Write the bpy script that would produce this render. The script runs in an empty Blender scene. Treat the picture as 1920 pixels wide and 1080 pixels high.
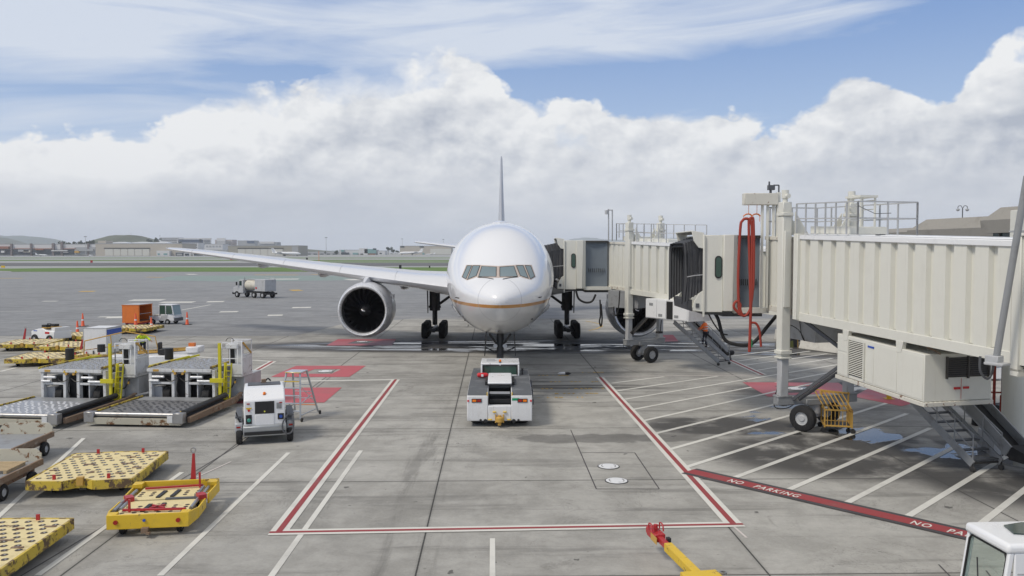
import bpy, bmesh, math, random
from mathutils import Vector, Matrix, noise as mnoise
random.seed(7)
S = bpy.context.scene
COL = S.collection
R = math.radians
# ---------------------------------------------------------------- camera
H = 7.05            # eye height above the apron
F = 1550.0          # focal length, 1920 px wide frame
PITCH = math.atan(68 / F)
cd = bpy.data.cameras.new("camera"); cam = bpy.data.objects.new("camera", cd); COL.objects.link(cam)
cam.location = (0, 0, H); cam.rotation_euler = (R(90) - PITCH, 0, 0)
cd.sensor_width = 36; cd.lens = 36 * F / 1920; cd.clip_start = .2; cd.clip_end = 60000
S.camera = cam
# ---------------------------------------------------------------- exposure, sun
S.view_settings.view_transform = 'Standard'; S.view_settings.look = 'None'
S.view_settings.exposure = 0.07; S.view_settings.gamma = 1
try:
    S.cycles.use_denoising = True
    S.cycles.max_bounces = 6; S.cycles.diffuse_bounces = 3; S.cycles.glossy_bounces = 3
    S.cycles.transmission_bounces = 4; S.cycles.volume_bounces = 1; S.cycles.transparent_max_bounces = 6
except Exception: pass
SUN_EL, SUN_AZ = R(50), R(-125)     # azimuth measured from +Y towards +X: behind and left of the camera
sl = bpy.data.lights.new("sun", 'SUN'); sl.energy = 2.0; sl.angle = R(13); sl.color = (1, .92, .80)
so = bpy.data.objects.new("sun", sl); COL.objects.link(so)
sd = Vector((math.sin(SUN_AZ) * math.cos(SUN_EL), math.cos(SUN_AZ) * math.cos(SUN_EL), math.sin(SUN_EL)))
so.rotation_euler = (-sd).to_track_quat('-Z', 'Y').to_euler()

# ---------------------------------------------------------------- node expression helper
class E:
    def __init__(s, nt, sock): s.nt = nt; s.s = sock
    def _m(s, op, *a, clamp=False):
        n = s.nt.nodes.new('ShaderNodeMath'); n.operation = op; n.use_clamp = clamp
        for i, v in enumerate((s,) + a):
            if isinstance(v, E): s.nt.links.new(v.s, n.inputs[i])
            else: n.inputs[i].default_value = v
        return E(s.nt, n.outputs[0])
    def __add__(s, o): return s._m('ADD', o)
    __radd__ = __add__
    def __sub__(s, o): return s._m('SUBTRACT', o)
    def __rsub__(s, o): return (s * -1.0) + o
    def __mul__(s, o): return s._m('MULTIPLY', o)
    __rmul__ = __mul__
    def __truediv__(s, o): return s._m('DIVIDE', o)
    def pw(s, o): return s._m('POWER', o)
    def mx(s, o): return s._m('MAXIMUM', o)
    def mn(s, o): return s._m('MINIMUM', o)
    def fl(s): return s._m('FLOOR')
    def ab(s): return s._m('ABSOLUTE')
    def sat(s): return s._m('ADD', 0.0, clamp=True)
    def lt(s, o): return s._m('LESS_THAN', o)
    def gt(s, o): return s._m('GREATER_THAN', o)
    def ss(s, a, b):      # smoothstep a..b -> 0..1
        n = s.nt.nodes.new('ShaderNodeMapRange'); n.interpolation_type = 'SMOOTHSTEP'
        s.nt.links.new(s.s, n.inputs[0])
        n.inputs[1].default_value = min(a, b); n.inputs[2].default_value = max(a, b)
        n.inputs[3].default_value = 0 if a < b else 1; n.inputs[4].default_value = 1 if a < b else 0
        return E(s.nt, n.outputs[0])
def comb(nt, x, y, z=0.0):
    n = nt.nodes.new('ShaderNodeCombineXYZ')
    for i, v in enumerate((x, y, z)):
        if isinstance(v, E): nt.links.new(v.s, n.inputs[i])
        else: n.inputs[i].default_value = v
    return E(nt, n.outputs[0])
def sep(nt, v):
    n = nt.nodes.new('ShaderNodeSeparateXYZ'); nt.links.new(v.s, n.inputs[0])
    return [E(nt, o) for o in n.outputs]
def nz(nt, v, scale, detail=4, rough=.5, dist=0.0, dim='3D'):
    n = nt.nodes.new('ShaderNodeTexNoise'); n.noise_dimensions = dim
    if v is not None: nt.links.new(v.s, n.inputs['Vector'])
    n.inputs['Scale'].default_value = scale; n.inputs['Detail'].default_value = detail
    n.inputs['Roughness'].default_value = rough; n.inputs['Distortion'].default_value = dist
    return E(nt, n.outputs[0])
def cmix(nt, f, a, b, mode='MIX'):
    n = nt.nodes.new('ShaderNodeMix'); n.data_type = 'RGBA'; n.blend_type = mode
    for i, v in ((0, f), (6, a), (7, b)):
        if isinstance(v, E): nt.links.new(v.s, n.inputs[i])
        elif i == 0: n.inputs[i].default_value = v
        else: n.inputs[i].default_value = (*v[:3], 1)
    return E(nt, n.outputs[2])
def vscale(nt, v, sx, sy, sz, off=(0, 0, 0)):
    n = nt.nodes.new('ShaderNodeMapping'); nt.links.new(v.s, n.inputs[0])
    n.inputs[3].default_value = (sx, sy, sz); n.inputs[1].default_value = off
    return E(nt, n.outputs[0])

# ---------------------------------------------------------------- world: Nishita sky under banks of cloud (by direction)
W = bpy.data.worlds.new("World"); S.world = W; W.use_nodes = True
W.cycles.sampling_method = 'MANUAL'; W.cycles.sample_map_resolution = 256
nt = W.node_tree; nt.nodes.clear()
out = nt.nodes.new('ShaderNodeOutputWorld'); bg = nt.nodes.new('ShaderNodeBackground')
nt.links.new(bg.outputs[0], out.inputs[0]); bg.inputs[1].default_value = 0.1
sky = nt.nodes.new('ShaderNodeTexSky'); sky.sky_type = 'NISHITA'; sky.sun_disc = False
sky.sun_elevation = SUN_EL; sky.sun_rotation = SUN_AZ; sky.air_density = 1.1; sky.dust_density = .6; sky.ozone_density = 1.6
tc = nt.nodes.new('ShaderNodeTexCoord'); D = E(nt, tc.outputs['Generated'])
dx, dy, dz = sep(nt, D)
rad = (dx * dx + dy * dy).pw(.5).mx(.02)
el = dz / rad
az = dx._m('ARCTAN2', dy)
fc = nt.nodes.new('ShaderNodeFloatCurve'); nt.links.new((az * .5 + .5).sat().s, fc.inputs[1])
TOP = [(-300, 290), (-100, 300), (0, 275), (60, 262), (130, 250), (220, 262), (330, 248), (420, 225), (480, 196), (560, 178), (640, 150), (720, 138),
       (800, 128), (850, 132), (900, 150), (950, 180), (1030, 200), (1130, 215), (1220, 236), (1300, 240), (1380, 232), (1470, 248),
       (1540, 200), (1600, 172), (1660, 176), (1720, 190), (1790, 160), (1840, 108), (1900, 92), (1960, 96), (2100, 180), (2400, 240)]
cv = fc.mapping.curves[0]
pts = [(0.5 + .5 * math.atan((x - 960) / F), 2.5 * (472 - y) / F * math.cos(math.atan((x - 960) / F))) for x, y in TOP]
pts = [(0, .4)] + pts + [(1, .4)]
cv.points[0].location = pts[0]; cv.points[1].location = pts[-1]
for p in pts[1:-1]: cv.points.new(*p)
for p in cv.points: p.handle_type = 'AUTO'
fc.mapping.update()
bnd = E(nt, fc.outputs[0]) * .4
P = vscale(nt, D, 1, 1, 1.5)
def puff(v, scale, detail=3, rough=.5):
    n = nt.nodes.new('ShaderNodeTexVoronoi'); n.voronoi_dimensions = '3D'; n.feature = 'F1'; n.normalize = True
    nt.links.new(v.s, n.inputs['Vector']); n.inputs['Scale'].default_value = scale; n.inputs['Detail'].default_value = detail
    n.inputs['Roughness'].default_value = rough
    return 1.0 - E(nt, n.outputs['Distance'])
def warp(off=(0, 0, 0)):
    n = nt.nodes.new('ShaderNodeTexNoise'); n.inputs['Scale'].default_value = 7; n.inputs['Detail'].default_value = 5; n.inputs['Roughness'].default_value = .6
    q = vscale(nt, D, 1, 1, 1.35, off); nt.links.new(q.s, n.inputs['Vector'])
    a = nt.nodes.new('ShaderNodeVectorMath'); a.operation = 'MULTIPLY_ADD'; nt.links.new(n.outputs[1], a.inputs[0]); a.inputs[1].default_value = (.13, .13, .13); nt.links.new(q.s, a.inputs[2])
    return E(nt, a.outputs[0])
Q0, Q1 = warp(), warp((.009, 0, -.017))
nA = nz(nt, P, 6, 8, .58); nB = puff(Q0, 11, 3, .55)
d = bnd + (nA - .5) * .07 + (nB - .62) * .11 - el
mask = ((d + .0015) / (nz(nt, P, 5, 3, .5).ss(.47, .66) * .042 + .008)).sat()
sh = (nB - puff(Q1, 11, 3, .55)) + (nz(nt, P, 8, 6, .6) - nz(nt, vscale(nt, D, 1, 1, 1.5, (.012, 0, -.02)), 8, 6, .6)) * .9
rim = d.ss(.085, .0); soft = el.ss(.045, .12)
nC = nz(nt, vscale(nt, D, 1, 1, 1.7, (2.2, 0, 0)), 3.6, 4, .5); nD = nz(nt, vscale(nt, D, 1, 1, 3.6, (3, 1, 2)), 8, 7, .6)
left = az.ss(.05, -.35) * el.ss(.05, .10) * el.ss(.20, .13)
lum = rim * .46 + sh * 1.9 * (soft * .95 + .15) + (nC - .5) * .9 + (nD - .5) * .75 + left * .30 + .42
cloud = cmix(nt, lum.sat(), (4.2, 4.6, 5.4), (8.5, 8.6, 8.7))
# thin high streaks of cirrus, and unseen cloud cover added overhead for soft light
uu = az + az * 0.0
st = nz(nt, vscale(nt, comb(nt, az, el - az * .055), 3.0, 22, 1, (.7, .2, 0)), 1.0, 8, .62, .7)
st2 = nz(nt, vscale(nt, comb(nt, az, el - az * .055), 2.2, 7, 1, (3.1, 1.0, 0)), 1.0, 4, .5, .3)
cen = az * .05 + .268
env = ((el - cen).ab().ss(.072, .022)) * az.ss(.56, .34)
env2 = az.ss(.0, -.38) * .62 * el.ss(.30, .2)
env3 = (el - .27).ss(.06, .14) * .55
high_cloud = ((st - .5) * 2.6 + (st2 - .5) * 2.0 + env.mx(env2).mx(env3) * 1.35 - .42).sat()
skyc = cmix(nt, el.ss(.06, .34), (4.3, 5.6, 8.0), (1.55, 2.95, 6.3))
skyc = cmix(nt, .25, skyc, E(nt, sky.outputs[0]))
high_cloud = high_cloud.mx(el.ss(.36, .62) * .95)
base = cmix(nt, high_cloud * .86, skyc, cmix(nt, el.ss(.3, .5), (6.9, 7.4, 8.2), (6.2, 6.1, 5.95)))
fin = cmix(nt, mask, base, cloud)
fin = cmix(nt, el.ss(.05, .0) * .7, fin, (5.6, 6.1, 6.9))
fin = cmix(nt, dz.ss(.0, -.02), fin, (1.6, 1.6, 1.55))
nt.links.new(fin.s, bg.inputs[0])

# ---------------------------------------------------------------- placing helpers: photo pixel -> point of the place
def ray(px, py):
    u = (px - 960) / F; v = (540 - py) / F; c, s_ = math.cos(PITCH), math.sin(PITCH)
    return Vector((u, c + v * s_, -s_ + v * c))
def G(px, py, z=0.0):
    r = ray(px, py); t = (z - H) / r.z; return Vector((r.x * t, r.y * t, z))
def at(px, py, Y):
    r = ray(px, py); t = Y / r.y; return Vector((r.x * t, Y, H + r.z * t))

# ---------------------------------------------------------------- mesh builder
class MB:
    def __init__(s, T=None): s.v = []; s.f = []; s.mi = []; s.T = T; s.cur = 0
    def add(s, vs, fs):
        o = len(s.v)
        for v in vs:
            v = Vector(v); s.v.append(s.T @ v if s.T else v)
        for f in fs: s.f.append(tuple(o + i for i in f)); s.mi.append(s.cur)
        return s
    def box(s, x0, x1, y0, y1, z0, z1):
        return s.add([(x0,y0,z0),(x1,y0,z0),(x1,y1,z0),(x0,y1,z0),(x0,y0,z1),(x1,y0,z1),(x1,y1,z1),(x0,y1,z1)],
                     [(0,3,2,1),(4,5,6,7),(0,1,5,4),(1,2,6,5),(2,3,7,6),(3,0,4,7)])
    def cb(s, c, sx, sy, sz, rz=0, rx=0, ry=0):
        M = Matrix.Translation(c) @ Matrix.Rotation(rz, 4, 'Z') @ Matrix.Rotation(ry, 4, 'Y') @ Matrix.Rotation(rx, 4, 'X')
        vs = [M @ Vector((a*sx/2, b*sy/2, c_*sz/2)) for c_ in (-1,1) for a, b in ((-1,-1),(1,-1),(1,1),(-1,1))]
        return s.add(vs, [(0,3,2,1),(4,5,6,7),(0,1,5,4),(1,2,6,5),(2,3,7,6),(3,0,4,7)])
    def beam(s, a, b, w, h, up=(0,0,1)):
        a = Vector(a); b = Vector(b); d = (b - a).normalized(); up = Vector(up)
        if abs(d.dot(up)) > .98: up = Vector((1,0,0))
        r = d.cross(up).normalized(); u = r.cross(d).normalized()
        vs = [p + r*(i*w/2) + u*(j*h/2) for p in (a, b) for i, j in ((-1,-1),(1,-1),(1,1),(-1,1))]
        return s.add(vs, [(0,1,2,3)[::-1],(4,5,6,7),(0,1,5,4),(1,2,6,5),(2,3,7,6),(3,0,4,7)])
    def cyl(s, a, b, r0, r1=None, n=14, caps=True):
        a = Vector(a); b = Vector(b); r1 = r0 if r1 is None else r1
        d = (b - a).normalized(); q = d.to_track_quat('Z', 'Y'); vs = []
        for p, r in ((a, r0), (b, r1)):
            for i in range(n):
                t = 2*math.pi*i/n; vs.append(p + q @ Vector((math.cos(t)*r, math.sin(t)*r, 0)))
        fs = [(i, (i+1) % n, n+(i+1) % n, n+i) for i in range(n)]
        if caps: fs += [tuple(range(n))[::-1], tuple(range(n, 2*n))]
        return s.add(vs, fs)
    def lathe(s, o, axis, prof, n=24, close=False):
        o = Vector(o); ax = Vector(axis).normalized(); q = ax.to_track_quat('Z', 'Y'); vs = []
        for h, r in prof:
            for i in range(n):
                t = 2*math.pi*i/n; vs.append(o + ax*h + q @ Vector((math.cos(t)*r, math.sin(t)*r, 0)))
        m = len(prof); fs = []
        for k in range(m if close else m-1):
            k2 = (k+1) % m
            for i in range(n): fs.append((k*n+i, k*n+(i+1) % n, k2*n+(i+1) % n, k2*n+i))
        if not close: fs += [tuple(range(n))[::-1], tuple(range((m-1)*n, m*n))]
        return s.add(vs, fs)
    def tube(s, pts, r, n=7, smooth=0):
        pts = [Vector(p) for p in pts]
        if smooth:
            q = []
            for i in range(len(pts)-1):
                p0 = pts[max(i-1,0)]; p1 = pts[i]; p2 = pts[i+1]; p3 = pts[min(i+2, len(pts)-1)]
                for k in range(smooth):
                    t = k/smooth
                    q.append(.5*((2*p1)+(p2-p0)*t+(2*p0-5*p1+4*p2-p3)*t*t+(3*p1-3*p2+p3-p0)*t**3))
            pts = q + [pts[-1]]
        vs = []; m = len(pts); nprev = None
        for i, p in enumerate(pts):
            d = (pts[min(i+1, m-1)] - pts[max(i-1, 0)]).normalized()
            if nprev is None: nn = d.orthogonal().normalized()
            else:
                nn = nprev - d*nprev.dot(d)
                nn = nn.normalized() if nn.length > 1e-6 else d.orthogonal().normalized()
            nprev = nn; bb = d.cross(nn)
            rr = r[i] if isinstance(r, (list, tuple)) and len(r) == m else (r if not isinstance(r, (list, tuple)) else r[0])
            for k in range(n):
                t = 2*math.pi*k/n; vs.append(p + nn*(math.cos(t)*rr) + bb*(math.sin(t)*rr))
        fs = [(i*n+k, i*n+(k+1) % n, (i+1)*n+(k+1) % n, (i+1)*n+k) for i in range(m-1) for k in range(n)]
        fs += [tuple(range(n))[::-1], tuple(range((m-1)*n, m*n))]
        return s.add(vs, fs)
    def prism(s, poly, off):          # poly: 3-D points of one face, off: extrusion vector
        poly = [Vector(p) for p in poly]; off = Vector(off); n = len(poly)
        return s.add(poly + [p + off for p in poly], [tuple(range(n))[::-1], tuple(range(n, 2*n))] +
                     [(i, (i+1) % n, n+(i+1) % n, n+i) for i in range(n)])
    def loft(s, rings, cap=True):
        n = len(rings[0]); m = len(rings); vs = [p for r in rings for p in r]
        fs = [(i*n+k, i*n+(k+1) % n, (i+1)*n+(k+1) % n, (i+1)*n+k) for i in range(m-1) for k in range(n)]
        if cap: fs += [tuple(range(n))[::-1], tuple(range((m-1)*n, m*n))]
        return s.add(vs, fs)
    def quad(s, a, b, c, d_): return s.add([a, b, c, d_], [(0,1,2,3)])
    def build(s, name, mat, parent=None, smooth=True, bevel=0, seg=1, sharp=34, recalc=True):
        me = bpy.data.meshes.new(name); me.from_pydata([tuple(v) for v in s.v], [], s.f)
        mats = mat if isinstance(mat, (list, tuple)) else [mat]
        for m_ in mats: me.materials.append(m_)
        if len(mats) > 1: me.polygons.foreach_set('material_index', s.mi)
        bm = bmesh.new(); bm.from_mesh(me)
        if recalc: bmesh.ops.recalc_face_normals(bm, faces=bm.faces)
        if smooth:
            for f in bm.faces: f.smooth = True
            for e in bm.edges:
                if len(e.link_faces) == 2: e.smooth = e.calc_face_angle(0) < R(sharp)
        bm.to_mesh(me); bm.free(); me.update()
        o = bpy.data.objects.new(name, me); COL.objects.link(o)
        if parent is not None: o.parent = parent
        if bevel:
            b = o.modifiers.new('bevel', 'BEVEL'); b.width = bevel; b.segments = seg; b.limit_method = 'ANGLE'; b.angle_limit = R(40); b.harden_normals = False
        return o
def tag(o, label=None, cat=None, group=None, kind=None):
    if label: o['label'] = label
    if cat: o['category'] = cat
    if group: o['group'] = group
    if kind: o['kind'] = kind
    return o
def thing(name, label, cat, loc=(0, 0, 0), rz=0, group=None):
    o = bpy.data.objects.new(name, None); COL.objects.link(o); o.empty_display_size = .3
    o.location = loc; o.rotation_euler = (0, 0, rz); return tag(o, label, cat, group)
def rootM(loc, rz): return Matrix.Translation(loc) @ Matrix.Rotation(rz, 4, 'Z')
def copy_tree(o, parent=None, loc=None, rz=None, label=None):
    kids = [c for c in COL.objects if c.parent == o]
    c = o.copy(); COL.objects.link(c)
    if parent is not None: c.parent = parent
    if loc is not None: c.location = loc
    if rz is not None: c.rotation_euler = (0, 0, rz)
    if label: c['label'] = label
    for k in kids: copy_tree(k, c)
    return c

# ---------------------------------------------------------------- materials
def newmat(name):
    m = bpy.data.materials.new(name); m.use_nodes = True; nt = m.node_tree
    return m, nt, nt.nodes['Principled BSDF']
def bump(nt, b, h, strength=.2, dist=.02):
    n = nt.nodes.new('ShaderNodeBump'); n.inputs['Strength'].default_value = strength; n.inputs['Distance'].default_value = dist
    nt.links.new(h.s, n.inputs['Height']); nt.links.new(n.outputs[0], b.inputs['Normal'])
def paint(name, c, rough=.45, metal=0.0, var=.10, dirt=.0, dc=(.10, .085, .07), dscale=1.6, rust=0.0, rc=(.16, .06, .025), rscale=3.0, spec=.5, bmp=.05, coat=0.0, streak=0.0):
    m, nt, b = newmat(name)
    tc = nt.nodes.new('ShaderNodeTexCoord'); P = E(nt, tc.outputs['Object'])
    n1 = nz(nt, P, 2.3, 6, .6); n2 = nz(nt, P, 28, 3, .6)
    v = (n1 - .5) * (var * 2) + (n2 - .5) * var + 1.0
    k = nt.nodes.new('ShaderNodeVectorMath'); k.operation = 'SCALE'; k.inputs[0].default_value = c; nt.links.new(v.s, k.inputs[3])
    col = E(nt, k.outputs[0]); rg = (n1 - .5) * .25 + rough
    if streak:
        s1 = nz(nt, vscale(nt, P, 5, 5, .35), 2.2, 5, .65)
        col = cmix(nt, s1.ss(.52, .78) * streak, col, dc)
    if dirt:
        d1 = nz(nt, P, dscale, 9, .68, .2)
        col = cmix(nt, d1.ss(.50, .68) * dirt, col, dc)
    if rust:
        r1 = nz(nt, P, rscale, 10, .72, .4); msk = r1.ss(.62 - rust * .16, .66 - rust * .13)
        col = cmix(nt, msk, col, rc); rg = rg + msk * .3
    nt.links.new(col.s, b.inputs['Base Color']); nt.links.new(rg.sat().s, b.inputs['Roughness'])
    b.inputs['Metallic'].default_value = metal; b.inputs['Specular IOR Level'].default_value = spec
    if coat: b.inputs['Coat Weight'].default_value = coat; b.inputs['Coat Roughness'].default_value = .08
    if bmp: bump(nt, b, n1 + n2 * .3, bmp, .03)
    return m
def glass(name, c=(.03, .05, .05), rough=.06):
    m, nt, b = newmat(name)
    b.inputs['Base Color'].default_value = (*c, 1); b.inputs['Roughness'].default_value = rough
    b.inputs['Specular IOR Level'].default_value = .6
    tc = nt.nodes.new('ShaderNodeTexCoord'); n1 = nz(nt, E(nt, tc.outputs['Object']), 1.5, 3, .5)
    bump(nt, b, n1, .04, .05); return m
def lamp_lens(name, c, e=0.0):
    m, nt, b = newmat(name); b.inputs['Base Color'].default_value = (*c, 1); b.inputs['Roughness'].default_value = .2
    if e: b.inputs['Emission Color'].default_value = (*c, 1); b.inputs['Emission Strength'].default_value = e
    return m
M = {}
M['aircraft_white'] = None
M['white'] = paint('white_paint', (.74, .75, .76), .38, dirt=.22, dc=(.36, .33, .29), dscale=2.2, streak=.25)
M['clean_white'] = paint('clean_white_paint', (.80, .81, .82), .3, var=.04, coat=.3)
M['cream'] = paint('cream_bridge_paint', (.70, .695, .63), .5, var=.03, dirt=.07, dc=(.40, .37, .30), dscale=1.1, streak=.16)
M['cream_flat'] = paint('cream_cab_paint', (.70, .695, .63), .5, var=.03, dirt=.10, dc=(.42, .39, .31), dscale=.8, streak=.20)
M['rustedge'] = paint('rusting_cream_paint', (.64, .62, .55), .6, rust=.25, rscale=5)
M['grey'] = paint('grey_paint', (.28, .29, .30), .5, dirt=.4, dscale=2)
M['lgrey'] = paint('light_grey_paint', (.45, .46, .47), .45, dirt=.3, dc=(.2, .19, .17), dscale=2)
M['dgrey'] = paint('dark_grey_paint', (.085, .09, .10), .55, dirt=.4, dc=(.2, .19, .18))
M['deck'] = paint('grey_nonslip_deck', (.10, .108, .118), .7, dirt=.6, dc=(.24, .25, .26), dscale=1.3)
M['black'] = paint('black_fittings', (.018, .018, .019), .5)
M['rubber'] = paint('tyre_rubber', (.016, .016, .017), .8, dirt=.35, dc=(.07, .065, .06), dscale=3)
M['metal'] = paint('worn_steel', (.42, .42, .42), .42, metal=.8, dirt=.6, dc=(.14, .11, .09), dscale=3)
M['galv'] = paint('galvanised_steel', (.44, .46, .47), .45, metal=.6, var=.15)
M['alu'] = paint('aluminium', (.62, .64, .66), .35, metal=.7, var=.1)
M['chrome'] = paint('polished_metal', (.7, .7, .72), .16, metal=1.0, var=.03, bmp=.0)
M['darkmetal'] = paint('oily_dark_steel', (.07, .068, .065), .5, metal=.4, dirt=.4, dc=(.13, .10, .07))
M['yellow'] = paint('worn_yellow_paint', (.60, .44, .05), .55, rust=.85, rc=(.13, .085, .05), rscale=3.8, dirt=.6, dc=(.30, .24, .10))
M['yellow_deck'] = paint('faded_yellow_deck', (.74, .62, .33), .65, rust=.12, rc=(.20, .14, .09), dirt=.5, dc=(.42, .33, .16), dscale=2.4)
M['yellow_bright'] = paint('yellow_paint', (.72, .48, .03), .45, rust=.15, rc=(.16,.11,.06), rscale=4, dirt=.35, dc=(.4, .28, .07))
M['safety_yellow'] = paint('safety_yellow_paint', (.62, .55, .02), .45, dirt=.2, dc=(.3, .25, .07))
M['ochre'] = paint('ochre_yellow_paint', (.55, .33, .07), .5, rust=.3, dirt=.3)
M['red'] = paint('red_paint', (.42, .025, .03), .4, dirt=.3, dc=(.15, .05, .04))
M['brightred'] = paint('bright_red_paint', (.62, .02, .03), .3)
M['hose_red'] = paint('red_hose', (.33, .042, .025), .55, var=.15)
M['orange'] = paint('orange_paint', (.72, .19, .03), .45, dirt=.25, dc=(.4, .12, .05))
M['cone'] = paint('orange_cone_plastic', (.80, .12, .04), .5)
M['rust'] = paint('rusty_steel', (.22, .15, .10), .8, dirt=.7, dc=(.42, .38, .32), dscale=2, rust=.4)
M['rustcream'] = paint('rusty_cream_panel', (.56, .53, .43), .7, rust=.5, rc=(.20, .10, .045), rscale=2.6)
M['wood'] = paint('pallet_wood', (.50, .38, .22), .8, dirt=.5, dc=(.25, .18, .11), dscale=6)
M['bellows'] = paint('bellows_fabric', (.055, .057, .063), .75, var=.2, dirt=.3, dc=(.10, .10, .10))
M['curtain'] = paint('grey_slat_curtain', (.23, .265, .30), .42, var=.06)
M['bronze'] = paint('dark_window_frame', (.05, .045, .04), .4)
M['glass'] = glass('window_glass', (.025, .05, .045))
M['cabglass'] = glass('green_cab_glass', (.05, .095, .075), .08)
M['blue'] = paint('blue_paint', (.03, .09, .42), .4)
M['green'] = paint('green_paint', (.0, .28, .12), .4)
M['sign_red'] = paint('sign_red', (.5, .02, .02), .5)
M['amber'] = lamp_lens('amber_beacon', (.9, .22, .01))
M['redlens'] = lamp_lens('red_lens', (.35, .02, .015))
M['lens'] = lamp_lens('clear_lens', (.75, .77, .8))
M['concrete'] = paint('barrier_concrete', (.60, .59, .55), .85, dirt=.35, dc=(.3, .28, .25), bmp=.2)
# ---------------------------------------------------------------- the ground
GA = R(1.3)    # the stand grid is turned a little to the left
def wetness(nt, P, x, y):
    """pools, wet patches and painted under-aircraft shade on the apron, by place"""
    n = nz(nt, vscale(nt, P, .16, .42, 1), 1.0, 6, .62, .6); n2 = nz(nt, P, .55, 5, .6, .3)
    def ell(cx, cy, rx, ry, a=0):
        c, s_ = math.cos(a), math.sin(a)
        X = ((x - cx) * c + (y - cy) * s_) / rx; Y = ((y - cy) * c - (x - cx) * s_) / ry
        return (1.0 - (X*X + Y*Y)).mx(-1.0)
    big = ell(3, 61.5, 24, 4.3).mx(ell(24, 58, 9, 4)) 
    near = ell(12.2, 28.6, 5.6, 3.6).mx(ell(8.6, 33.2, 3.6, 2.0)).mx(ell(16, 26, 4, 4)).mx(ell(17, 42, 6, 3))
    pools = ell(10.6, 35.3, 1.6, 1.0).mx(ell(13.7, 31.6, 2.2, 1.5, -.2)).mx(ell(15.4, 29.2, 1.6, 1.3)).mx(ell(12.6, 37.5, 1.5, .7)).mx(ell(17.5, 42.5, 3.2, .9)).mx(ell(17.4, 27.5, 1.8, 1.2)).mx(ell(10.2, 31.9, 1.4, .45))
    patch = ell(4.7, 31.0, 4.3, .78, R(6)).mx(ell(2.2, 31.0, 1.9, .9))
    return n, n2, big, near, patch, pools
def ground_mat(name, kind):
    m, nt, b = newmat(name)
    tc = nt.nodes.new('ShaderNodeTexCoord'); P = E(nt, tc.outputs['Object'])
    x, y, z = sep(nt, P)
    gx = x * math.cos(GA) + y * math.sin(GA); gy = y * math.cos(GA) - x * math.sin(GA)
    big1 = nz(nt, P, .09, 6, .6, .5); mid = nz(nt, P, .55, 8, .65, .4); fine = nz(nt, P, 14, 4, .7)
    grit = nz(nt, P, 90, 2, .6)
    streakY = nz(nt, vscale(nt, P, 1.4, .12, 1), 1.0, 7, .65, .3)
    streakX = nz(nt, vscale(nt, P, .10, .9, 1), 1.0, 7, .65, .3)
    if kind == 'concrete': c0, c1, cd_ = (.40, .39, .36), (.30, .292, .268), (.075, .072, .066)
    elif kind == 'asphalt': c0, c1, cd_ = (.275, .28, .285), (.225, .23, .235), (.12, .125, .13)
    elif kind == 'runway': c0, c1, cd_ = (.17, .165, .168), (.12, .12, .125), (.08, .08, .08)
    else: c0, c1, cd_ = (.36, .37, .36), (.30, .31, .30), (.2, .2, .2)
    col = cmix(nt, mid.ss(.34, .66), c0, c1)
    if kind == 'concrete':
        sx = (gx + 1.9 + 77) / 7.72; sy = (gy - 17.65 + 75.5) / 7.55
        fx = (sx - sx.fl()); fy = (sy - sy.fl())
        wn = nt.nodes.new('ShaderNodeTexWhiteNoise'); wn.noise_dimensions = '2D'; nt.links.new(comb(nt, sx.fl(), sy.fl()).s, wn.inputs[0])
        tone = (E(nt, wn.outputs[0]) - .5) * .20 + 1.0
        k = nt.nodes.new('ShaderNodeVectorMath'); k.operation = 'SCALE'; nt.links.new(col.s, k.inputs[0]); nt.links.new(tone.s, k.inputs[3]); col = E(nt, k.outputs[0])
        # tyre rubber and oil along the lead-in line, cross-wise scuffs
        lane = ((x + 2.7).ab().ss(2.0, .3)) * y.ss(55, 30)
        col = cmix(nt, (streakY.ss(.50, .66) * lane * .42), col, cd_)
        spot = ((x - 3.0) / 5.5)._m('POWER', 2.0) + ((y - 43) / 5.0)._m('POWER', 2.0)
        col = cmix(nt, streakX.ss(.47, .62) * spot.ss(1.3, .1) * .8, col, (.06, .06, .058))
        sc = ((x + 1.5) / 6)._m('POWER', 2.0) + ((y - 27) / 6)._m('POWER', 2.0)
        col = cmix(nt, streakX.ss(.52, .66) * .42 * (1.0 - sc.ss(.9, .2) * .2), col, cd_)
        col = cmix(nt, streakX.ss(.40, .28) * .22, col, (.46, .45, .42))
        col = cmix(nt, big1.ss(.50, .66) * .40, col, (.13, .125, .112))
        hs = nz(nt, P, .23, 9, .75, 1.2)
        col = cmix(nt, hs.ss(.60, .68) * .38, col, (.10, .095, .085))
        drip = nz(nt, P, 1.7, 3, .5)
        col = cmix(nt, drip.ss(.715, .735) * .75, col, (.05, .048, .045))
        ck = nz(nt, P, .35, 9, .72, 1.5); col = cmix(nt, (ck - .5).ab().ss(.0035, .0008) * nz(nt, P, .12, 2, .5).ss(.46, .56) * .7, col, (.05, .048, .045))
        sp = nz(nt, P, 5.5, 3, .6); col = cmix(nt, sp.ss(.70, .73) * .5, col, (.09, .085, .075)); col = cmix(nt, sp.ss(.30, .27) * .35, col, (.5, .48, .44))
        j = (fx.mn(1.0 - fx) * 7.72).mn(fy.mn(1.0 - fy) * 7.55)
        jw = j + (fine - .5) * .02
        col = cmix(nt, jw.ss(.10, .02) * .25, col, (.10, .098, .09))
        col = cmix(nt, jw.ss(.026, .014) * .92, col, (.025, .024, .022))
    if kind == 'asphalt':
        col = cmix(nt, streakX.ss(.50, .64) * .42, col, cd_)
        col = cmix(nt, big1.ss(.47, .62) * .30, col, (.15, .153, .158))
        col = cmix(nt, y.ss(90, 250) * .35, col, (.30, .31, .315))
    if kind == 'runway':
        col = cmix(nt, streakX.ss(.42, .6) * .5, col, cd_)
    mot = nz(nt, P, 3.1, 7, .72, .3)
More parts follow.
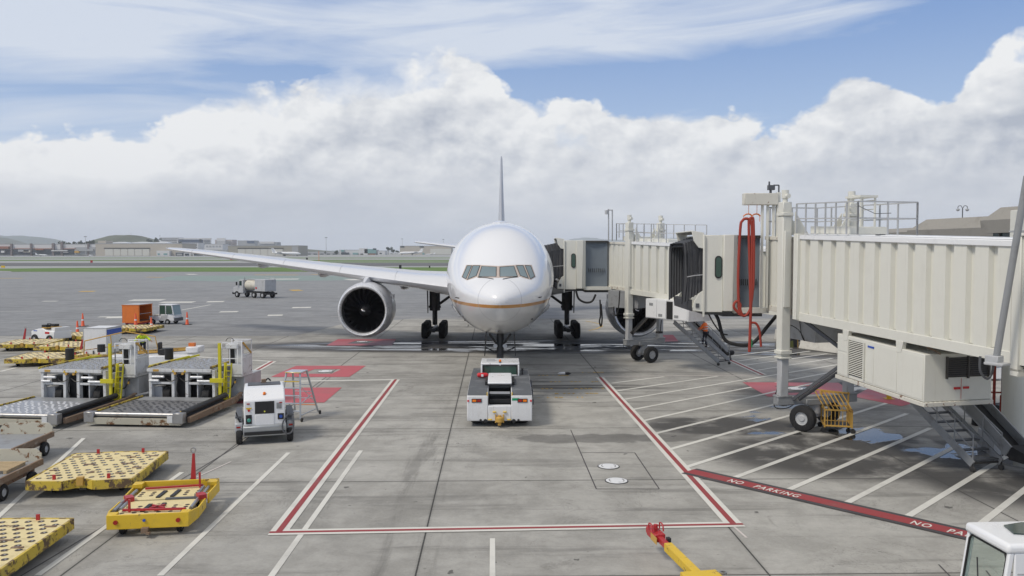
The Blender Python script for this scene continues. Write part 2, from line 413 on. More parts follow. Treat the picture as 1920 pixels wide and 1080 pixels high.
    v = (fine - .5) * .34 + (grit - .5) * .22 + (mot - .5) * .42 + 1.0
    k = nt.nodes.new('ShaderNodeVectorMath'); k.operation = 'SCALE'; nt.links.new(col.s, k.inputs[0]); nt.links.new(v.s, k.inputs[3]); col = E(nt, k.outputs[0])
    rg = (mid - .5) * .2 + .82
    if kind in ('concrete', 'asphalt'):
        n, n2, big, near, patch, pools = wetness(nt, P, x, y)
        film = nz(nt, vscale(nt, P, .10, .8, 1, (7, 3, 0)), 1.0, 5, .6, 1.0)
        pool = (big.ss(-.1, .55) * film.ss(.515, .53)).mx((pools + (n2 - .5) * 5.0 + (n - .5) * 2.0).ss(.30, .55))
        damp_shade = (big.ss(-.35, .30) * n.ss(.24, .44)).mx(near.ss(-.3, .5) * n2.ss(.26, .52)).mx((patch + (n2 - .5) * 3.4).ss(-.05, .35) * .55)
        col = cmix(nt, damp_shade * .92, col, (.046, .044, .042))  # wet darkening, with the shade under the aircraft painted into the same colour
        col = cmix(nt, pool * .8, col, (.018, .018, .02))
        rg = rg - damp_shade * .12
        rg = cmix(nt, pool, comb(nt, rg, rg, rg), (.10, .10, .10))
        nt.links.new(rg.s, b.inputs['Roughness'])
        dry = 1.0 - pool
        bump(nt, b, (fine + grit * .6) * dry, .35, .012)
    else:
        nt.links.new(rg.s, b.inputs['Roughness']); bump(nt, b, fine, .3, .02)
    nt.links.new(col.s, b.inputs['Base Color'])
    return m
def grass_mat():
    m, nt, b = newmat('mown_grass'); tc = nt.nodes.new('ShaderNodeTexCoord'); P = E(nt, tc.outputs['Object'])
    n1 = nz(nt, P, .06, 8, .65); n2 = nz(nt, P, .9, 5, .7)
    col = cmix(nt, n1.ss(.35, .65), (.085, .17, .022), (.13, .20, .045)); col = cmix(nt, n2.ss(.5, .75) * .4, col, (.17, .17, .07))
    nt.links.new(col.s, b.inputs['Base Color']); b.inputs['Roughness'].default_value = .9
    bump(nt, b, n2, .6, .1); return m
def marking(name, c, wear=.5):
    m, nt, b = newmat(name); tc = nt.nodes.new('ShaderNodeTexCoord'); P = E(nt, tc.outputs['Object'])
    n1 = nz(nt, P, 6, 8, .75); n2 = nz(nt, P, .7, 5, .6); n3 = nz(nt, P, 40, 3, .7)
    f = ((n1 * .6 + n2 * .4)).ss(.70 - wear * .22, .80 - wear * .2) * .75 + n3.ss(.6, .75) * .25
    col = cmix(nt, f.sat(), c, (.20, .195, .18)); col = cmix(nt, n2.ss(.45, .7) * .22, col, (.16, .15, .14))
    x, y, z = sep(nt, P)
    n, nn2, big, near, patch, pools = wetness(nt, P, x, y)
    damp_shade = (big.ss(-.35, .30) * n.ss(.24, .44)).mx(near.ss(-.3, .5) * nn2.ss(.26, .52))
    col = cmix(nt, damp_shade * .12, col, (.1, .1, .1)); nt.links.new((.75 - damp_shade * .22).s, b.inputs['Roughness'])
    nt.links.new(col.s, b.inputs['Base Color']); return m
def sheet(name, poly, z, mat, kind='structure'):
    o = MB().add([(p[0], p[1], z) for p in poly], [tuple(range(len(poly)))]).build(name, mat, None, smooth=False)
    for p in o.data.polygons:
        if p.normal.z < 0: p.flip()
    tag(o, kind=kind); return o
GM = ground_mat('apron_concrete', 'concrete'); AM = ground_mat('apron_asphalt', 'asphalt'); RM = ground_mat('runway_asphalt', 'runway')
LM = ground_mat('pale_taxiway', 'pale'); GR = grass_mat()
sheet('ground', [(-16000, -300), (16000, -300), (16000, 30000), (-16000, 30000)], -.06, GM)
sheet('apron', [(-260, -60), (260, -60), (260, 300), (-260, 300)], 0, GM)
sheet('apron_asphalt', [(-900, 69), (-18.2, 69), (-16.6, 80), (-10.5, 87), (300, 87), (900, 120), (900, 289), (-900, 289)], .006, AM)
def strip(name, yb, yt, mat, x0=-2500, x1=2500, z=.01):
    a, b = H * F / (yb - 472), H * F / (yt - 472)
    return sheet(name, [(x0, a), (x1, a), (x1, b), (x0, b)], z, mat)
strip('taxiway', 509.6, 480, LM, z=.02)
g1 = sheet('grass', [(-176, 291), (2500, 291), (2500, 372), (-168, 372), (-232, 330), (-182, 300)], .05, GR)
strip('runway', 499.0, 493, RM, z=.05)
strip('grass', 492.3, 490.2, GR, -160, 2500, .06)
strip('grass', 489.2, 487.4, GR, -2500, 2500, .07)
strip('grass', 484.3, 483.1, GR, -2500, 2500, .08)
strip('apron_far', 480.5, 473.5, LM, -6000, 6000, .09)
# green painted taxiway shoulder
GP = marking('green_shoulder_paint', (.235, .30, .28), .8)
sheet('painted_shoulder', [G(280, 525), G(330, 517), G(835, 517), G(835, 523), G(600, 526), G(420, 528)], .012, GP)

WM = marking('white_marking', (.66, .65, .60), .42); RDM = marking('red_marking', (.30, .045, .05), .6); PKM = marking('pink_zone_marking', (.47, .105, .125), .55)
YM = marking('yellow_marking', (.60, .38, .05), .6); BKM = marking('black_marking', (.06, .055, .06), .3); PW = marking('pale_worn_marking', (.60, .55, .52), .6)
def stripes(name, segs, w, z, mat, lift=0):
    mb = MB()
    for i, sg in enumerate(segs):
        a, b = Vector(sg[0][:2]), Vector(sg[1][:2]); ww = sg[2] if len(sg) > 2 else w
        d = (b - a).normalized(); n = Vector((-d.y, d.x)) * ww / 2; zz = z + (i % 5) * .0006
        mb.add([(*(a - n), zz), (*(b - n), zz), (*(b + n), zz), (*(a + n), zz)], [(0, 1, 2, 3)])
    o = mb.build(name, mat, None, smooth=False, recalc=False); tag(o, kind='structure'); return o
g = G
hatch = [((1147,718.5),(1245.6,706.6)),((1157.4,733),(1346,705.7)),((1171.6,749),(1570,684)),((1187.3,768),(1580,694)),((1207.8,789),(1560,711)),
         ((1228.3,813.3),(1616,719)),((1253.5,843.6),(1625,738.4)),((1283.4,877.3),(1666,755)),((1374.7,896.8),(1701,775.7)),((1480,918),(1745,803)),
         ((1588,943),(1790,838)),((1703,968),(1900,848)),((1840,982),(1960,888)),((1373,668),(1485,653)),((1382,677.5),(1519,658.5)),((1398,685),(1552,663.5)),((1417,695),(1561,672))]
stripes('painted_hatching', [(g(*a), g(*b)) for a, b in hatch], .20, .010, WM)
BX = [g(522, 999), g(742, 712), g(1125, 708), g(1376, 984)]
def triple(segs, ww=.50, rw=.17, dz=0):
    stripes('painted_stand_edge', segs, ww, .014+dz, WM); stripes('painted_stand_line', [(a, b, rw) for a, b in segs], rw, .0185+dz, RDM)
triple([(BX[0], BX[1]), (BX[2], BX[3])], .46, .16)
d0 = (BX[3] - BX[0]).normalized()
triple([(BX[0] - d0 * .22, BX[3] + d0 * .24)], .40, .13, .0022)
stripes('painted_line', [(g(440, 717), g(741, 712), .32), (g(350, 668), g(512, 678), .3), (g(395, 571.5), g(240, 600), .3), (g(120, 634), g(205, 614), .3), (g(0, 697), g(30, 690), .3),
        (g(300, 1080), g(541, 849)), (g(505, 1086), g(677, 845)), (g(923.5, 1010), g(923.5, 1110), .13), (g(-60, 1022), g(157, 822)), (g(70, 1080), g(341, 886)), (g(-60,585.5),g(60,583))], .15, .010, WM)
stripes('painted_line', [(g(1000, 663), g(742, 712)) ][:0] + [(g(1127, 706.5), g(1430, 703.5), .16), (g(340, 908), g(433, 866), .06), (g(1400, 1009), g(1376, 988), .06), (g(620, 594), g(1010, 596), .2)], .15, .011, PW)
triple([(g(440, 718), g(511, 678)), (g(1368, 675), g(1430, 703))], .5, .17)
# pale bars on the far asphalt
def bar(px0, px1, py, h): a, b = g(px0, py), g(px1, py - h * .2); return (a, b, h * g(px0, py).y ** 2 / (H * F))
stripes('painted_line', [bar(245, 307, 563, 2.4), bar(302, 364, 567, 2.4), bar(388, 420, 566, 2), bar(412, 446, 585, 2), bar(548, 583, 577, 2), bar(502, 530, 591.5, 2.2),
        bar(200, 232, 595.5, 3.5), bar(185, 205, 594.5, 1.4), bar(80, 108, 565, 1), bar(650, 684, 524.5, 2.3), bar(505, 560, 523.5, 1.4), bar(350, 368, 514.5, 1.2)], .3, .016, WM)
stripes('painted_line', [bar(150, 178, 546.5, 1.4), bar(8, 16, 522, 2), bar(515, 522, 515.8, 2.4), bar(610, 618, 515, 2), bar(798, 806, 514.5, 1.8), bar(545, 565, 544.5, 2), bar(285, 295, 520, 1.5)], .3, .017, YM)
# thin yellow guide arc beyond the right landing gear
arc = [g(x, y) for x, y in ((1098, 602), (1115, 605), (1127, 608), (1129, 612), (1118, 617), (1104, 620))]
stripes('painted_line', [(arc[i], arc[i+1]) for i in range(5)], .14, .012, YM)
# pink zones round the hydrant pits
def zone(outer, inner, lid, z=.012):
    o = [g(*p) for p in outer]; i = [g(*p) for p in inner]; mb = MB()
    n = 4; mb.add([(p.x, p.y, z) for p in o] + [(p.x, p.y, z) for p in i], [(k, (k+1) % n, n+(k+1) % n, n+k) for k in range(n)])
    ob = mb.build('painted_zone', PKM, None, smooth=False); tag(ob, kind='structure')
    for p in ob.data.polygons:
        if p.normal.z < 0: p.flip()
    if lid: LIDS.append(lid)
LIDS = []
zone([(508,707),(655,707),(686,686),(555,686)], [(566,701),(622,701),(640,692.5),(590,692.5)], (610, 696.5, .42))
zone([(612,648),(735,648),(743,636),(634,636)], [(651,644.5),(690,644.5),(704,639),(668,639)], (679, 641, .42))
zone([(1440,744),(1608,742),(1572,718),(1392,717)], [(1478,737),(1532,736),(1520,724),(1452,724)], (1490, 729, .42))
sheet('painted_zone', [(*g(438,757)[:2],), (*g(608,755)[:2],), (*g(641,727)[:2],), (*g(512,727)[:2],)], .012, PKM)
sheet('painted_zone', [(*g(1243,641)[:2],), (*g(1272,640)[:2],), (*g(1262,628)[:2],), (*g(1232,628)[:2],)], .012, PKM)
sheet('painted_zone', [(*g(1600,744)[:2],), (*g(1690,762)[:2],), (*g(1760,745)[:2],), (*g(1640,722)[:2],)], .012, PKM)
LIDS += [(1141, 875, .33), (1156, 902, .33)]
tag(sheet('concrete_patch', [g(1070,806), g(1118,917), g(1236,917), g(1190,849), g(1090,849)], .003, GM), kind='structure')
stripes('concrete_joint', [(g(1070,806), g(1118,917)), (g(1118,917), g(1236,917)), (g(1236,917), g(1190,849)), (g(1190,849), g(1090,849)),
        (g(1165,742), g(1290,880)), (g(1200, 700), g(1165,690)), (g(-40,1128),g(444,837)), (g(444, 837), g(640,692)), (g(1760, 1059), g(1800,1100))], .035, .008, BKM)
lm = paint('white_pit_lid', (.72, .73, .74), .5, dirt=.3)
for i, (px, py, r) in enumerate(LIDS):
    c = g(px, py)
    o = thing('pit_lid', '', 'pit lid', (c.x, c.y, 0), 0, 'white round fuel pit lids set in the apron')
    MB().lathe((0, 0, .0), (0, 0, 1), [(.0, r), (.022, r), (.026, r - .03), (.026, .001)], 28).build('lid', lm, o)
    MB().lathe((0, 0, .004), (0, 0, 1), [(.0, r + .03), (.014, r + .03), (.014, r + .001)], 28).build('rim', M['black'], o)
    for s_ in (-1, 1):
        hb = MB(); hb.tube([(s_*r*.55 + .05*math.cos(t)*s_, .12*math.sin(t), .03) for t in [k*math.pi/6 - math.pi/2 for k in range(7)]], .008, 5)
        hb.build('handle', M['black'], o)
    o['label'] = ['white round pit lid inside the larger pink zone left of the aircraft nose', 'white round pit lid in the pink zone below the left engine',
                  'white round pit lid in the pink zone behind the near bridge wheels', 'upper of the two white pit lids in the dark outlined slab', 'lower of the two white pit lids in the dark outlined slab'][i]
# no-parking band with its writing
a, b = g(1292, 884), g(1960, 1037); dd = (b - a).normalized()
stripes('painted_band', [(a, b)], .86, .022, BKM); stripes('painted_band', [(a, b)], .50, .026, RDM)
def text_mesh(s_, size, name, mat, Mx, parent=None, kind=None, extrude=0, shear=0, space=1.0):
    cu = bpy.data.curves.new(name, 'FONT'); cu.body = s_; cu.size = size; cu.extrude = extrude; cu.shear = shear; cu.space_character = space
    cu.align_x = 'LEFT'; cu.offset = size * .018
    tmp = bpy.data.objects.new(name, cu); COL.objects.link(tmp); dg = bpy.context.evaluated_depsgraph_get()
    me = bpy.data.meshes.new_from_object(tmp.evaluated_get(dg)); COL.objects.unlink(tmp); bpy.data.objects.remove(tmp)
    me.transform(Mx); me.materials.clear(); me.materials.append(mat)
    o = bpy.data.objects.new(name, me); COL.objects.link(o)
    if parent is not None: o.parent = parent
    if kind: tag(o, kind=kind)
    return o
ang = math.atan2(dd.y, dd.x)
for (px, py, tx) in ((1362, 903.5, 'NO   PARKING'), (1707, 981.5, 'NO   PARKING')):
    p = g(px, py); t_ = (p - a).dot(dd); q = a + dd * t_ + Vector((dd.y, -dd.x, 0)) * .20
    text_mesh(tx, .44, 'painted_words', WM, Matrix.Translation((q.x, q.y, .031)) @ Matrix.Rotation(ang, 4, 'Z') @ Matrix.Diagonal((.66, 1, 1, 1)), kind='structure', space=1.25)
# faded yellow stop-position characters beside the tug
for (px, py, tx, w) in ((1008, 705, '777 - 200', .3), (1030, 717, '747   767 - 300', .3), (1014, 730, '757     - A320   737', .3), (1040, 739, 'B 737 - 900', .3), (1008, 746.5, '-  L 20    11', .3), (1180-90, 699, '1 - 200', .25)):
    p = g(px, py); text_mesh(tx, .38, 'painted_numbers', YM, Matrix.Translation((p.x, p.y, .012)) @ Matrix.Rotation(GA, 4, 'Z'), kind='structure', space=1.2)
# ---------------------------------------------------------------- the parked airliner
def aircraft_paint():
    m, nt, b = newmat('aircraft_paint'); tc = nt.nodes.new('ShaderNodeTexCoord'); P = E(nt, tc.outputs['Object'])
    x, y, z = sep(nt, P); n1 = nz(nt, P, .6, 6, .6); n2 = nz(nt, vscale(nt, P, 2, 2, .4), 2, 6, .65)
    col = cmix(nt, n1.ss(.4, .7) * .10, (.80, .81, .83), (.66, .67, .69))
    zl = z + y * -.002
    lower = zl.lt(4.48)
    col = cmix(nt, lower, col, (.56, .57, .58))
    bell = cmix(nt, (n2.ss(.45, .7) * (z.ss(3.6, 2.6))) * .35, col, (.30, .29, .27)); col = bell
    gold = zl.gt(4.455) * zl.lt(4.61)
    col = cmix(nt, gold, col, (.50, .235, .055))
    # panel joints: rings round the hull and the radome edge
    fr = (y / 2.6); fr = (fr - fr.fl() - .5).ab() * 2.6
    rd = ((x * x) + ((z - 4.78) * (z - 4.78))).pw(.5) 
    rl = (rd - 1.02).ab().ss(.022, .008) * y.lt(1.6)
    line = (fr.ss(.016, .006) * .30 * y.gt(4.2)).mx(rl * .5)
    col = cmix(nt, line, col, (.35, .36, .38))
    nt.links.new(col.s, b.inputs['Base Color']); b.inputs['Roughness'].default_value = .30
    b.inputs['Coat Weight'].default_value = .8; b.inputs['Coat Roughness'].default_value = .05
    bump(nt, b, nz(nt, P, .8, 2, .5), .06, .05)
    return m
AP = aircraft_paint()
WG = paint('wing_grey_paint', (.56, .57, .59), .35, var=.04, dirt=.25, dc=(.4, .39, .37), dscale=1.2, coat=.3)
WL = paint('bare_leading_edge', (.80, .81, .83), .22, metal=.35, var=.03, coat=.3)
NC = paint('nacelle_paint', (.64, .65, .68), .33, var=.04, dirt=.15, dc=(.38, .37, .36), coat=.4)
LIP = paint('bare_inlet_lip', (.74, .75, .77), .28, metal=.35, var=.05)
FANM = paint('fan_blade', (.05, .05, .055), .32, metal=.7, var=.1)
DK = paint('dark_inlet_liner', (.06, .06, .065), .6)
GEAR = paint('gear_leg_grey', (.06, .062, .065), .5, dirt=.4, dc=(.12, .12, .12))
FR = paint('windscreen_frame', (.52, .44, .39), .5, var=.05)
def cockpit_glass():
    m, nt, b = newmat('cockpit_glass'); b.inputs['Base Color'].default_value = (.17, .23, .25, 1); b.inputs['Roughness'].default_value = .05
    b.inputs['Specular IOR Level'].default_value = .8; return m
CG = cockpit_glass()
A_AZ = math.atan(18 / F)
AO = Vector((-.56, 37.7, 0)); A_RZ = A_AZ
AM_ = rootM(AO, A_RZ); AI = AM_.inverted()
PROF = [  # y, z_top, z_bottom, half width
 (0.00, 4.80, 4.76, .02), (.06, 4.98, 4.56, .26), (.2, 5.14, 4.36, .48), (.5, 5.33, 4.08, .80), (1.0, 5.55, 3.76, 1.16), (1.6, 5.74, 3.50, 1.48), (2.2, 5.92, 3.31, 1.74),
 (2.8, 6.22, 3.16, 1.97), (3.4, 6.62, 3.03, 2.17), (4.0, 7.04, 2.93, 2.34), (5.0, 7.62, 2.80, 2.56), (6.0, 8.03, 2.70, 2.73), (7.0, 8.32, 2.63, 2.86), (8.5, 8.60, 2.58, 3.0),
 (10, 8.73, 2.56, 3.07), (12, 8.76, 2.56, 3.10), (44, 8.76, 2.56, 3.10), (48, 8.76, 3.0, 3.02), (52, 8.72, 3.9, 2.7), (56, 8.60, 5.0, 2.1), (60, 8.3, 6.2, 1.3), (63, 7.9, 7.2, .5), (63.7, 7.7, 7.5, .12)]
def prof(y):
    if y <= 0: return PROF[0][1:]
    for i in range(len(PROF)-1):
        if PROF[i][0] <= y <= PROF[i+1][0]:
            a, b = PROF[i], PROF[i+1]; p = PROF[max(i-1, 0)]; q = PROF[min(i+2, len(PROF)-1)]
            t = (y-a[0])/(b[0]-a[0]); h = b[0]-a[0]; res = []
            for k in (1, 2, 3):
                s0 = (b[k]-a[k])/h; sp = (a[k]-p[k])/max(a[0]-p[0], 1e-6) if i > 0 else s0*1.6; sn = (q[k]-b[k])/max(q[0]-b[0], 1e-6) if q is not b else s0
                m0 = 0 if sp*s0 <= 0 else 2*sp*s0/(sp+s0); m1 = 0 if s0*sn <= 0 else 2*s0*sn/(s0+sn)
                if i == 0: m0 = s0*2.0
                t2, t3 = t*t, t*t*t
                res.append((2*t3-3*t2+1)*a[k]+(t3-2*t2+t)*h*m0+(-2*t3+3*t2)*b[k]+(t3-t2)*h*m1)
            return res
    return PROF[-1][1:]
def wline(y):    # height of the widest point
    zt, zb, w = prof(y); t = min(1, y/9.0); return (4.78)*(1-t) + 5.66*t if y < 44 else (zt+zb)/2*.5 + 5.66*.5 if y < 60 else (zt+zb)/2
def ring(y, n=72):
    zt, zb, w = prof(y); zc = min(max(wline(y), zb + .02), zt - .02); pts = []
    for i in range(n):
        t = 2*math.pi*i/n; c, s_ = math.cos(t), math.sin(t)
        e = 1.0
        pts.append(Vector((w*math.copysign(abs(c)**e, c), y, zc + (zt-zc if s_ > 0 else zc-zb)*s_)))
    return pts
def inside(p):
    if p.y <= 0 or p.y > 63: return False
    zt, zb, w = prof(p.y); zc = min(max(wline(p.y), zb+.02), zt-.02)
    h = (zt-zc) if p.z > zc else (zc-zb)
    return (p.x/w)**2 + ((p.z-zc)/h)**2 < 1
CL = AI @ Vector((0, 0, H))
def onhull(px, py, off=.012):
    """where the line of sight through a photo point meets the hull (aircraft coordinates)"""
    d = (AI.to_3x3() @ ray(px, py)).normalized(); lo = 36.0
    while not inside(CL + d*lo) and lo < 60: lo += .05
    hi, lo = lo, lo-.05
    for _ in range(20):
        md = (lo+hi)/2
        if inside(CL + d*md): hi = md
        else: lo = md
    return CL + d*(lo - off)
plane = thing('airliner', 'large white twin engine airliner parked nose on with a thin gold stripe', 'airliner', AO, A_RZ)
ys = [0, .012, .03, .06, .12, .2, .32, .5, .75, 1, 1.3, 1.6, 1.9, 2.2, 2.5, 2.8, 3.1, 3.4, 3.7, 4, 4.5, 5, 5.5, 6, 6.5, 7, 7.7, 8.5, 9.2, 10, 11, 12, 16, 20, 24, 28, 32, 36, 40, 44, 46, 48, 50, 52, 54, 56, 58, 60, 61.5, 63, 63.7]
MB().loft([ring(y) for y in ys]).build('fuselage', AP, plane, sharp=60)
# wing to body fairing
fb = MB(); rr = []
for y, w, zb, zt in ((16, 1.2, 2.55, 2.9), (18, 2.9, 2.36, 3.6), (21, 3.5, 2.18, 4.3), (27, 3.65, 2.1, 4.5), (33, 3.6, 2.1, 4.5), (37, 3.2, 2.25, 4.0), (41, 1.4, 2.5, 2.9)):
    rr.append([Vector((w*math.cos(t), y, (zb+zt)/2 + (zt-zb)/2*math.sin(t))) for t in [2*math.pi*k/28 for k in range(28)]])
fb.loft(rr).build('belly_fairing', WG, plane, sharp=60)
# windscreen: frame and six panes laid on the hull
def patch(corners, name, mat, parent, off, nu=6, nv=4, thick=0.0):
    mb = MB(); P = []
    for j in range(nv+1):
        for i in range(nu+1):
            u, v = i/nu, j/nv
            a = Vector(corners[0]).lerp(Vector(corners[1]), u); b = Vector(corners[3]).lerp(Vector(corners[2]), u); p = a.lerp(b, v)
            P.append(onhull(p.x, p.y, off))
    mb.add(P, [(j*(nu+1)+i, j*(nu+1)+i+1, (j+1)*(nu+1)+i+1, (j+1)*(nu+1)+i) for j in range(nv) for i in range(nu)])
    o = mb.build(name, mat, parent, sharp=60); return o
patch([(901.5,496.8),(933.8,498.6),(933.8,520.9),(894.2,520.9)], 'windscreen_frame', FR, plane, .012)
patch([(933.8,498.6),(966,496.6),(973,520.2),(933.8,520.9)], 'windscreen_frame', FR, plane, .012)
patch([(966,496.2),(997,496.4),(1004.6,518.6),(973,518.6)], 'windscreen_frame', FR, plane, .012)
patch([(973,518.6),(1004.6,518.6),(996,524.4),(982,521.6)], 'windscreen_frame', FR, plane, .012, 4, 2)
patch([(874,496.6),(901.5,496.4),(894.2,519),(865,519.4)], 'windscreen_frame', FR, plane, .012)
patch([(865,519.4),(894.2,519),(888,521.6),(875.4,525.6)], 'windscreen_frame', FR, plane, .012, 4, 2)
panes = [[(903.3,499),(930.6,500.6),(930.2,518.8),(897.2,518.8)], [(937.1,500.6),(963.6,498.8),(970.2,518.4),(937.1,518.8)], [(968,498),(981,497.6),(990.6,521.6),(975.6,516.6)],
         [(984.6,497.6),(995,498.3),(1002.4,518.0),(994.6,522.8)], [(886.6,498),(899.8,498),(893,516.8),(876.4,524)], [(876,498),(884.4,498),(873.6,523),(866.9,519)]]
for k, c in enumerate(panes):
    MB().tube([onhull(c[q % 4][0]+(c[(q+1) % 4][0]-c[q % 4][0])*u_, c[q % 4][1]+(c[(q+1) % 4][1]-c[q % 4][1])*u_, .034) for q in range(4) for u_ in (0, .5)] + [onhull(*c[0], .034)], .016, 5).build('window_seal', M['bronze'], plane)
    patch(c, 'windscreen_pane' if k < 2 else 'cockpit_side_window', CG, plane, .03)
for s_ in ((897, 520.2, 927, 523, 925), (970, 519.5, 941, 523.2, 943)):
    MB().tube([onhull(s_[4], s_[3], .05), onhull((s_[0]+s_[2])/2, 520.6, .06), onhull(s_[0], s_[1]-.6, .05)], .018, 5).build('wiper', M['black'], plane)
# small probes, vents and marks on the nose
for px, py, d in ((865,593,(-.16,-.1,-.02)), (879,609.5,(-.1,-.12,-.12)), (991.5,609,(.1,-.12,-.12)), (860,559,(-.16,-.12,.05)), (1010,558,(.16,-.12,.05))):
    p = onhull(px, py, 0); MB().tube([p, p + Vector(d)*.8, p + Vector(d) + Vector((0,-.12,0))], [.03,.022,.012], 6).build('probe', M['alu'] if py > 580 else M['darkmetal'], plane)
for px, py in ((872,600), (997,598), (935,620)):
    p = onhull(px, py, .004); MB().lathe(p, (0,-1,0), [(0,.05),(.01,.045)], 10).build('static_port', M['darkmetal'], plane)
# entry door outlines seen edge-on, and a row of cabin windows each side
for sx in (-1, 1):
    mb = MB(); k = 0
    for i in range(60):
        y = 9.2 + i*.56
        if 15.6 < y < 17.3 or 26 < y < 27.4: continue
        for q in range(1):
            z0, z1 = 6.08, 6.42; zt, zb, w = prof(y); zc = 5.66; h = zt-zc
            def X(z): return sx*(w*math.sqrt(max(0, 1-((z-zc)/h)**2)) + .012)
            mb.add([(X(z0), y, z0), (X(z0), y+.24, z0), (X(z1), y+.24, z1), (X(z1), y, z1)], [(0,1,2,3)])
    mb.build('cabin_windows', CG, plane, smooth=False)
# wings
def airfoil(le, chord, th, twist=0, n=12):
    up = []; lo = []
    for i in range(n+1):
        t = (1-math.cos(math.pi*i/n))/2
        yt = 5*th*(.2969*math.sqrt(t)-.126*t-.3516*t*t+.2843*t**3-.1036*t**4); cam_ = .018*math.sin(math.pi*t)
        up.append((t, cam_+yt)); lo.append((t, cam_-yt*.9))
    pts = up + lo[1:-1][::-1]
    out_ = []
    for t, h in pts:
        y = t*chord; z = h*chord - math.tan(twist)*y
        out_.append(Vector((le[0], le[1]+y, le[2]+z)))
    return out_
def wing(sx, secs, name, mat, n=12, thick_axis=None):
    rings = []
    for (x, y, z, c, th, tw) in secs:
        rings.append([Vector((p.x*sx, p.y, p.z)) for p in airfoil((x, y, z), c, th, tw, n)])
    mb = MB(); 
    mb.loft(rings); m = len(rings[0])
    # leading strip gets the bare-metal material
    nf = len(rings)-1
    mb.mi = [1 if (k % m in (0,1,2,m-1,m-2,m-3) and k < nf*m) else 0 for k in range(len(mb.f))]
    return mb.build(name, [mat, WL], plane, sharp=50)
WS = [(0, 16.2, 4.35, 16.0, .13, R(2)), (3.0, 18.6, 4.55, 14.0, .14, R(2)), (6.0, 20.6, 4.85, 11.6, .115, R(1)), (9.8, 23.3, 5.22, 9.0, .13, R(.8)), (14, 26.2, 5.66, 7.2, .13, R(.5)), (20, 30.4, 6.27, 5.3, .135, R(-.5)), (26, 34.5, 6.88, 3.5, .135, R(-1.5)), (29.6, 37.0, 7.25, 2.4, .085, R(-2)), (30.35, 37.8, 7.34, 1.5, .07, R(-2)), (30.5, 38.5, 7.36, .6, .05, R(-2))]
for sx in (-1, 1):
    w_ = wing(sx, WS, 'wing', WG)
    for x, y, z, L_ in ((20.9, 33.8, 5.95, 3.6), (14.9, 30.4, 5.25, 4.2), (8.0, 29.5, 4.25, 5.2)):
        prof_ = [(0, .02), (.25, .20), (.8, .32), (L_*.4, .36), (L_*.7, .30), (L_*.92, .16), (L_, .02)]
        MB().lathe((sx*x, y, z), (0, 1, 0), prof_, 16).build('flap_track_fairing', NC, w_)
    # slat and aileron gaps on top
    mb = MB()
    for x in (7.6, 12.2, 17.4, 22.6, 27.2):
        t = [s for s in range(len(WS)-1) if WS[s][0] <= x <= WS[s+1][0]][0]; a_, b_ = WS[t], WS[t+1]; f = (x-a_[0])/(b_[0]-a_[0])
        L = [a_[k]+(b_[k]-a_[k])*f for k in range(6)]
        ap = airfoil((x, L[1], L[2]), L[3], L[4], L[5]); 
        mb.tube([Vector((sx*p.x, p.y, p.z+.004)) for p in ap[:4]], .012, 4)
    mb.build('slat_joints', M['grey'], w_)
    MB().lathe((sx*30.42, 37.75, 7.36), (0, 1, 0), [(0, .01), (.08, .05), (.3, .06), (.5, .01)], 10).build('navigation_light', M['redlens'] if sx > 0 else M['lens'], w_)
# tailplane and fin
for sx in (-1, 1):
    wing(sx, [(0, 55.6, 7.05, 7.6, .10, 0), (2.0, 56.4, 7.2, 6.4, .095, 0), (10.3, 62.4, 8.2, 2.6, .12, 0), (10.7, 63.1, 8.25, 1.6, .06, 0)], 'tailplane', WG)
FINM = paint('fin_blue_grey_paint', (.42, .44, .48), .35, var=.04)
mb = MB(); rr = []
for (z, y, c, th) in ((8.3, 50.6, 9.6, .105), (9.2, 52.0, 8.6, .10), (13.5, 56.4, 5.9, .09), (18.2, 61.2, 3.0, .085), (18.5, 61.8, 2.2, .05)):
    rr.append([Vector((p.z, y + p.y, z)) for p in airfoil((0, 0, 0), c, th, 0) for p in [Vector((0, p.y, p.z - .018*c*math.sin(math.pi*min(1, max(0, p.y/c)))))]])
mb.loft(rr).build('fin', FINM, plane, sharp=50)
MB().loft([[Vector((w*math.cos(t), y, 8.55 + .32*math.sin(t)*h)) for t in [2*math.pi*k/16 for k in range(16)]] for y, w, h in ((11, .05, .8), (11.6, .6, 1.1), (13.5, .62, 1.1), (14.6, .05, .8))]).build('antenna_fairing', AP, plane)
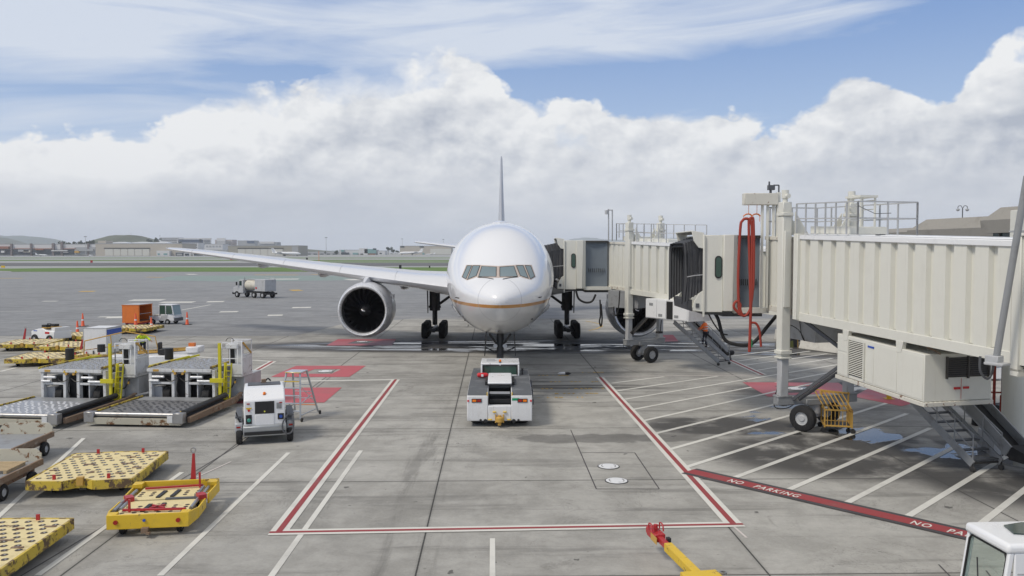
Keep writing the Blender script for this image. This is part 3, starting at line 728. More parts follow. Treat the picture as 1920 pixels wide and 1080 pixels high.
# engines
for sx in (-1, 1):
    ex, ey, ez = sx*9.84, 21.2, 2.83
    def ringl(y, r, n=56, tilt=0): return [Vector((ex + r*math.cos(t), ey + y, ez + r*math.sin(t)*(1.03))) for t in [2*math.pi*k/n for k in range(n)]]
    nac = MB().loft([ringl(*p) for p in ((.42, 1.84), (.9, 1.93), (1.6, 1.97), (2.6, 1.98), (3.6, 1.92), (4.6, 1.78), (5.3, 1.62), (5.35, 1.5), (3.0, 1.5))], cap=False).build('engine_nacelle', NC, plane)
    MB().loft([ringl(*p) for p in ((.42, 1.845), (.2, 1.815), (.06, 1.76), (0, 1.70), (.03, 1.64), (.12, 1.59), (.26, 1.555))], cap=False).build('inlet_lip', LIP, nac)
    MB().loft([ringl(*p) for p in ((.26, 1.555), (.7, 1.54), (1.2, 1.56), (1.6, 1.57), (1.62, .3))], cap=False).build('inlet_liner', DK, nac)
    fm = MB()
    for k in range(22):
        t0 = 2*math.pi*k/22; P_ = []
        for j in range(7):
            r = .42 + (1.54-.42)*j/6; tw = R(28 + 34*j/6); c = .20 + .16*math.sin(math.pi*(j/6*.8+.1)); sweep = .16*math.sin(j/6*math.pi*.9)
            for s_ in (-1, 1):
                da = s_*c*math.sin(tw)/r*.55; yy = s_*c*math.cos(tw)*.9
                a_ = t0 + da + sweep/ r * .6
                P_.append(Vector((ex + r*math.cos(a_), ey + 1.15 + yy, ez + r*math.sin(a_)*1.0)))
        fm.add(P_, [(2*j, 2*j+1, 2*j+3, 2*j+2) for j in range(6)])
    fm.build('fan_blades', FANM, nac, recalc=False)
    MB().lathe((ex, ey+.30, ez), (0, 1, 0), [(0, .01), (.06, .10), (.2, .2), (.45, .34), (.75, .44), (.9, .46)], 24).build('spinner', paint('spinner_black', (.03, .03, .033), .3), nac)
    MB().tube([(ex + .17*math.cos(a_)*k_, ey+.29 + .14*k_, ez + .17*math.sin(a_)*k_) for a_, k_ in ((2.6, .9), (2.9, .55), (3.4, .2), (5.8, .2), (5.9, .6))], .028, 5, smooth=3).build('spinner_mark', M['clean_white'], nac)
    MB().loft([ringl(*p) for p in ((4.6, 1.05), (5.6, 1.0), (6.6, .8), (7.3, .6))], cap=True).build('core_cowl', M['darkmetal'], nac)
    MB().loft([[Vector((ex + w*c, y, z0 + (z1-z0)*q)) for c, q in ((-1,0),(1,0),(1,.7),(.5,1),(-.5,1),(-1,.7))] for y, w, z0, z1 in ((21.9, .12, 4.6, 4.85), (22.8, .26, 4.3, 5.12), (24.2, .32, 4.0, 5.30), (26.5, .30, 3.9, 5.2), (30, .1, 4.2, 4.9))]).build('pylon', NC, plane, sharp=40)
    # strake and hinge marks
    MB().box(ex - sx*1.86-.02, ex - sx*1.86+.02, ey+2.0, ey+3.1, ez+.75, ez+1.05).build('strake', NC, nac)
# landing gear
def wheel(mb_t, c, r, w, axis=(1,0,0), rim=None, rr=.55):
    c = Vector(c); ax = Vector(axis).normalized()
    mb_t.lathe(c - ax*w/2, ax, [(0, r*.50), (0, r*.86), (w*.10, r*.96), (w*.25, r), (w*.75, r), (w*.9, r*.96), (w, r*.86), (w, r*.50)], 28, close=True)
    if rim is not None: rim.lathe(c - ax*w*.42, ax, [(0, .02), (0, r*.2), (w*.12, r*.28), (w*.10, r*.46), (w*.0, r*.52), (w*.84, r*.52), (w*.74, r*.46), (w*.72, r*.28), (w*.84, r*.2), (w*.84, .02)], 20)
for sx in (-1, 1):
    gx, gy = sx*5.48, 30.8
    leg = MB(); leg.cyl((gx, gy, 1.0), (gx, gy, 2.3), .21); leg.cyl((gx, gy, 2.2), (gx, gy-.1, 4.4), .44); leg.cyl((gx-.5, gy-.05, 2.5), (gx+.5, gy-.05, 2.5), .1)
    leg.cyl((gx, gy-.2, 2.15), (gx, gy-.55, 1.5), .06); leg.cyl((gx, gy-.55, 1.5), (gx, gy-.15, 1.0), .06)
    lg = leg.build('main_gear_leg', GEAR, plane)
    br = MB(); br.cyl((gx, gy, 2.45), (gx - sx*2.4, gy-.3, 4.2), .11); br.cyl((gx, gy, 3.7), (gx - sx*1.7, gy-.2, 4.3), .08); br.build('side_brace', GEAR, lg)
    MB().prism([(gx + sx*.55, gy-.6, 4.3), (gx + sx*.62, gy+.9, 4.3), (gx + sx*.60, gy+.8, 2.2), (gx + sx*.50, gy-.5, 2.0)], (sx*.07, 0, 0)).build('gear_door', GEAR, lg)
    MB().beam((gx, gy-1.75, .66), (gx, gy+1.75, .66), .26, .30).build('bogie_beam', GEAR, lg)
    for dy in (-1.47, 0, 1.47):
        for s2 in (-1, 1):
            t_ = MB(); rm = MB(); wheel(t_, (gx + s2*.70, gy+dy, .645), .645, .50, rim=rm); o_ = t_.build('tyre', M['rubber'], lg); rm.build('rim', M['lgrey'], o_)
        MB().cyl((gx-.6, gy+dy, .645), (gx+.6, gy+dy, .645), .09).build('axle', GEAR, lg)
ngy = 5.9
leg = MB(); leg.cyl((0, ngy, .5), (0, ngy, 1.5), .13); leg.cyl((0, ngy, 1.4), (0, ngy+.1, 2.9), .19); leg.cyl((-.35, ngy, 1.75), (.35, ngy, 1.75), .07); leg.cyl((0, ngy-.15, 1.45), (0, ngy-.42, 1.0), .05); leg.cyl((0, ngy-.42, 1.0), (0, ngy-.1, .6), .05)
leg.cyl((0, ngy+.1, 1.9), (-.55, ngy-.5, 2.75), .06); leg.cyl((0, ngy+.1, 1.9), (.55, ngy-.5, 2.75), .06)
lg = leg.build('nose_gear_leg', GEAR, plane)
for s2 in (-1, 1):
    t_ = MB(); rm = MB(); wheel(t_, (s2*.32, ngy, .54), .54, .38, rim=rm); o_ = t_.build('tyre', M['rubber'], lg); rm.build('rim', M['lgrey'], o_)
    MB().prism([(s2*.72, ngy-.9, 2.75), (s2*.72, ngy+1.2, 2.75), (s2*.78, ngy+1.0, 1.75), (s2*.78, ngy-.55, 1.6)], (s2*.05, 0, 0)).build('nose_gear_door', GEAR, lg)
    MB().cyl((s2*.25, ngy-.2, 2.1), (s2*.25, ngy-.32, 2.1), .11).build('landing_light', M['lens'], lg)
    MB().beam((s2*.2, ngy-.1, 1.75), (s2*.78, ngy-.1, 2.0), .06, .06).build('door_link', GEAR, lg)
# ---------------------------------------------------------------- passenger boarding bridges
def corrug(mb, x0, x1, y, zf, depth, pitch, ztop, zbot, sgn):
    """vertical ribbed wall along local x; zf(x) is the slope offset"""
    xs = []; x = x0; k = 0
    while x < x1 - .01:
        for dx_, dd_ in ((0, 0), (.60*pitch, 0), (.66*pitch, 1), (.88*pitch, 1)):
            if x + dx_ < x1: xs.append((x + dx_, dd_))
        x += pitch
    xs.append((x1, 0)); vs = []
    for xx, d_ in xs:
        yy = y - sgn*depth*d_ * -1
        vs += [(xx, yy, zbot + zf(xx)), (xx, yy, ztop + zf(xx))]
    mb.add(vs, [(2*i, 2*i+2, 2*i+3, 2*i+1) for i in range(len(xs)-1)])
def rail(mb, pts, h, r=.024, step=1.2, mids=1, posts=True):
    for a, b in zip(pts[:-1], pts[1:]):
        a, b = Vector(a), Vector(b); L = (b-a).length; n = max(1, round(L/step))
        for m_ in range(mids+1):
            hh = h*(1 - m_/(mids+1)); mb.beam(a+Vector((0,0,hh)), b+Vector((0,0,hh)), r*1.8, r*1.8)
        for k in range(n+1):
            p = a.lerp(b, k/n); mb.beam(p, p+Vector((0,0,h)), r*1.9, r*1.9)
def bridge(name, label, O, d, slope, zb0, zt0, W2, xin0, xout0, xend, pitch, colh, colr):
    """O: ground point under the lift columns, d: direction towards the terminal"""
    rz = math.atan2(d[1], d[0]); root = thing(name, label, 'boarding bridge', (O[0], O[1], 0), rz, 'boarding bridges serving the airliner')
    RM_ = rootM((O[0], O[1], 0), rz).inverted(); zf = lambda x: slope*x
    def slab(mb, x0, x1, y0, y1, z0, z1):   # box that follows the slope
        mb.add([(x, y, z + zf(x)) for z in (z0, z1) for x, y in ((x0,y0),(x1,y0),(x1,y1),(x0,y1))], [(0,3,2,1),(4,5,6,7),(0,1,5,4),(1,2,6,5),(2,3,7,6),(3,0,4,7)])
    # outer tunnel
    mb = MB(); wo = W2
    corrug(mb, xout0, xend, -wo, zf, .15, pitch, zt0-.16, zb0+.16, 1); corrug(mb, xout0, xend, wo, zf, .15, pitch, zt0-.16, zb0+.16, -1)
    mb.add([(x, y, z + zf(x)) for x in (xout0, xend) for y, z in ((-wo+.17, zb0+.1), (wo-.17, zb0+.1), (wo-.17, zt0-.1), (-wo+.17, zt0-.1))], [(0,1,2,3),(4,7,6,5),(0,4,5,1),(3,2,6,7)])
    tun = mb.build('outer_tunnel', M['cream'], root, smooth=False)
    mb = MB(); slab(mb, xout0-.06, xend, -wo-.05, wo+.05, zt0-.16, zt0+.02); slab(mb, xout0-.02, xend, -wo+.25, wo-.25, zt0+.02, zt0+.07)
    mb.build('roof', M['clean_white'], tun, bevel=.02)
    mb = MB()
    for s in (-1, 1):
        slab(mb, xout0-.05, xend, s*(wo-.04)-.07, s*(wo-.04)+.07, zb0-.16, zb0+.16)
    slab(mb, xout0, xend, -wo+.12, wo-.12, zb0-.05, zb0+.08)
    mb.build('floor_frame', M['cream'], tun, bevel=.01)
    # inner tunnel
    mb = MB(); wi = W2 - .22
    for s in (-1, 1): corrug(mb, xin0, xout0+.5, s*wi, zf, .07, pitch*.62, zt0-.22, zb0+.2, -s)
    slab(mb, xin0, xout0+.5, -wi+.03, wi-.03, zb0+.1, zt0-.14); mb.build('inner_tunnel', M['cream'], root, smooth=False)
    mb = MB(); slab(mb, xin0-.04, xout0+.4, -wi-.05, wi+.05, zt0-.22, zt0-.08); slab(mb, xin0, xout0+.4, -wi-.03, wi+.03, zb0-.02, zb0+.2)
    mb.build('inner_frame', M['rustedge'], root, bevel=.01)
    # end collar
    mb = MB(); 
    for s in (-1, 1): slab(mb, xout0-.12, xout0+.16, s*(wo+.05)-.09, s*(wo+.05)+.09, zb0-.12, zt0+.06)
    mb.build('tunnel_collar', M['cream_flat'], root, bevel=.015)
    # lift columns, cross beam, bogie
    cols = []
    for s in (-1, 1):
        yc = s*colr
        c_ = MB(); c_.box(-.20, .20, yc-.20, yc+.20, 2.9, colh[1]-1.0); col = c_.build('lift_column', M['cream_flat'], root, bevel=.04, seg=2)
        MB().box(-.17, .17, yc-.17, yc+.17, colh[0], 3.2).build('inner_column', M['lgrey'], col, bevel=.03)
        b_ = MB(); b_.box(-.24, .24, yc-.24, yc+.24, colh[1]-1.0, colh[1]-.86); b_.box(-.19, .19, yc-.19, yc+.19, colh[1]-.86, colh[1]-.45); b_.box(-.25,.25,yc-.25,yc+.25, 3.0, 3.16)
        b_.box(-.25,.25,yc-.25,yc+.25, 2.82, 2.9); b_.build('column_collar', M['cream_flat'], col, bevel=.02)
        m_ = MB(); m_.cyl((0, yc, colh[1]-.45), (0, yc, colh[1]-.30), .10); m_.cyl((0, yc, colh[1]-.30), (0, yc, colh[1]+.02), .14); m_.cyl((.02, yc, colh[1]-.22), (.26, yc, colh[1]-.22), .09); m_.build('lift_motor', M['cream'], col)
        MB().box(.21, .30, yc-.16, yc+.10, zb0+.3, zt0+.15).build('column_guide', M['cream'], col, bevel=.01)
        g_ = MB(); g_.prism([(-.25, yc - s*.28, zt0), (-.25, yc - s*.9, zt0), (-.25, yc - s*.28, zt0+.9)], (.04, 0, 0)); g_.prism([(.25, yc - s*.28, zt0), (.25, yc - s*.9, zt0), (.25, yc - s*.28, zt0+.9)], (.04, 0, 0)); g_.build('gusset', M['cream'], col)
        cb_ = MB(); cb_.tube([(-.21, yc-.05, zt0+.9), (-.23, yc-.10, zt0+.2), (-.22, yc-.12, zb0+1.6)], .015, 5, smooth=4)
        cb_.tube([(-.22, yc+.05, zb0+.9), (-.3, yc, zb0+.2), (-.23, yc-.1, zb0-.4), (-.23, yc-.05, zb0-1.3)], .018, 5, smooth=4); cb_.box(-.28, -.20, yc-.12, yc+.04, zb0+.55, zb0+.85)
        cb_.build('column_cable', M['dgrey'], col)
    zc = colh[0]
    mb = MB(); mb.box(-.18, .18, -colr-.3, colr+.3, zc-.18, zc+.14); mb.box(-.24, .24, -.55, .55, zc-.22, zc+.02); mb.box(-.2,.2,-colr-.32,-colr+.32, zc+.12, zc+.2); mb.box(-.2,.2,colr-.32,colr+.32, zc+.12, zc+.2)
    xb = mb.build('cross_beam', M['grey'], root, bevel=.02)
    MB().box(-.18, -.165, -.45, .1, zc-.06, zc+.1).build('warning_plate', M['ochre'], xb)
    mb = MB(); mb.tube([(-.2, -colr+.1, zc+.5), (-.34, -colr+.25, zc-.25), (-.3, -colr+.5, zc-.1), (-.28, -.5, zc-.2)], .022, 5, smooth=5); mb.tube([(-.2, -colr-.1, zc+.5), (-.42, -colr-.1, zc-.32), (-.4, -colr+.45, zc-.42), (-.3, -.6, zc-.15)], .02, 5, smooth=5)
    mb.tube([(-.2, -colr+.0, zc+.55), (-.5, -colr+.02, zc-.22), (-.42, -colr+.6, zc-.3), (-.3, -.4, zc-.12)], .02, 5, smooth=5); mb.build('cable_loop', M['black'], xb)
    bog = MB(); ba = R(20); bx, by = math.cos(ba), math.sin(ba)
    bog.cyl((0, 0, .58), (0, 0, zc), .2); bog.beam((-math.cos(R(colh[2]))*colh[3], -math.sin(R(colh[2]))*colh[3], .54), (math.cos(R(colh[2]))*colh[3], math.sin(R(colh[2]))*colh[3], .54), .2, .22); bog.cyl((-.35*by, -.35*bx, .54), (-.1*by, -.1*bx, .9), .13)
    bg_ = bog.build('wheel_bogie', M['lgrey'], root)
    MB().cb((-.28, .1, .78), .2, .34, .26, ba).build('drive_motor', M['blue'] if name == 'boarding_bridge' and O[1] > 40 else M['dgrey'], bg_)
    ax = Vector((math.cos(R(colh[2])), math.sin(R(colh[2])), 0)); pr = Vector((-ax.y, ax.x, 0))
    for s in (-1, 1):
        t_ = MB(); rm = MB(); c_ = ax*s*colh[3]*1.0
        wheel(t_, (c_.x, c_.y, .52), .52, .34, ax, rim=rm); o_ = t_.build('tyre', M['rubber'], bg_); rm.build('rim', M['lgrey'], o_)
    # braces
    return root, RM_, zf, slab
def cab(root, RM_, C, zb, zt, cw=1.0, bl=.3):
    """cab at the aircraft end, built square to the apron; C: where it meets the inner tunnel (world); cw: curtain width; bl: canopy reach"""
    T = RM_ @ Matrix.Translation((C[0], C[1], 0)); depth = 3.3; xp = -cw; xb = xp - .62; xe = xb - .80
    mb = MB(T); n = 26; P_ = []
    for i in range(n*2+1):
        t = i/(n*2); x = -(cw+.05)*t + .04; y = .16 + .10*math.sin(math.pi*t) + (.025 if i % 2 else 0)
        P_ += [(x, y, zb+.12), (x, y, zt-.16)]
    mb.add(P_, [(2*i, 2*i+1, 2*i+3, 2*i+2) for i in range(n*2)]); cur = mb.build('slat_curtain', M['curtain'], root, smooth=False)
    mb = MB(T)
    for i in range(9): mb.box(-cw*(.12+.09*i)-.02, -cw*(.12+.09*i)+.012, .13, .15, zb+1.05, zb+1.32)
    mb.build('slat_vents', M['black'], cur)
    MB(T).box(-cw-.02, .12, .05, 3.0, zt-.17, zt-.06).build('curtain_track', M['bronze'], root)
    mb = MB(T); mb.box(-cw-.02, .0, .35, 3.0, zb+.15, zt-.18); mb.box(-cw-.1, .4, -.02, 3.0, zb-.12, zb+.11); mb.build('rotunda_floor', M['cream_flat'], root, bevel=.01)
    mb = MB(T); mb.prism([(xp+.0, -.06, zb-.02), (xp-.22, -.24, zb-.02), (xb, -.22, zb-.02), (xb, depth, zb-.02), (xp, depth-.1, zb-.02)], (0, 0, zt-zb-.02)); mb.build('cab_side_panel', M['cream_flat'], root, bevel=.02)
    mb = MB(T); mb.prism([(xb, -.10, zb-.07), (xe, -.02, zb-.07), (xe, depth, zb-.07), (xb, depth, zb-.07)], (0, 0, zt-zb+.02)); body = mb.build('cab', M['cream_flat'], root, bevel=.02)
    def oval(x0, x1, z0, z1, y, n=8):
        r = (x1-x0)/2; cx = (x0+x1)/2
        return [(cx + r*math.cos(t), y, z1-r + r*math.sin(t)) for t in [math.pi*k/n for k in range(n+1)]] + [(cx - r*math.cos(t), y, z0+r - r*math.sin(t)) for t in [math.pi*k/n for k in range(n+1)]]
    MB(T).prism(oval(xb-.34, xb-.04, zb+1.35, zb+2.3, -.10), (0, -.03, 0)).build('cab_window_frame', M['black'], body)
    MB(T).prism(oval(xb-.30, xb-.08, zb+1.41, zb+2.24, -.135), (0, -.008, 0)).build('cab_window', M['cabglass'], body)
    mb = MB(T)
    for y in (-.06, depth-.04):
        mb.prism([(xe, y, zt+.05), (xe-.52, y, zt+.14), (xe-.42, y, zt-.30), (xe-.22, y, zt-.58), (xe, y, zt-.62)], (0, .06, 0))
        mb.prism([(xe, y, zb+.85), (xe-.18, y, zb+.72), (xe-.36, y, zb+.42), (xe-.42, y, zb+.28), (xe-.44, y, zb+.0), (xe, y, zb-.06)], (0, .06, 0))
    mb.prism([(xe, 0, zt+.0), (xe-.52, 0, zt+.09), (xe-.52, 0, zt+.14), (xe, 0, zt+.05)], (0, depth-.04, 0)); mb.box(xe-.44, xe, 0, depth-.04, zb-.05, zb+.05); mb.box(xe-.03, xe+.05, -.12, -.03, zb-.27, zt-.05)
    mb.build('cab_hood', M['cream_flat'], body, bevel=.012)
    mb = MB(T); far = xe - .48 - bl; n = 14; rings = []
    for i in range(n+1):
        t = i/n; x = xe + (far-xe)*t; k_ = .07 if i % 2 else 0
        zt_ = zt - .10 - .28*t - k_; zb_ = zb + .80 - .55*t + k_*.5; y0 = .02 + k_*.6; y1 = depth - .1 - k_*.6; wv = .05*math.sin(i*1.7); ww = .07*math.sin(i*2.9)
        rings.append([Vector((x - .06*t, y0, zb_)), Vector((x+wv, y0, zb_*.6+zt_*.4)), Vector((x+ww, y0, zt_-.45)), Vector((x, y0+.25, zt_)), Vector((x, y1-.25, zt_)), Vector((x, y1, zt_-.25)), Vector((x, y1, zb_)),
                      Vector((x, y1-.14, zb_)), Vector((x, y1-.14, zt_-.32)), Vector((x, y1-.35, zt_-.13)), Vector((x, y0+.35, zt_-.13)), Vector((x, y0+.14, zt_-.32)), Vector((x, y0+.14, zb_))])
    mb.loft(rings, cap=False); can = mb.build('canopy_bellows', M['bellows'], body, sharp=20)
    MB(T).tube([(xe+.05, -.06, (zb+zt)/2-.1), (xe-.4, -.1, (zb+zt)/2-.14), (far+.15, -.05, (zb+zt)/2-.2)], .02, 5).build('canopy_strut', M['lgrey'], can)
    MB(T).prism([(xe-.46,-.02,zb+.45),(xe-.62,-.02,zb+.40),(xe-.58,-.02,zb+.0),(xe-.46,-.02,zb-.04)],(0,depth-.1,0)).build('canopy_flap', M['bellows'], can)
    MB(T).box(xe-.32, xe-.18, -.10, -.06, zb+.12, zb+.3).build('cab_lamp', M['dgrey'], body)
    mb = MB(T); mb.box(-1.4, .3, .6, 2.6, zb-.3, zb-.12); mb.box(xe+.1, xp, .3, 2.8, zb-.2, zb-.08); mb.build('cab_underframe', M['dgrey'], root)
    return T
zb0, zt0 = 4.55, 7.72
# near bridge ------------------------------------------------
dN = Vector((.233, -.972)).normalized(); ON = (12.2, 33.0)
rN, RN, zfN, slabN = bridge('boarding_bridge', 'cream ribbed boarding bridge in the right foreground with red hoses hanging from it', ON, dN, -.034, zb0+.02, zt0-.01, 1.34, -2.0, .72, 11.1, .80, (1.16, 9.45, 122, 1.1), 1.49)
CN = (10.42, 34.75)
TN = cab(rN, RN, CN, 4.58, 7.80, .96, .36)
# second, larger tunnel section and the telescoping frame
mb = MB(); corrug(mb, 11.3, 17, -1.5, zfN, .08, .8, zt0+.1, zb0-.1, 1)
mb.add([(x, y, z + zfN(x)) for x in (11.3, 17) for y, z in ((-1.48, zb0-.15), (1.5, zb0-.15), (1.5, zt0+.14), (-1.48, zt0+.14))], [(0,1,2,3),(4,7,6,5),(0,4,5,1),(1,5,6,2),(3,2,6,7)]); mb.build('rear_tunnel', M['cream'], rN, smooth=False)
mb = MB()
for s in (-1, 1): slabN(mb, 11.02, 11.3, s*1.47-.09, s*1.47+.09, zb0-.3, zt0+.16)
slabN(mb, 11.02, 11.3, -1.56, 1.56, zb0-.42, zb0-.2); slabN(mb, 11.02, 17, -1.58, 1.58, zt0+.12, zt0+.2); mb.build('rear_collar', M['cream_flat'], rN, bevel=.02)
mb = MB(); slabN(mb, 13.2, 16.6, -1.9, 1.9, 3.6, 7.9); mb.lathe((15, 0, .0), (0, 0, 1), [(0, .9), (.25, .9), (.3, .55), (3.7, .5)], 24); mb.build('rotunda', M['cream_flat'], rN)
# hangers + HVAC unit slung under the tunnel
mb = MB()
for x in (3.75, 6.5):
    for s in (-1, 1): mb.prism([(x-.14, s*1.30-.08, zb0-.12+zfN(x)), (x+.2, s*1.30-.08, zb0-.12+zfN(x)), (x+.12, s*1.30-.08, zb0-.5+zfN(x)), (x-.10, s*1.30-.08, zb0-.5+zfN(x))], (0, .16, 0))
mb.build('hanger', M['cream_flat'], rN, bevel=.01)
hv = MB(); slope_hv = -.055
def hz(x): return slope_hv*(x-3.3)
hx0, hx1, hy0, hy1, hz0, hz1 = 3.3, 7.65, -1.36, 1.12, 2.66, 4.14
hv.add([(x, y, z + hz(x)) for z in (hz0, hz1) for x, y in ((hx0,hy0),(hx1,hy0),(hx1,hy1),(hx0,hy1))], [(0,3,2,1),(4,5,6,7),(0,1,5,4),(1,2,6,5),(2,3,7,6),(3,0,4,7)])
hvo = hv.build('air_conditioning_unit', M['cream_flat'], rN, bevel=.025, seg=2)
def face(x0, x1, z0, z1, off=.012):
    mb.add([(x, hy0-off*q, z+hz(x)) for q in (0, 1) for x, z in ((x0,z0),(x1,z0),(x1,z1),(x0,z1))], [(0,3,2,1),(4,5,6,7),(0,1,5,4),(1,2,6,5),(2,3,7,6),(3,0,4,7)])
for x0, x1, z0, z1 in ((3.34, 3.92, 3.55, 4.08), (3.34, 3.92, 2.72, 3.50), (4.86, 5.28, 2.72, 4.06), (5.32, 6.42, 2.72, 4.06), (6.46, 7.60, 2.72, 4.06)):
    mb = MB(); face(x0, x1, z0, z1); mb.build('access_panel', M['cream_flat'], hvo, bevel=.006)
mb = MB(); face(4.0, 4.80, 2.80, 4.0, .02); mb.build('grille_back', M['black'], hvo)
mb = MB()
for k in range(19):
    z = 2.84 + k*.062; mb.add([(x, y, zz + hz(x)) for x in (4.0, 4.80) for y, zz in ((hy0-.022, z+.012), (hy0-.045, z), (hy0-.045, z+.008), (hy0-.022, z+.022))], [(0,1,2,3),(4,7,6,5),(0,4,5,1),(1,5,6,2),(2,6,7,3),(3,7,4,0)])
for x in (3.96, 4.80): mb.add([(xx, y, zz+hz(x)) for zz in (2.76, 4.04) for xx, y in ((x,hy0-.01),(x+.04,hy0-.01),(x+.04,hy0-.07),(x,hy0-.07))], [(0,3,2,1),(4,5,6,7),(0,1,5,4),(1,2,6,5),(2,3,7,6),(3,0,4,7)])
mb.build('louvre_grille', M['cream_flat'], hvo)
zo = hz(hx1)
MB().box(hx1+.005, hx1+.02, -.55, .95, 3.40+zo, 4.02+zo).build('grille_back', M['black'], hvo)
mb = MB()
for k in range(9): mb.box(hx1+.02, hx1+.06, -.55, .95, 3.44+zo+k*.066, 3.465+zo+k*.066)
for y in (-.6, .18, .95): mb.box(hx1+.01, hx1+.07, y, y+.05, 3.36+zo, 4.05+zo)
mb.build('louvre_grille', M['bronze'], hvo)
mb = MB(); mb.box(hx1+.005, hx1+.012, -.02, -.012+.0, 2.72+zo, 3.36+zo); mb.box(hx1, hx1+.03, -.28, -.06, 3.02+zo, 3.09+zo); mb.box(hx1, hx1+.03, .06, .26, 3.03+zo, 3.10+zo); mb.build('warning_label', M['sign_red'], hvo)
mb = MB(); face(5.0, 5.30, 3.92, 3.98, .03); mb.build('maker_plate', M['blue'], hvo)
mb = MB()
for k in range(14): mb.box(hx1-.4+.1, hx1+.05, hy0+.05+k*.17, hy0+.13+k*.17, hz0-.1+zo, hz0+.0+zo)
slab_ = mb; slab_.add([(x, y, z + hz(x)) for z in (hz0-.14, hz0-.01) for x, y in ((hx0-.06,hy0-.03),(hx1+.06,hy0-.03),(hx1+.06,hy1+.03),(hx0-.06,hy1+.03))], [(0,3,2,1),(4,5,6,7),(0,1,5,4),(1,2,6,5),(2,3,7,6),(3,0,4,7)])
mb.build('unit_tray', M['rustedge'], hvo, bevel=.01)
MB().tube([(7.0, -.9, zb0-.2), (7.3, -1.0, zb0-.45), (7.5, -.9, 4.0), (7.66, -.8, 3.9)], .03, 6, smooth=5).build('unit_pipe', M['rust'], hvo)
# braces down to the wheel beam
mb = MB(); mb.beam((.9, -1.15, zb0-.15), (2.85, -.4, 3.18), .10, .12); mb.beam((2.85, -.4, 3.2), (.2, -1.15, 1.2), .07, .12); mb.beam((2.95, -.15, 3.2), (.25, -.9, 1.2), .07, .12); mb.build('brace', M['dgrey'], rN)
MB().box(1.4, 3.0, .4, 1.2, 1.55, 3.0).build('service_cabinet', M['lgrey'], rN, bevel=.02) if False else None
# equipment box under the cab end
mb = MB(); mb.box(-2.3, -.4, .2, 1.6, 3.35, 4.4); mb.build('equipment_box', M['lgrey'], rN, bevel=.02)
MB().tube([(-1.5, .15, 4.5), (-1.2, .1, 3.6), (-.9, .05, 3.4), (-.5, -.5, 3.9), (-.3, -1.2, 4.2)], .018, 5, smooth=5).build('box_cable', M['black'], rN)
MB(TN).tube([(-1.75, .6, 4.45), (-1.6, .5, 4.15), (-1.35, .5, 3.35), (-.9, .4, 3.1), (-.2, .3, 3.15), (.5, .4, 3.9), (.9, .6, 4.3)], .075, 8, smooth=6).build('ground_power_cable', M['rubber'], rN)
MB(TN).tube([(-2.0, .6, 4.4), (-1.8, .5, 4.0), (-1.5, .45, 3.6), (-1.2, .5, 3.5)], .03, 6, smooth=6).build('thin_cable', M['rubber'], rN)
# roof walkway rails, hatch, hoist arm and lamp
def zr(x): return zt0 + .06 + zfN(x)
mb = MB()
A = [(.35, -1.2, zr(.4)), (4.1, -1.2, zr(4.1))]; rail(mb, A, 1.15, .026, .62)
rail(mb, [(4.1, -1.2, zr(4)), (4.1, 1.2, zr(4))], 1.15, .026, 1.0); rail(mb, [(-1.9, 1.2, zr(-1.9)-.1), (4.1, 1.2, zr(4))], 1.15, .026, 1.0)
rail(mb, [(-1.95, -1.1, zr(-1.9)-.1), (-1.95, 1.2, zr(-1.9)-.1)], 1.15, .026, 1.0)
rail(mb, [(-2.6, -.6, zr(-2)-.1), (-1.9, -.6, zr(-2)-.1)], 1.15, .026, 1.0)
mb.build('roof_railing', M['lgrey'], rN)
mb = MB(); ax_, ay_ = 1.6, .2
for dx_, dy_ in ((0,0),(.75,0),(0,.6),(.75,.6)): mb.beam((ax_+dx_, ay_+dy_, zr(1.6)), (ax_+dx_, ay_+dy_, zr(1.6)+1.35), .06, .06)
for k in range(4): mb.beam((ax_, ay_+.6, zr(1.6)+.25+.33*k), (ax_+.75, ay_+.6, zr(1.6)+.25+.33*k), .035, .035)
mb.cb((ax_+.37, ay_+.3, zr(1.6)+1.38), .9, .75, .08); mb.build('ladder_cage', M['cream'], rN)
mb = MB(); slabN(mb, .9, 3.3, -.95, .6, zt0+.06, zt0+.34); mb.build('roof_hatch_box', M['cream_flat'], rN, bevel=.02)
mb = MB(); mb.tube([(4.1,-1.2,zr(4)+1.0),(5,-1.2,zr(5)+.72),(5.8,-1.2,zr(5)+.7)],.012,5); mb.box(4.9, 5.15, -1.1, -.9, zr(5), zr(5)+.03); mb.build('safety_chain', M['dgrey'], rN)
arm = MB(TN); arm.box(-.85, .55, -.62, -.22, 8.98, 9.46); ao_ = arm.build('hoist_arm', M['rustedge'], rN, bevel=.02)
arm = MB(TN)
for x in (-.10, .12, .36): arm.box(x, x+.09, -.48, -.36, 4.7, 8.98)
arm.box(.52, .66, -.55, -.30, 4.9, 9.5); arm.build('hoist_post', M['cream_flat'], ao_, bevel=.01)
arm = MB(TN); arm.cyl((.28,-.4,9.46),(.28,-.4,9.62),.05); arm.cb((.30,-.4,9.70),.26,.22,.2); arm.cyl((.22,-.4,9.78),(.22,-.4,9.95),.035); arm.beam((.40,-.4,9.8),(.62,-.4,9.8),.05,.05); arm.beam((.62,-.4,9.8),(.62,-.4,9.0),.05,.05)
arm.build('camera_mount', M['dgrey'], ao_)
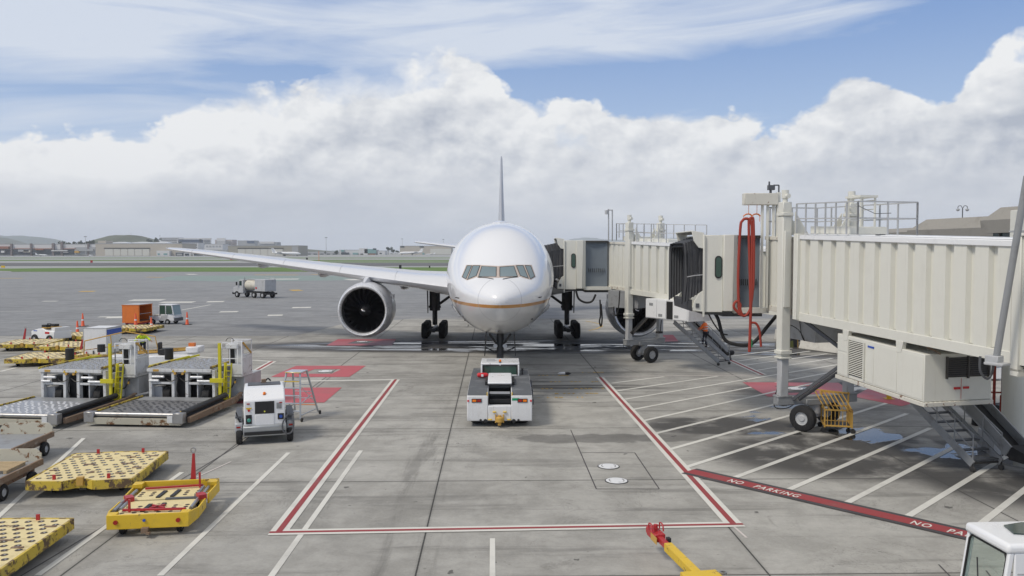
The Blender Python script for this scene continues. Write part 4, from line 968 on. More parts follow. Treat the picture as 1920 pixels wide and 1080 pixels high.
for dx_ in (-.62, -.28):
    h_ = MB(TN); h_.tube([(dx_-.22,-.42,8.52),(dx_-.1,-.42,8.6),(dx_+.05,-.42,8.6),(dx_+.14,-.42,8.52)], .03, 6, smooth=4); h_.tube([(dx_,-.42,8.98),(dx_,-.42,8.6)],.012,5); h_.tube([(dx_-.2,-.42,8.52),(dx_-.22,-.42,8.3)],.012,5); h_.tube([(dx_+.12,-.42,8.52),(dx_+.12,-.42,8.3)],.012,5)
    h_.build('hose_hook', M['orange'], ao_)
# red hoses: world points by sight at the plane just in front of the curtain
def hp(px, py, Y=33.9): return RN @ at(px, py, Y)
MB().tube([hp(1386,590), hp(1384,520), hp(1388,430), hp(1392,414), hp(1400,410), hp(1408,416), hp(1410,440), hp(1409,540), hp(1405,660)], .058, 8, smooth=6).build('red_hose', M['hose_red'], rN)
MB().tube([hp(1406,655), hp(1407,560), hp(1404,430), hp(1405,413), hp(1409,409), hp(1413,420), hp(1413,520), hp(1408,572), hp(1402,588), hp(1393,592), hp(1388,580), hp(1388,571), hp(1382,565), hp(1377,569), hp(1376,576), hp(1382,584), hp(1391,592)], .055, 8, smooth=6).build('red_hose', M['hose_red'], rN)
MB().tube([hp(1410,605,33.8), hp(1418,607,33.8), hp(1424,620,33.8), hp(1427,650,33.8)], .05, 8, smooth=6).build('red_hose', M['hose_red'], rN)
h_ = MB(); h_.tube([hp(1409,651), hp(1409,636)], .04, 6); h_.build('hose_coupling', M['green'], rN)
def stairs(root_, RM_, a, b, width, side, label_parts='service_stair', both=True):
    """flight of stairs from a (top) to b (bottom); world points; side: unit vector across"""
    a = RM_ @ Vector(a); b = RM_ @ Vector(b); sv = (RM_.to_3x3() @ Vector(side)).normalized(); mb = MB()
    for s in (0, 1): mb.beam(a + sv*s*width, b + sv*s*width, .06, .24)
    st = mb.build(label_parts, M['grey'], root_); mb = MB(); n = int(abs(a.z-b.z)/.22)
    dirh = Vector((b.x-a.x, b.y-a.y, 0)).normalized()
    for i in range(n):
        p = a.lerp(b, (i+.5)/n); q = p + sv*width
        mb.add([p - dirh*.11, p + dirh*.11, q + dirh*.11, q - dirh*.11, p - dirh*.11 - Vector((0,0,.04)), p + dirh*.11 - Vector((0,0,.04)), q + dirh*.11 - Vector((0,0,.04)), q - dirh*.11 - Vector((0,0,.04))],
               [(0,1,2,3),(4,7,6,5),(0,4,5,1),(1,5,6,2),(2,6,7,3),(3,7,4,0)])
    mb.build('treads', M['dgrey'], st)
    for s in (0, 1):
        mb = MB(); o = sv*s*width; up = Vector((0,0,.95))
        mb.tube([a+o+up, b+o+up, b+o+Vector((0,0,.1))], .022, 6); mb.tube([a+o+up*.5, b+o+up*.5], .018, 6)
        for k in range(6): p = a.lerp(b, k/5)+o; mb.tube([p, p+up], .02, 5)
        mb.build('handrail', M['grey'], st)
    mb = MB()
    for s in (0, 1):
        p = b + sv*s*width; mb.cyl(p + sv*-.04 + Vector((0,0,-b.z+.09)), p + sv*.04 + Vector((0,0,-b.z+.09)), .09); mb.beam(p+Vector((0,0,-b.z+.1)), p+Vector((0,0,.1)), .04, .04)
    mb.beam(b - dirh*.1, b - dirh*.1 + sv*width, .06, .06); mb.build('castors', M['darkmetal'], st)
    return st
stairs(rN, RN, (13.55, 29.6, 2.6), (14.75, 26.2, .25), 1.1, (.97, .23, 0), 'service_stair')
# baggage slide beside the stair
def slide(root_, RM_, a, b, width, side, name='baggage_slide', k_=1.0):
    a = RM_ @ Vector(a); b = RM_ @ Vector(b); sv = (RM_.to_3x3() @ Vector(side)).normalized(); mb = MB()
    mb.beam(a + sv*width/2, b + sv*width/2, width, .06, (0,0,1)); s1 = mb.build(name, M['black'], root_)
    mb = MB()
    for s in (0, 1): mb.beam(a + sv*s*width + Vector((0,0,.16)), b + sv*s*width + Vector((0,0,.16)), .05, .42)
    mb.build('slide_side', M['grey'], s1)
    mb = MB(); dirh = Vector((b.x-a.x, b.y-a.y, 0)).normalized()
    mb.loft([[b + sv*s_ + Vector((0,0,z)) + dirh*u for s_, z in ((0,-.1*k_),(width,-.1*k_),(width,(.35-u*.2)*k_),(0,(.35-u*.2)*k_))] for u in (0, .5*k_, 1.1*k_)]); mb.lathe(b + dirh*1.2*k_ + sv*-.1 + Vector((0,0,.02)), sv, [(0,.3*k_),(.06,.36*k_),(width+.1,.36*k_),(width+.16,.3*k_)], 18)
    mb.build('slide_bumper', M['rubber'], s1)
    mb = MB()
    for s in (.05, .95):
        p = b + dirh*.7*k_ + sv*width*s; mb.beam(p, Vector((p.x,p.y,.1)), .05, .05); mb.cyl(Vector((p.x,p.y,.1))-sv*.03, Vector((p.x,p.y,.1))+sv*.03, .1)
    mb.build('slide_castors', M['darkmetal'], s1); return s1
slide(rN, RN, (15.2, 29.6, 2.7), (15.9, 26.2, .50), .75, (.97, .23, 0))
# diagonal stay pole at the right and its bracket
mb = MB(); 
pA, pB = RN @ at(1868, 672, 21.6), RN @ at(1926, 330, 20.9)
mb.cyl(pA, pB, .085, n=16); mb.build('stay_pole', M['grey'], rN)
mb = MB(); c_ = RN @ at(1864, 674, 21.65); mb.cb(c_, .35, .3, .22, .3); mb.cb(c_ + Vector((.1,0,-.1)), .5, .4, .08, .3); mb.build('stay_bracket', M['lgrey'], rN, bevel=.02)
def wp(px, py, Y): return RN @ at(px, py, Y)
MB().tube([wp(1838,668,23), wp(1838,695,23), wp(1850,710,23), wp(1860,700,23), wp(1864,672,22.5)], .035, 6, smooth=5).build('looped_cable', M['dgrey'], rN)
# far bridge ------------------------------------------------
dF = Vector((.458, -.889)).normalized(); OF = (8.5, 52.9)
rF, RF, zfF, slabF = bridge('boarding_bridge', 'farther cream boarding bridge docked to the airliner behind its nose', OF, dF, -.040, zb0-.02, zt0-.04, 1.22, -2.85, -.1, 22.0, .80, (1.30, 9.35, 3, .66), 1.22)
TF = cab(rF, RF, (6.26, 54.5), 4.64, 7.84, 1.41, .95)
mb = MB()
def zrf(x): return zt0 + zfF(x)
rail(mb, [(-1.6, -1.1, zrf(-1.6)), (3.6, -1.1, zrf(3.6))], 1.1, .024, .7); rail(mb, [(-1.6, 1.1, zrf(-1.6)), (4.6, 1.1, zrf(4.6))], 1.1, .024, 1.0); rail(mb, [(-1.6, -1.1, zrf(-1.6)), (-1.6, 1.1, zrf(-1.6))], 1.1, .024, 1.1)
rail(mb, [(-2.9, 0, zrf(-2)+.2), (-1.6, 0, zrf(-1.6)+.2)], .9, .024, 1.1); mb.build('roof_railing', M['lgrey'], rF)
mb = MB(); slabF(mb, -1.2, .0, -.9, .8, zt0, zt0+.28); slabF(mb, .6, 3.6, -.9, .8, zt0, zt0+.2); mb.build('roof_hatch_box', M['cream_flat'], rF)
def fp(px, py, Y): return RF @ at(px, py, Y)
mb = MB(); mb.beam(fp(1141,452,54), fp(1141,392,54), .06, .06); mb.beam(fp(1148,452,54), fp(1148,393,54), .06, .06); mb.beam(fp(1139,394,54), fp(1149,394,54), .06, .06); mb.cb(fp(1138,398,54), .2, .2, .26); mb.build('camera_mount', M['lgrey'], rF)
# equipment cabinets hung under the far bridge
mb = MB(RF); mb.prism([(8.03, 49.6, 0), (9.96, 46.5, 0), (11.40, 47.25, 0), (9.47, 50.35, 0)], (0, 0, 1.16)); 
for i, v in enumerate(mb.v): v.z += 3.09
cbn = mb.build('equipment_cabinet', M['white'], rF, bevel=.02)
def cabface(u0, u1, z0, z1, off):
    a_ = Vector((8.03, 49.6, 0)); b_ = Vector((9.96, 46.5, 0)); d_ = (b_-a_).normalized(); n_ = Vector((d_.y, -d_.x, 0)); L = (b_-a_).length
    P0 = a_ + d_*(L*u0); P1 = a_ + d_*(L*u1); m2 = MB(RF); m2.prism([P0 + Vector((0,0,z0)), P1 + Vector((0,0,z0)), P1 + Vector((0,0,z1)), P0 + Vector((0,0,z1))], n_*off); return m2
for u0, u1 in ((.02,.27),(.29,.49),(.66,.97)): cabface(u0, u1, 3.14, 4.20, .03).build('cabinet_door', M['clean_white'], cbn, bevel=.005)
cabface(.505, .645, 3.14, 4.16, .02).build('open_bay', M['black'], cbn)
for i_, (u0, z0) in enumerate(((.32, 3.24), (.69, 3.24), (.1, 3.85))): cabface(u0, u0+.09, z0, z0+.16, .04).build('cabinet_vent', M['grey'], cbn)
mb = MB(); mb.beam((-.1, .9, 3.4), (.2, -1.2, 1.9), .1, .14); mb.beam((1.4,-.6,3.1),(.1,-1.0,1.8), .1,.1); mb.build('brace', M['darkmetal'], rF)
mb = MB(RF); mb.prism([(6.2, 53.3, 0), (8.0, 52.2, 0), (8.9, 53.4, 0), (7.1, 54.5, 0)], (0, 0, 1.1)); 
for v in mb.v: v.z += 3.45
mb.build('cable_reel_box', M['grey'], rF, bevel=.02)
MB().tube([fp(1080,545,54), fp(1085,560,54), fp(1097,567,54), fp(1110,565,54), fp(1117,552,54)], .07, 7, smooth=6).build('ground_power_cable', M['rubber'], rF)
MB().tube([fp(1125,562,52.5), fp(1126,590,52.5), fp(1124,603,52.5), fp(1127,612,52.5), fp(1129,596,52.5), fp(1127,570,52.5)], .05, 7, smooth=5).build('hanging_cable', M['rubber'], rF)
MB().tube([fp(1162,545,52), fp(1160,575,52), fp(1155,592,52), fp(1152,585,52), fp(1151,575,52)], .04, 7, smooth=5).build('thin_cable', M['rubber'], rF)
mb = MB(); mb.tube([fp(1240,600,49), fp(1238,622,49), fp(1235,624,49)], .03, 6); mb.cb(fp(1236,623,49), .3, .3, .12); mb.build('drop_cable', M['rubber'], rF)
stairs(rF, RF, at(1264, 604, 48.6), G(1347, 678, .25), 1.05, (.80, .60, 0))
slide(rF, RF, at(1296, 604, 50.6), at(1356, 664, 53.0) , .45, (.80, .60, 0), k_=.45)
# ---------------------------------------------------------------- ground equipment
def root_at(name, label, cat, p, rz=0, group=None): return thing(name, label, cat, (p[0], p[1], 0), rz, group)
def wheelset(parent, pts, r, w, axis=(1,0,0), rimmat='lgrey', arches=False):
    for p in pts:
        t_ = MB(); rm = MB(); wheel(t_, p, r, w, axis, rim=rm); o_ = t_.build('tyre', M['rubber'], parent); rm.build('rim', M[rimmat], o_)
# --- pushback tug ---------------------------------------
tp = Vector((-.50, 33.0, 0)); tug = root_at('pushback_tug', 'low white pushback tug with grey deck in front of the aircraft nose', 'aircraft tug', tp, R(.5))
W_ = 1.31
mb = MB(); sec = [(-0.02, .42), (0, 1.29), (1.6, 1.42), (4.4, 1.5), (7.0, 1.42), (7.05, .5)]
# side bodies left and right of the engine recess
for s in (-1, 1):
    x0, x1 = (s*.47, s*W_)
    mb.prism([(min(x0,x1), 0, .24), (min(x0,x1), -.03, .5), (min(x0,x1), 0, 1.27), (min(x0,x1), 1.6, 1.40), (min(x0,x1), 4.4, 1.48), (min(x0,x1), 6.9, 1.4), (min(x0,x1), 6.95, .24)], (abs(x1-x0), 0, 0))
mb.box(-.468, .468, -.012, .30, .245, .86); mb.box(-.468, .468, 3.0, 6.9, .3, 1.47)
body = mb.build('body', M['white'], tug, bevel=.03, seg=2)
mb = MB()
for s in (-1, 1):
    a_, b_ = sorted((s*.50, s*(W_-.015)))
    mb.add([(a_, .03, 1.285), (b_, .03, 1.285), (b_, 1.6, 1.413), (a_, 1.6, 1.413), (b_, 4.4, 1.492), (a_, 4.4, 1.492), (b_, 6.85, 1.415), (a_, 6.85, 1.415)], [(0,1,2,3), (3,2,4,5), (5,4,6,7)])
mb.build('deck_plates', M['deck'], body)
mb = MB(); mb.box(-.46, .46, .30, 3.0, .4, .5); mb.box(-.46,.46,.32,.5,.5,.84); mb.box(-.44,.44,1.2,3.0,.5,1.1); mb.box(-.42,.42,.62,.9,.85,.99); mb.box(-.46,.46,1.0,1.15,1.08,1.2)
mb.build('engine_bay', M['black'], body)
MB().box(-.42,.42,.93,.99,1.18,1.27).build('bay_bar', M['lgrey'], body)
mb = MB(); mb.prism([(-.50, 1.30, 1.52), (-.50, 1.30, 1.60), (-.50, 2.2, 1.72), (-.50, 3.1, 1.74), (-.50, 3.1, 1.45)], (1.0, 0, 0)); mb.build('engine_hood', M['clean_white'], tug, bevel=.03, seg=2)
for s in (-1, 1): MB().box(s*.56-.06, s*.56+.06, 1.7, 3.2, 1.42, 1.56).build('hood_side', M['black'], body)
# cab
mb = MB(); mb.box(-.87,.87,4.0,5.7,1.96,2.05); mb.box(-.87,-.79,4.0,4.1,1.45,1.98); mb.box(.79,.87,4.0,4.1,1.45,1.98); mb.box(-.87,-.79,5.6,5.7,1.45,1.98); mb.box(.79,.87,5.6,5.7,1.45,1.98); mb.box(-.87,.87,4.02,5.68,1.40,1.52)
cabo = mb.build('cab', M['clean_white'], tug, bevel=.03, seg=2)
mb = MB(); mb.box(-.79,.79,4.04,4.06,1.5,1.96); mb.build('cab_window', M['cabglass'], cabo)
MB().tube([(-.76,4.02,1.52),(-.76,4.02,1.9),(-.70,4.02,1.94),(.70,4.02,1.94),(.76,4.02,1.9),(.76,4.02,1.52)], .03, 6).build('window_seal', M['black'], cabo)
for s in (-.4, .35): MB().cb((s,4.9,1.62),.42,.12,.5).build('seat_back', M['black'], cabo, bevel=.04)
mb = MB(); mb.cyl((.0,4.12,2.05),(.0,4.12,2.10),.06); mb.build('beacon_base', M['black'], cabo); MB().lathe((0,4.12,2.10),(0,0,1),[(0,.055),(.06,.055),(.09,.03),(.1,.005)],14).build('beacon', M['amber'], cabo)
MB().cyl((0,3.98,2.0),(0,3.93,2.0),.05).build('work_lamp', M['lens'], cabo)
MB().tube([(-.45,4.0,2.05),(-.46,3.9,1.75),(-.46,3.85,1.5)], .008, 5).build('aerial', M['black'], cabo)
MB().box(-.62,-.25,4.5,5.2,2.052,2.075).build('roof_hatch', M['lgrey'], cabo)
mb = MB(); mb.lathe((-1.05,3.35,1.60),(1,0,0),[(0,.02),(.03,.09),(.1,.105),(.42,.105),(.48,.07),(.52,.03)],16); ex = mb.build('fire_extinguisher', M['brightred'], None); 
ex.parent = None; ex.location = tp; tag(ex, 'red fire extinguisher lying on the tug deck beside the cab', 'fire extinguisher')
MB().box(-.86,-.76,3.24,3.25,1.55,1.65).build('label', M['clean_white'], ex)
for s in (-1, 1):
    x0 = s*.92
    MB().box(x0-.20, x0+.20, -.035, -.005, 1.0, 1.15).build('light_housing', M['black'], body)
    MB().box(x0-.17, x0-.02, -.045, -.035, 1.03, 1.12).build('tail_light', M['redlens'] if s > 0 else M['amber'], body); MB().box(x0+.02, x0+.17, -.045, -.035, 1.03, 1.12).build('tail_light', M['amber'] if s > 0 else M['redlens'], body)
    MB().box(s*1.26-.035, s*1.26+.035, -.035, -.005, 1.03, 1.10).build('reflector', M['brightred'], body)
    MB().cb((s*.21,-.05,.62),.15,.08,.05).build('step', M['yellow_bright'], body, bevel=.02); MB().cb((s*.38,-.05,.31),.17,.08,.05).build('step', M['yellow_bright'], body, bevel=.02)
    MB().box(s*.50-.02, s*.50+.02, .02, .2, 1.22, 1.38).build('grab_handle', M['yellow_bright'], body)
    MB().cyl((s*.76,-.02,.28),(s*.76,-.01,.28),.05).build('port', M['black'], body)
    MB().cyl((s*.57,-.02,.25),(s*.57,-.005,.25),.08).build('port', M['black'], body)
MB().box(.50,.79,-.02,-.005,1.08,1.17).build('green_label', M['green'], body)
mb = MB(); mb.box(-.18,-.13,-.16,0,.2,.52); mb.box(.13,.18,-.16,0,.2,.52); mb.cyl((0,-.12,.1),(0,-.12,.5),.07); mb.lathe((0,-.12,.2),(0,0,1),[(0,.1),(.05,.16),(.2,.16),(.25,.1)],14); mb.build('tow_hitch', M['ochre'], body)
mb = MB(); mb.cb((1.36,2.0,1.05),.09,.5,.35); mb.cb((1.38,1.7,.72),.1,.3,.2); mb.cb((1.36,3.3,1.25),.08,.25,.3); mb.build('side_fittings', M['dgrey'], body)
MB().box(1.311,1.33,2.3,3.2,.9,1.3).build('side_panel', M['blue'], body)
mb = MB(); mb.cyl((1.0,4.2,1.5),(1.0,4.2,1.7),.03); mb.cb((1.0,4.2,1.72),.1,.1,.12); mb.build('side_lamp', M['black'], body)
wheelset(tug, [(s*.93, y, .5) for s in (-1,1) for y in (.85, 5.8)], .5, .5)
# --- ground power unit ---------------------------------------
c = G(497, 832); gp = root_at('power_unit', 'white boxy ground power unit on a grey trailer beside a stepladder', 'power unit', c, R(17))
mb = MB(); mb.prism([(-.73, 0, .62), (-.73, 0, 1.62), (-.73, .62, 1.93), (-.73, 2.3, 1.92), (-.73, 2.35, .62)], (1.46, 0, 0)); body = mb.build('housing', M['clean_white'], gp, bevel=.05, seg=2)
mb = MB(); mb.prism([(-.76, -.06, .30), (-.76, -.10, .66), (-.76, .02, .74), (-.76, 2.5, .74), (-.76, 2.5, .3)], (1.52, 0, 0)); base = mb.build('trailer_bed', M['galv'], gp, bevel=.02)
MB().box(-.72,.72,-.115,-.09,.36,.48).build('lower_slot', M['black'], base)
for s in (-1, 1):
    a_, b_ = sorted((s*.78, s*1.05)); MB().prism([(a_, .05, .42), (a_, .05, .78), (a_, .5, .98), (a_, 1.6, .98), (a_, 2.1, .8), (a_, 2.1, .42)], (b_-a_, 0, 0)).build('fender', M['lgrey'] if s < 0 else M['grey'], base, bevel=.03)
    MB().box(a_+.02, b_-.02, .06, 1.9, .98, 1.05).build('tray', M['dgrey'], base)
    MB().box(s*.92-.07, s*.92+.07, .03, .045, .62, .68).build('reflector', M['redlens'], base)
MB().box(-.34,.34,-.015,.0,1.12,1.57).build('control_screen', M['black'], body); MB().box(-.33,.33,-.02,0,.66,1.09).build('hatch', M['clean_white'], body, bevel=.01)
MB().lathe((0,-.02,1.2),(0,-1,0),[(0,.03),(.01,.025)],10).build('indicator', paint('pale_yellow', (.7,.7,.1), .4), body)
MB().box(.42,.60,-.015,0,1.28,1.50).build('data_plate', M['grey'], body); MB().box(.46,.68,-.02,0,.88,1.1).build('outlet', M['black'], body); MB().cyl((.57,-.02,.99),(.57,-.05,.99),.06).build('outlet_cap', M['blue'], body)
MB().box(-.66,-.45,-.02,0,.76,1.10).build('socket_bay', M['black'], body, bevel=.01); MB().lathe((-.55,-.02,.9),(0,-1,0),[(0,.07),(.02,.05)],12).build('socket', paint('teal', (.05,.3,.24), .4), body)
MB().prism([(-.66,-.018,1.36),(-.44,-.018,1.36),(-.48,-.018,1.30),(-.62,-.018,1.30)], (0,.01,0)).build('warning_sticker', M['yellow_bright'], body); MB().cyl((-.55,-.01,1.26),(-.55,-.025,1.26),.045).build('warning_dot', M['sign_red'], body)
for s in (-.57, .57): MB().box(s-.05, s+.05, -.02, 0, 1.48, 1.52).build('marker_light', M['redlens'], body)
mb = MB(); mb.lathe((0,.33,1.73),(0,0,1),[(0,.07),(.04,.07)],12); mb.build('beacon_base', M['black'], body); MB().lathe((0,.33,1.77),(0,0,1),[(0,.055),(.08,.05),(.1,.01)],12).build('beacon', M['amber'], body)
MB().box(-.6,.6,1.5,2.2,1.925,1.96).build('roof_grille', M['dgrey'], body); MB().box(-.1,.08,2.0,2.2,1.96,2.08).build('exhaust_box', M['rust'], body); MB().tube([(.05,2.1,2.0),(.15,2.1,2.1),(.25,2.1,2.0)],.03,6,smooth=3).build('hose_stub', M['black'], body)
MB().tube([(.9,.2,1.05),(.72,-.12,.95),(.62,-.18,.7),(.66,-.2,.45),(.85,-.18,.36),(1.0,-.1,.5),(1.02,0,.85),(.95,.15,1.05)], .03, 7, smooth=5).build('cable', M['dgrey'], gp)
MB().tube([(-1.0,.1,1.2),(-.9,.1,.9),(-.8,.2,.8)], .025, 6, smooth=4).build('cable', M['black'], gp)
wheelset(gp, [(s*.90, y, .31) for s in (-1,1) for y in (.25, 1.95)], .31, .22)
# --- rolling stepladder ---------------------------------------
c = G(544, 790); lad = root_at('stepladder', 'aluminium platform stepladder standing behind the power unit', 'ladder', c, R(-8))
mb = MB(); T4 = [(-.55,0,-.35,.5),(.45,0,.25,.5),(-.5,1.7,-.35,1.15),(.55,1.7,.28,1.15)]
for x, y, xt, yt in T4: mb.beam((x, y, .1), (xt, yt, 1.95), .07, .05)
fr_ = mb.build('side_rails', M['galv'], lad)
MB().box(-.40,.32,.42,1.2,1.95,2.0).build('platform', M['alu'], lad, bevel=.01)
for k in range(5):
    t = (k+1)/6; x0 = -.55+.2*t; x1 = .45-.2*t; y = .5*t; z = .1+1.85*t
    MB().box(x0, x1, y-.04, y+.12, z-.02, z+.01).build('step', M['ochre'] if k == 9 else M['alu'], lad)
for k in range(5):
    t = (k+1)/6; z = .1+1.85*t; y = 1.7-.55*t; mb = MB(); mb.beam((-.5+.15*t, y, z), (.55-.27*t, y, z), .03, .03); mb.build('rung', M['alu'] if k else M['orange'], lad)
mb = MB(); mb.beam((.45,0,.25),(.53,1.6,.25),.04,.04); mb.beam((-.55,0,.25),(-.5,1.6,.25),.04,.04); mb.beam((.40,.2,.7),(.35,1.45,.9),.03,.03); mb.beam((.3,.4,1.4),(.45,1.5,.6),.02,.02); mb.build('side_braces', M['alu'], lad)
MB().box(-.38,.30,.405,.42,1.96,1.99).build('hazard_edge', M['yellow_bright'], lad); MB().box(-.38,.28,.30,.33,1.60,1.63).build('hazard_edge', M['yellow_bright'], lad)
for x, y in ((.52,-.02),(.64,1.7),(-.6,1.7)): MB().cyl((x-.03,y,.08),(x+.03,y,.08),.08).build('castor', M['rubber'], lad)
# --- cargo loaders ---------------------------------------
RD = paint('dark_roller_deck', (.20, .20, .205), .5, metal=.3, dirt=.5, dc=(.05,.05,.05)); RS = paint('silver_roller_deck', (.42, .43, .45), .45, metal=.5, dirt=.5, dc=(.13,.13,.14), dscale=5)
LWM = paint('loader_grimy_white', (.66,.67,.67), .45, dirt=.55, dc=(.25,.23,.20), dscale=2.6, streak=.5, rust=.04)
def loader(name, label, p, rz):
    rj = random.Random(5)
    t = root_at(name, label, 'cargo loader', p, rz, 'cargo loaders parked side by side')
    mb = MB(); mb.box(-1.95, 1.85, .0, 4.0, .30, .44); mb.box(-1.98,-1.88,-.05,4.0,.26,.5); low = mb.build('main_platform', M['dgrey'], t, bevel=.01)
    MB().box(-1.86,1.74,3.1,4.0,.44,.485).build('rear_plate', M['grey'], low)
    mb = MB(); mb.box(-1.86, 1.74, .16, 3.1, .44, .50); mb.cur = 1
    for i in range(12):
        for j in range(14):
            x = -1.7 + i*.30 + (.15 if j % 2 else 0) + rj.uniform(-.06,.06); y = .28 + j*.20
            if x < 1.66 and rj.random() < .88: mb.box(x-.05, x+.05, y-.028, y+.028, .50, .52)
    mb.build('roller_deck', [RD, M['dgrey']], low)
    mb = MB(); mb.cyl((-1.75,-.06,.50),(1.65,-.06,.50),.085); mb.build('front_roller', M['metal'], low)
    mb = MB(); mb.prism([(-2.0,-.14,.10),(-2.0,-.2,.36),(-2.0,.0,.36),(-2.0,.0,.10)], (3.9,0,0)); mb.build('front_bumper', M['rustcream'], low)
    for x0 in (-2.12, 1.62): MB().box(x0, x0+.42, -.22, .12, .18, .60).build('corner_bracket', M['metal'], low, bevel=.02)
    MB().box(1.40,1.62,-.235,-.2,.22,.5).build('white_guard', LWM, low)
    mb = MB(); mb.cyl((1.92,.1,.56),(1.92,4.0,.62),.12); mb.build('side_roller', M['black'], low); MB().box(1.72,1.80,.2,3.9,.52,.60).build('yellow_rail', M['yellow_bright'], low); MB().box(-1.95,-1.88,.2,3.9,.5,.56).build('yellow_rail', M['yellow'], low)
    mb = MB(); mb.prism([(2.08,.1,.18),(2.08,.1,.40),(2.08,4.6,.46),(2.08,5.6,.62),(2.08,5.6,.52),(2.08,4.4,.16)], (.14,0,0)); mb.build('outer_beam', M['rust'], low)
    mb = MB()
    for x in (-1.62,-.55,.10,1.36): mb.box(x-.07,x+.07,4.05,4.30,.12,1.72)
    mb.box(-1.55,-.62,4.07,4.22,1.05,1.15); mb.box(.17,1.29,4.07,4.22,1.05,1.15); mb.box(-1.69,1.43,4.3,4.38,1.5,1.6)
    mb.box(.5,.56,4.2,6.6,.3,1.6); mb.box(1.36,1.5,4.3,7.0,.9,1.55); mb.box(-1.75,-1.69,4.2,7.3,.9,1.0); mb.box(-1.75,-1.62,7.1,7.3,.1,1.7); mb.box(1.3,1.43,7.1,7.3,.1,1.7)
    fr = mb.build('lift_frame', LWM, t, bevel=.012)
    mb = MB(); mb.box(-1.66,1.30,4.75,7.4,.30,1.35); mb.box(-.46,.02,4.42,7.4,.2,1.6); mb.build('engine_housing', M['black'], t)
    MB().box(-1.62,-1.2,4.32,5.0,.14,.9).build('battery_box', M['lgrey'], t)
    for x0, x1, z in ((-1.5,-.95,1.40),(-1.62,-1.2,1.22),(.3,.85,1.40),(.62,1.2,1.22)): MB().cyl((x0,4.02,z),(x1,4.02,z),.055).build('hydraulic_cylinder', M['clean_white'], fr)
    mb = MB(); mb.tube([(-.9,4.1,1.3),(-.6,4.0,1.2),(-.3,4.1,1.35),(0,4.05,1.2),(.4,4.1,1.3)],.02,5,smooth=4); mb.tube([(-.3,4.1,1.5),(-.35,4.0,.9),(-.3,4.1,.5)],.025,5,smooth=4); mb.build('hydraulic_hoses', M['black'], fr)
    for k in (-.95, .9): MB().lathe((k,4.6,.5),(1,0,0),[(-.15,.2),(-.15,.46),(.15,.46),(.15,.2)],22,close=True).build('tyre', M['rubber'], t)
    mb = MB(); mb.box(-1.75,1.25,4.0,7.4,1.62,1.76); up = mb.build('upper_platform', LWM, t, bevel=.01)
    mb = MB(); mb.box(-1.66,1.17,4.06,7.36,1.76,1.80); mb.cur = 1
    for i in range(10):
        for j in range(14): xx = -1.55+i*.27+rj.uniform(0,.14); mb.cyl((xx, 4.22+j*.225, 1.81),(xx+.12, 4.22+j*.225, 1.81),.022,n=6)
    mb.build('roller_deck', [RS, M['grey']], up)
    for k in (-.5,.05): MB().prism([(k-.06,3.985,1.62),(k+.06,3.985,1.62),(k,3.985,1.74)],(0,.01,0)).build('warning_triangle', M['yellow_bright'], up)
    for k in (-.42,-.06): MB().cyl((k,3.97,1.56),(k,4.1,1.56),.06).build('latch', M['ochre'], up)
    MB().box(-1.45,-1.18,3.985,4.0,1.64,1.74).build('orange_plate', M['ochre'], up)
    MB().box(1.17,1.25,4.1,7.3,1.80,1.88).build('side_guide', M['yellow'], up); MB().box(-1.75,-1.67,4.1,7.3,1.80,1.86).build('side_guide', M['yellow'], up)
    mb = MB(); mb.beam((-2.9,5.6,1.55),(-1.2,7.0,1.95),.12,.08); mb.beam((-2.5,6.2,1.6),(-.9,7.4,1.97),.10,.08); mb.beam((-2.9,5.6,1.55),(-2.5,6.2,1.6),.08,.08); mb.beam((-2.0,6.4,1.75),(-1.7,6.7,1.78),.06,.06); mb.build('bridge_guides', M['safety_yellow'], t)
    # yellow post and ladder
    mb = MB(); mb.box(1.60,1.72,4.0,4.1,.2,2.95); mb.box(1.25,1.85,3.9,4.05,1.18,1.36); mb.box(1.70,1.80,4.4,4.5,.3,2.0); mb.build('yellow_post', M['safety_yellow'], t)
    mb = MB()
    for x in (1.74, 2.04): mb.beam((x,4.15,.25),(x,4.45,2.0),.07,.05)
    for k in range(7): z = .4+k*.25; mb.beam((1.74,4.18+k*.04,z),(2.04,4.18+k*.04,z),.04,.04)
    mb.build('access_ladder', M['safety_yellow'], t)
    # operator station
    TS = Matrix.Translation((-.62, -.1, 0))
    mb = MB(TS); mb.box(2.0,2.95,5.0,6.2,1.30,1.42); mb.box(2.05,2.3,5.1,5.2,.4,1.3); mb.box(2.0,2.95,4.98,5.05,1.42,1.9); st = mb.build('operator_platform', LWM, t, bevel=.012)
    mb = MB(TS); mb.prism([(2.55,5.15,1.42),(2.95,5.15,1.42),(2.9,5.15,2.95),(2.5,5.15,2.95)], (0,.16,0)); mb.box(2.2,2.75,4.95,5.35,2.60,2.82); mb.box(2.9,2.96,5.1,6.1,1.42,2.3); mb.build('control_stand', LWM, st, bevel=.02)
    MB(TS).box(2.28,2.52,5.1,5.3,1.9,2.6).build('console', M['black'], st); MB(TS).box(1.98,2.45,4.9,4.98,1.46,1.80).build('step_box', M['dgrey'], st)
    mb = MB(TS); rail(mb, [(2.0,5.0,1.42),(2.75,5.0,1.42)], 1.45, .02, .4); rail(mb, [(2.0,5.0,1.42),(2.0,6.1,1.42)], 1.2, .02, 1.1); rail(mb, [(2.0,6.1,1.42),(2.95,6.1,1.42),(2.95,5.0,1.42)], 1.5, .022, 1.0)
    mb.build('guard_rail', M['clean_white'], st)
    MB(TS).beam((2.95,5.1,2.9),(2.98,6.0,2.3),.04,.08).build('yellow_arm', M['ochre'], st)
    MB(TS).tube([(2.2,5.0,2.95),(2.3,5.0,3.08),(2.5,5.0,3.08),(2.6,5.0,2.95)],.015,5,smooth=3).build('hood_rail', M['black'], st)
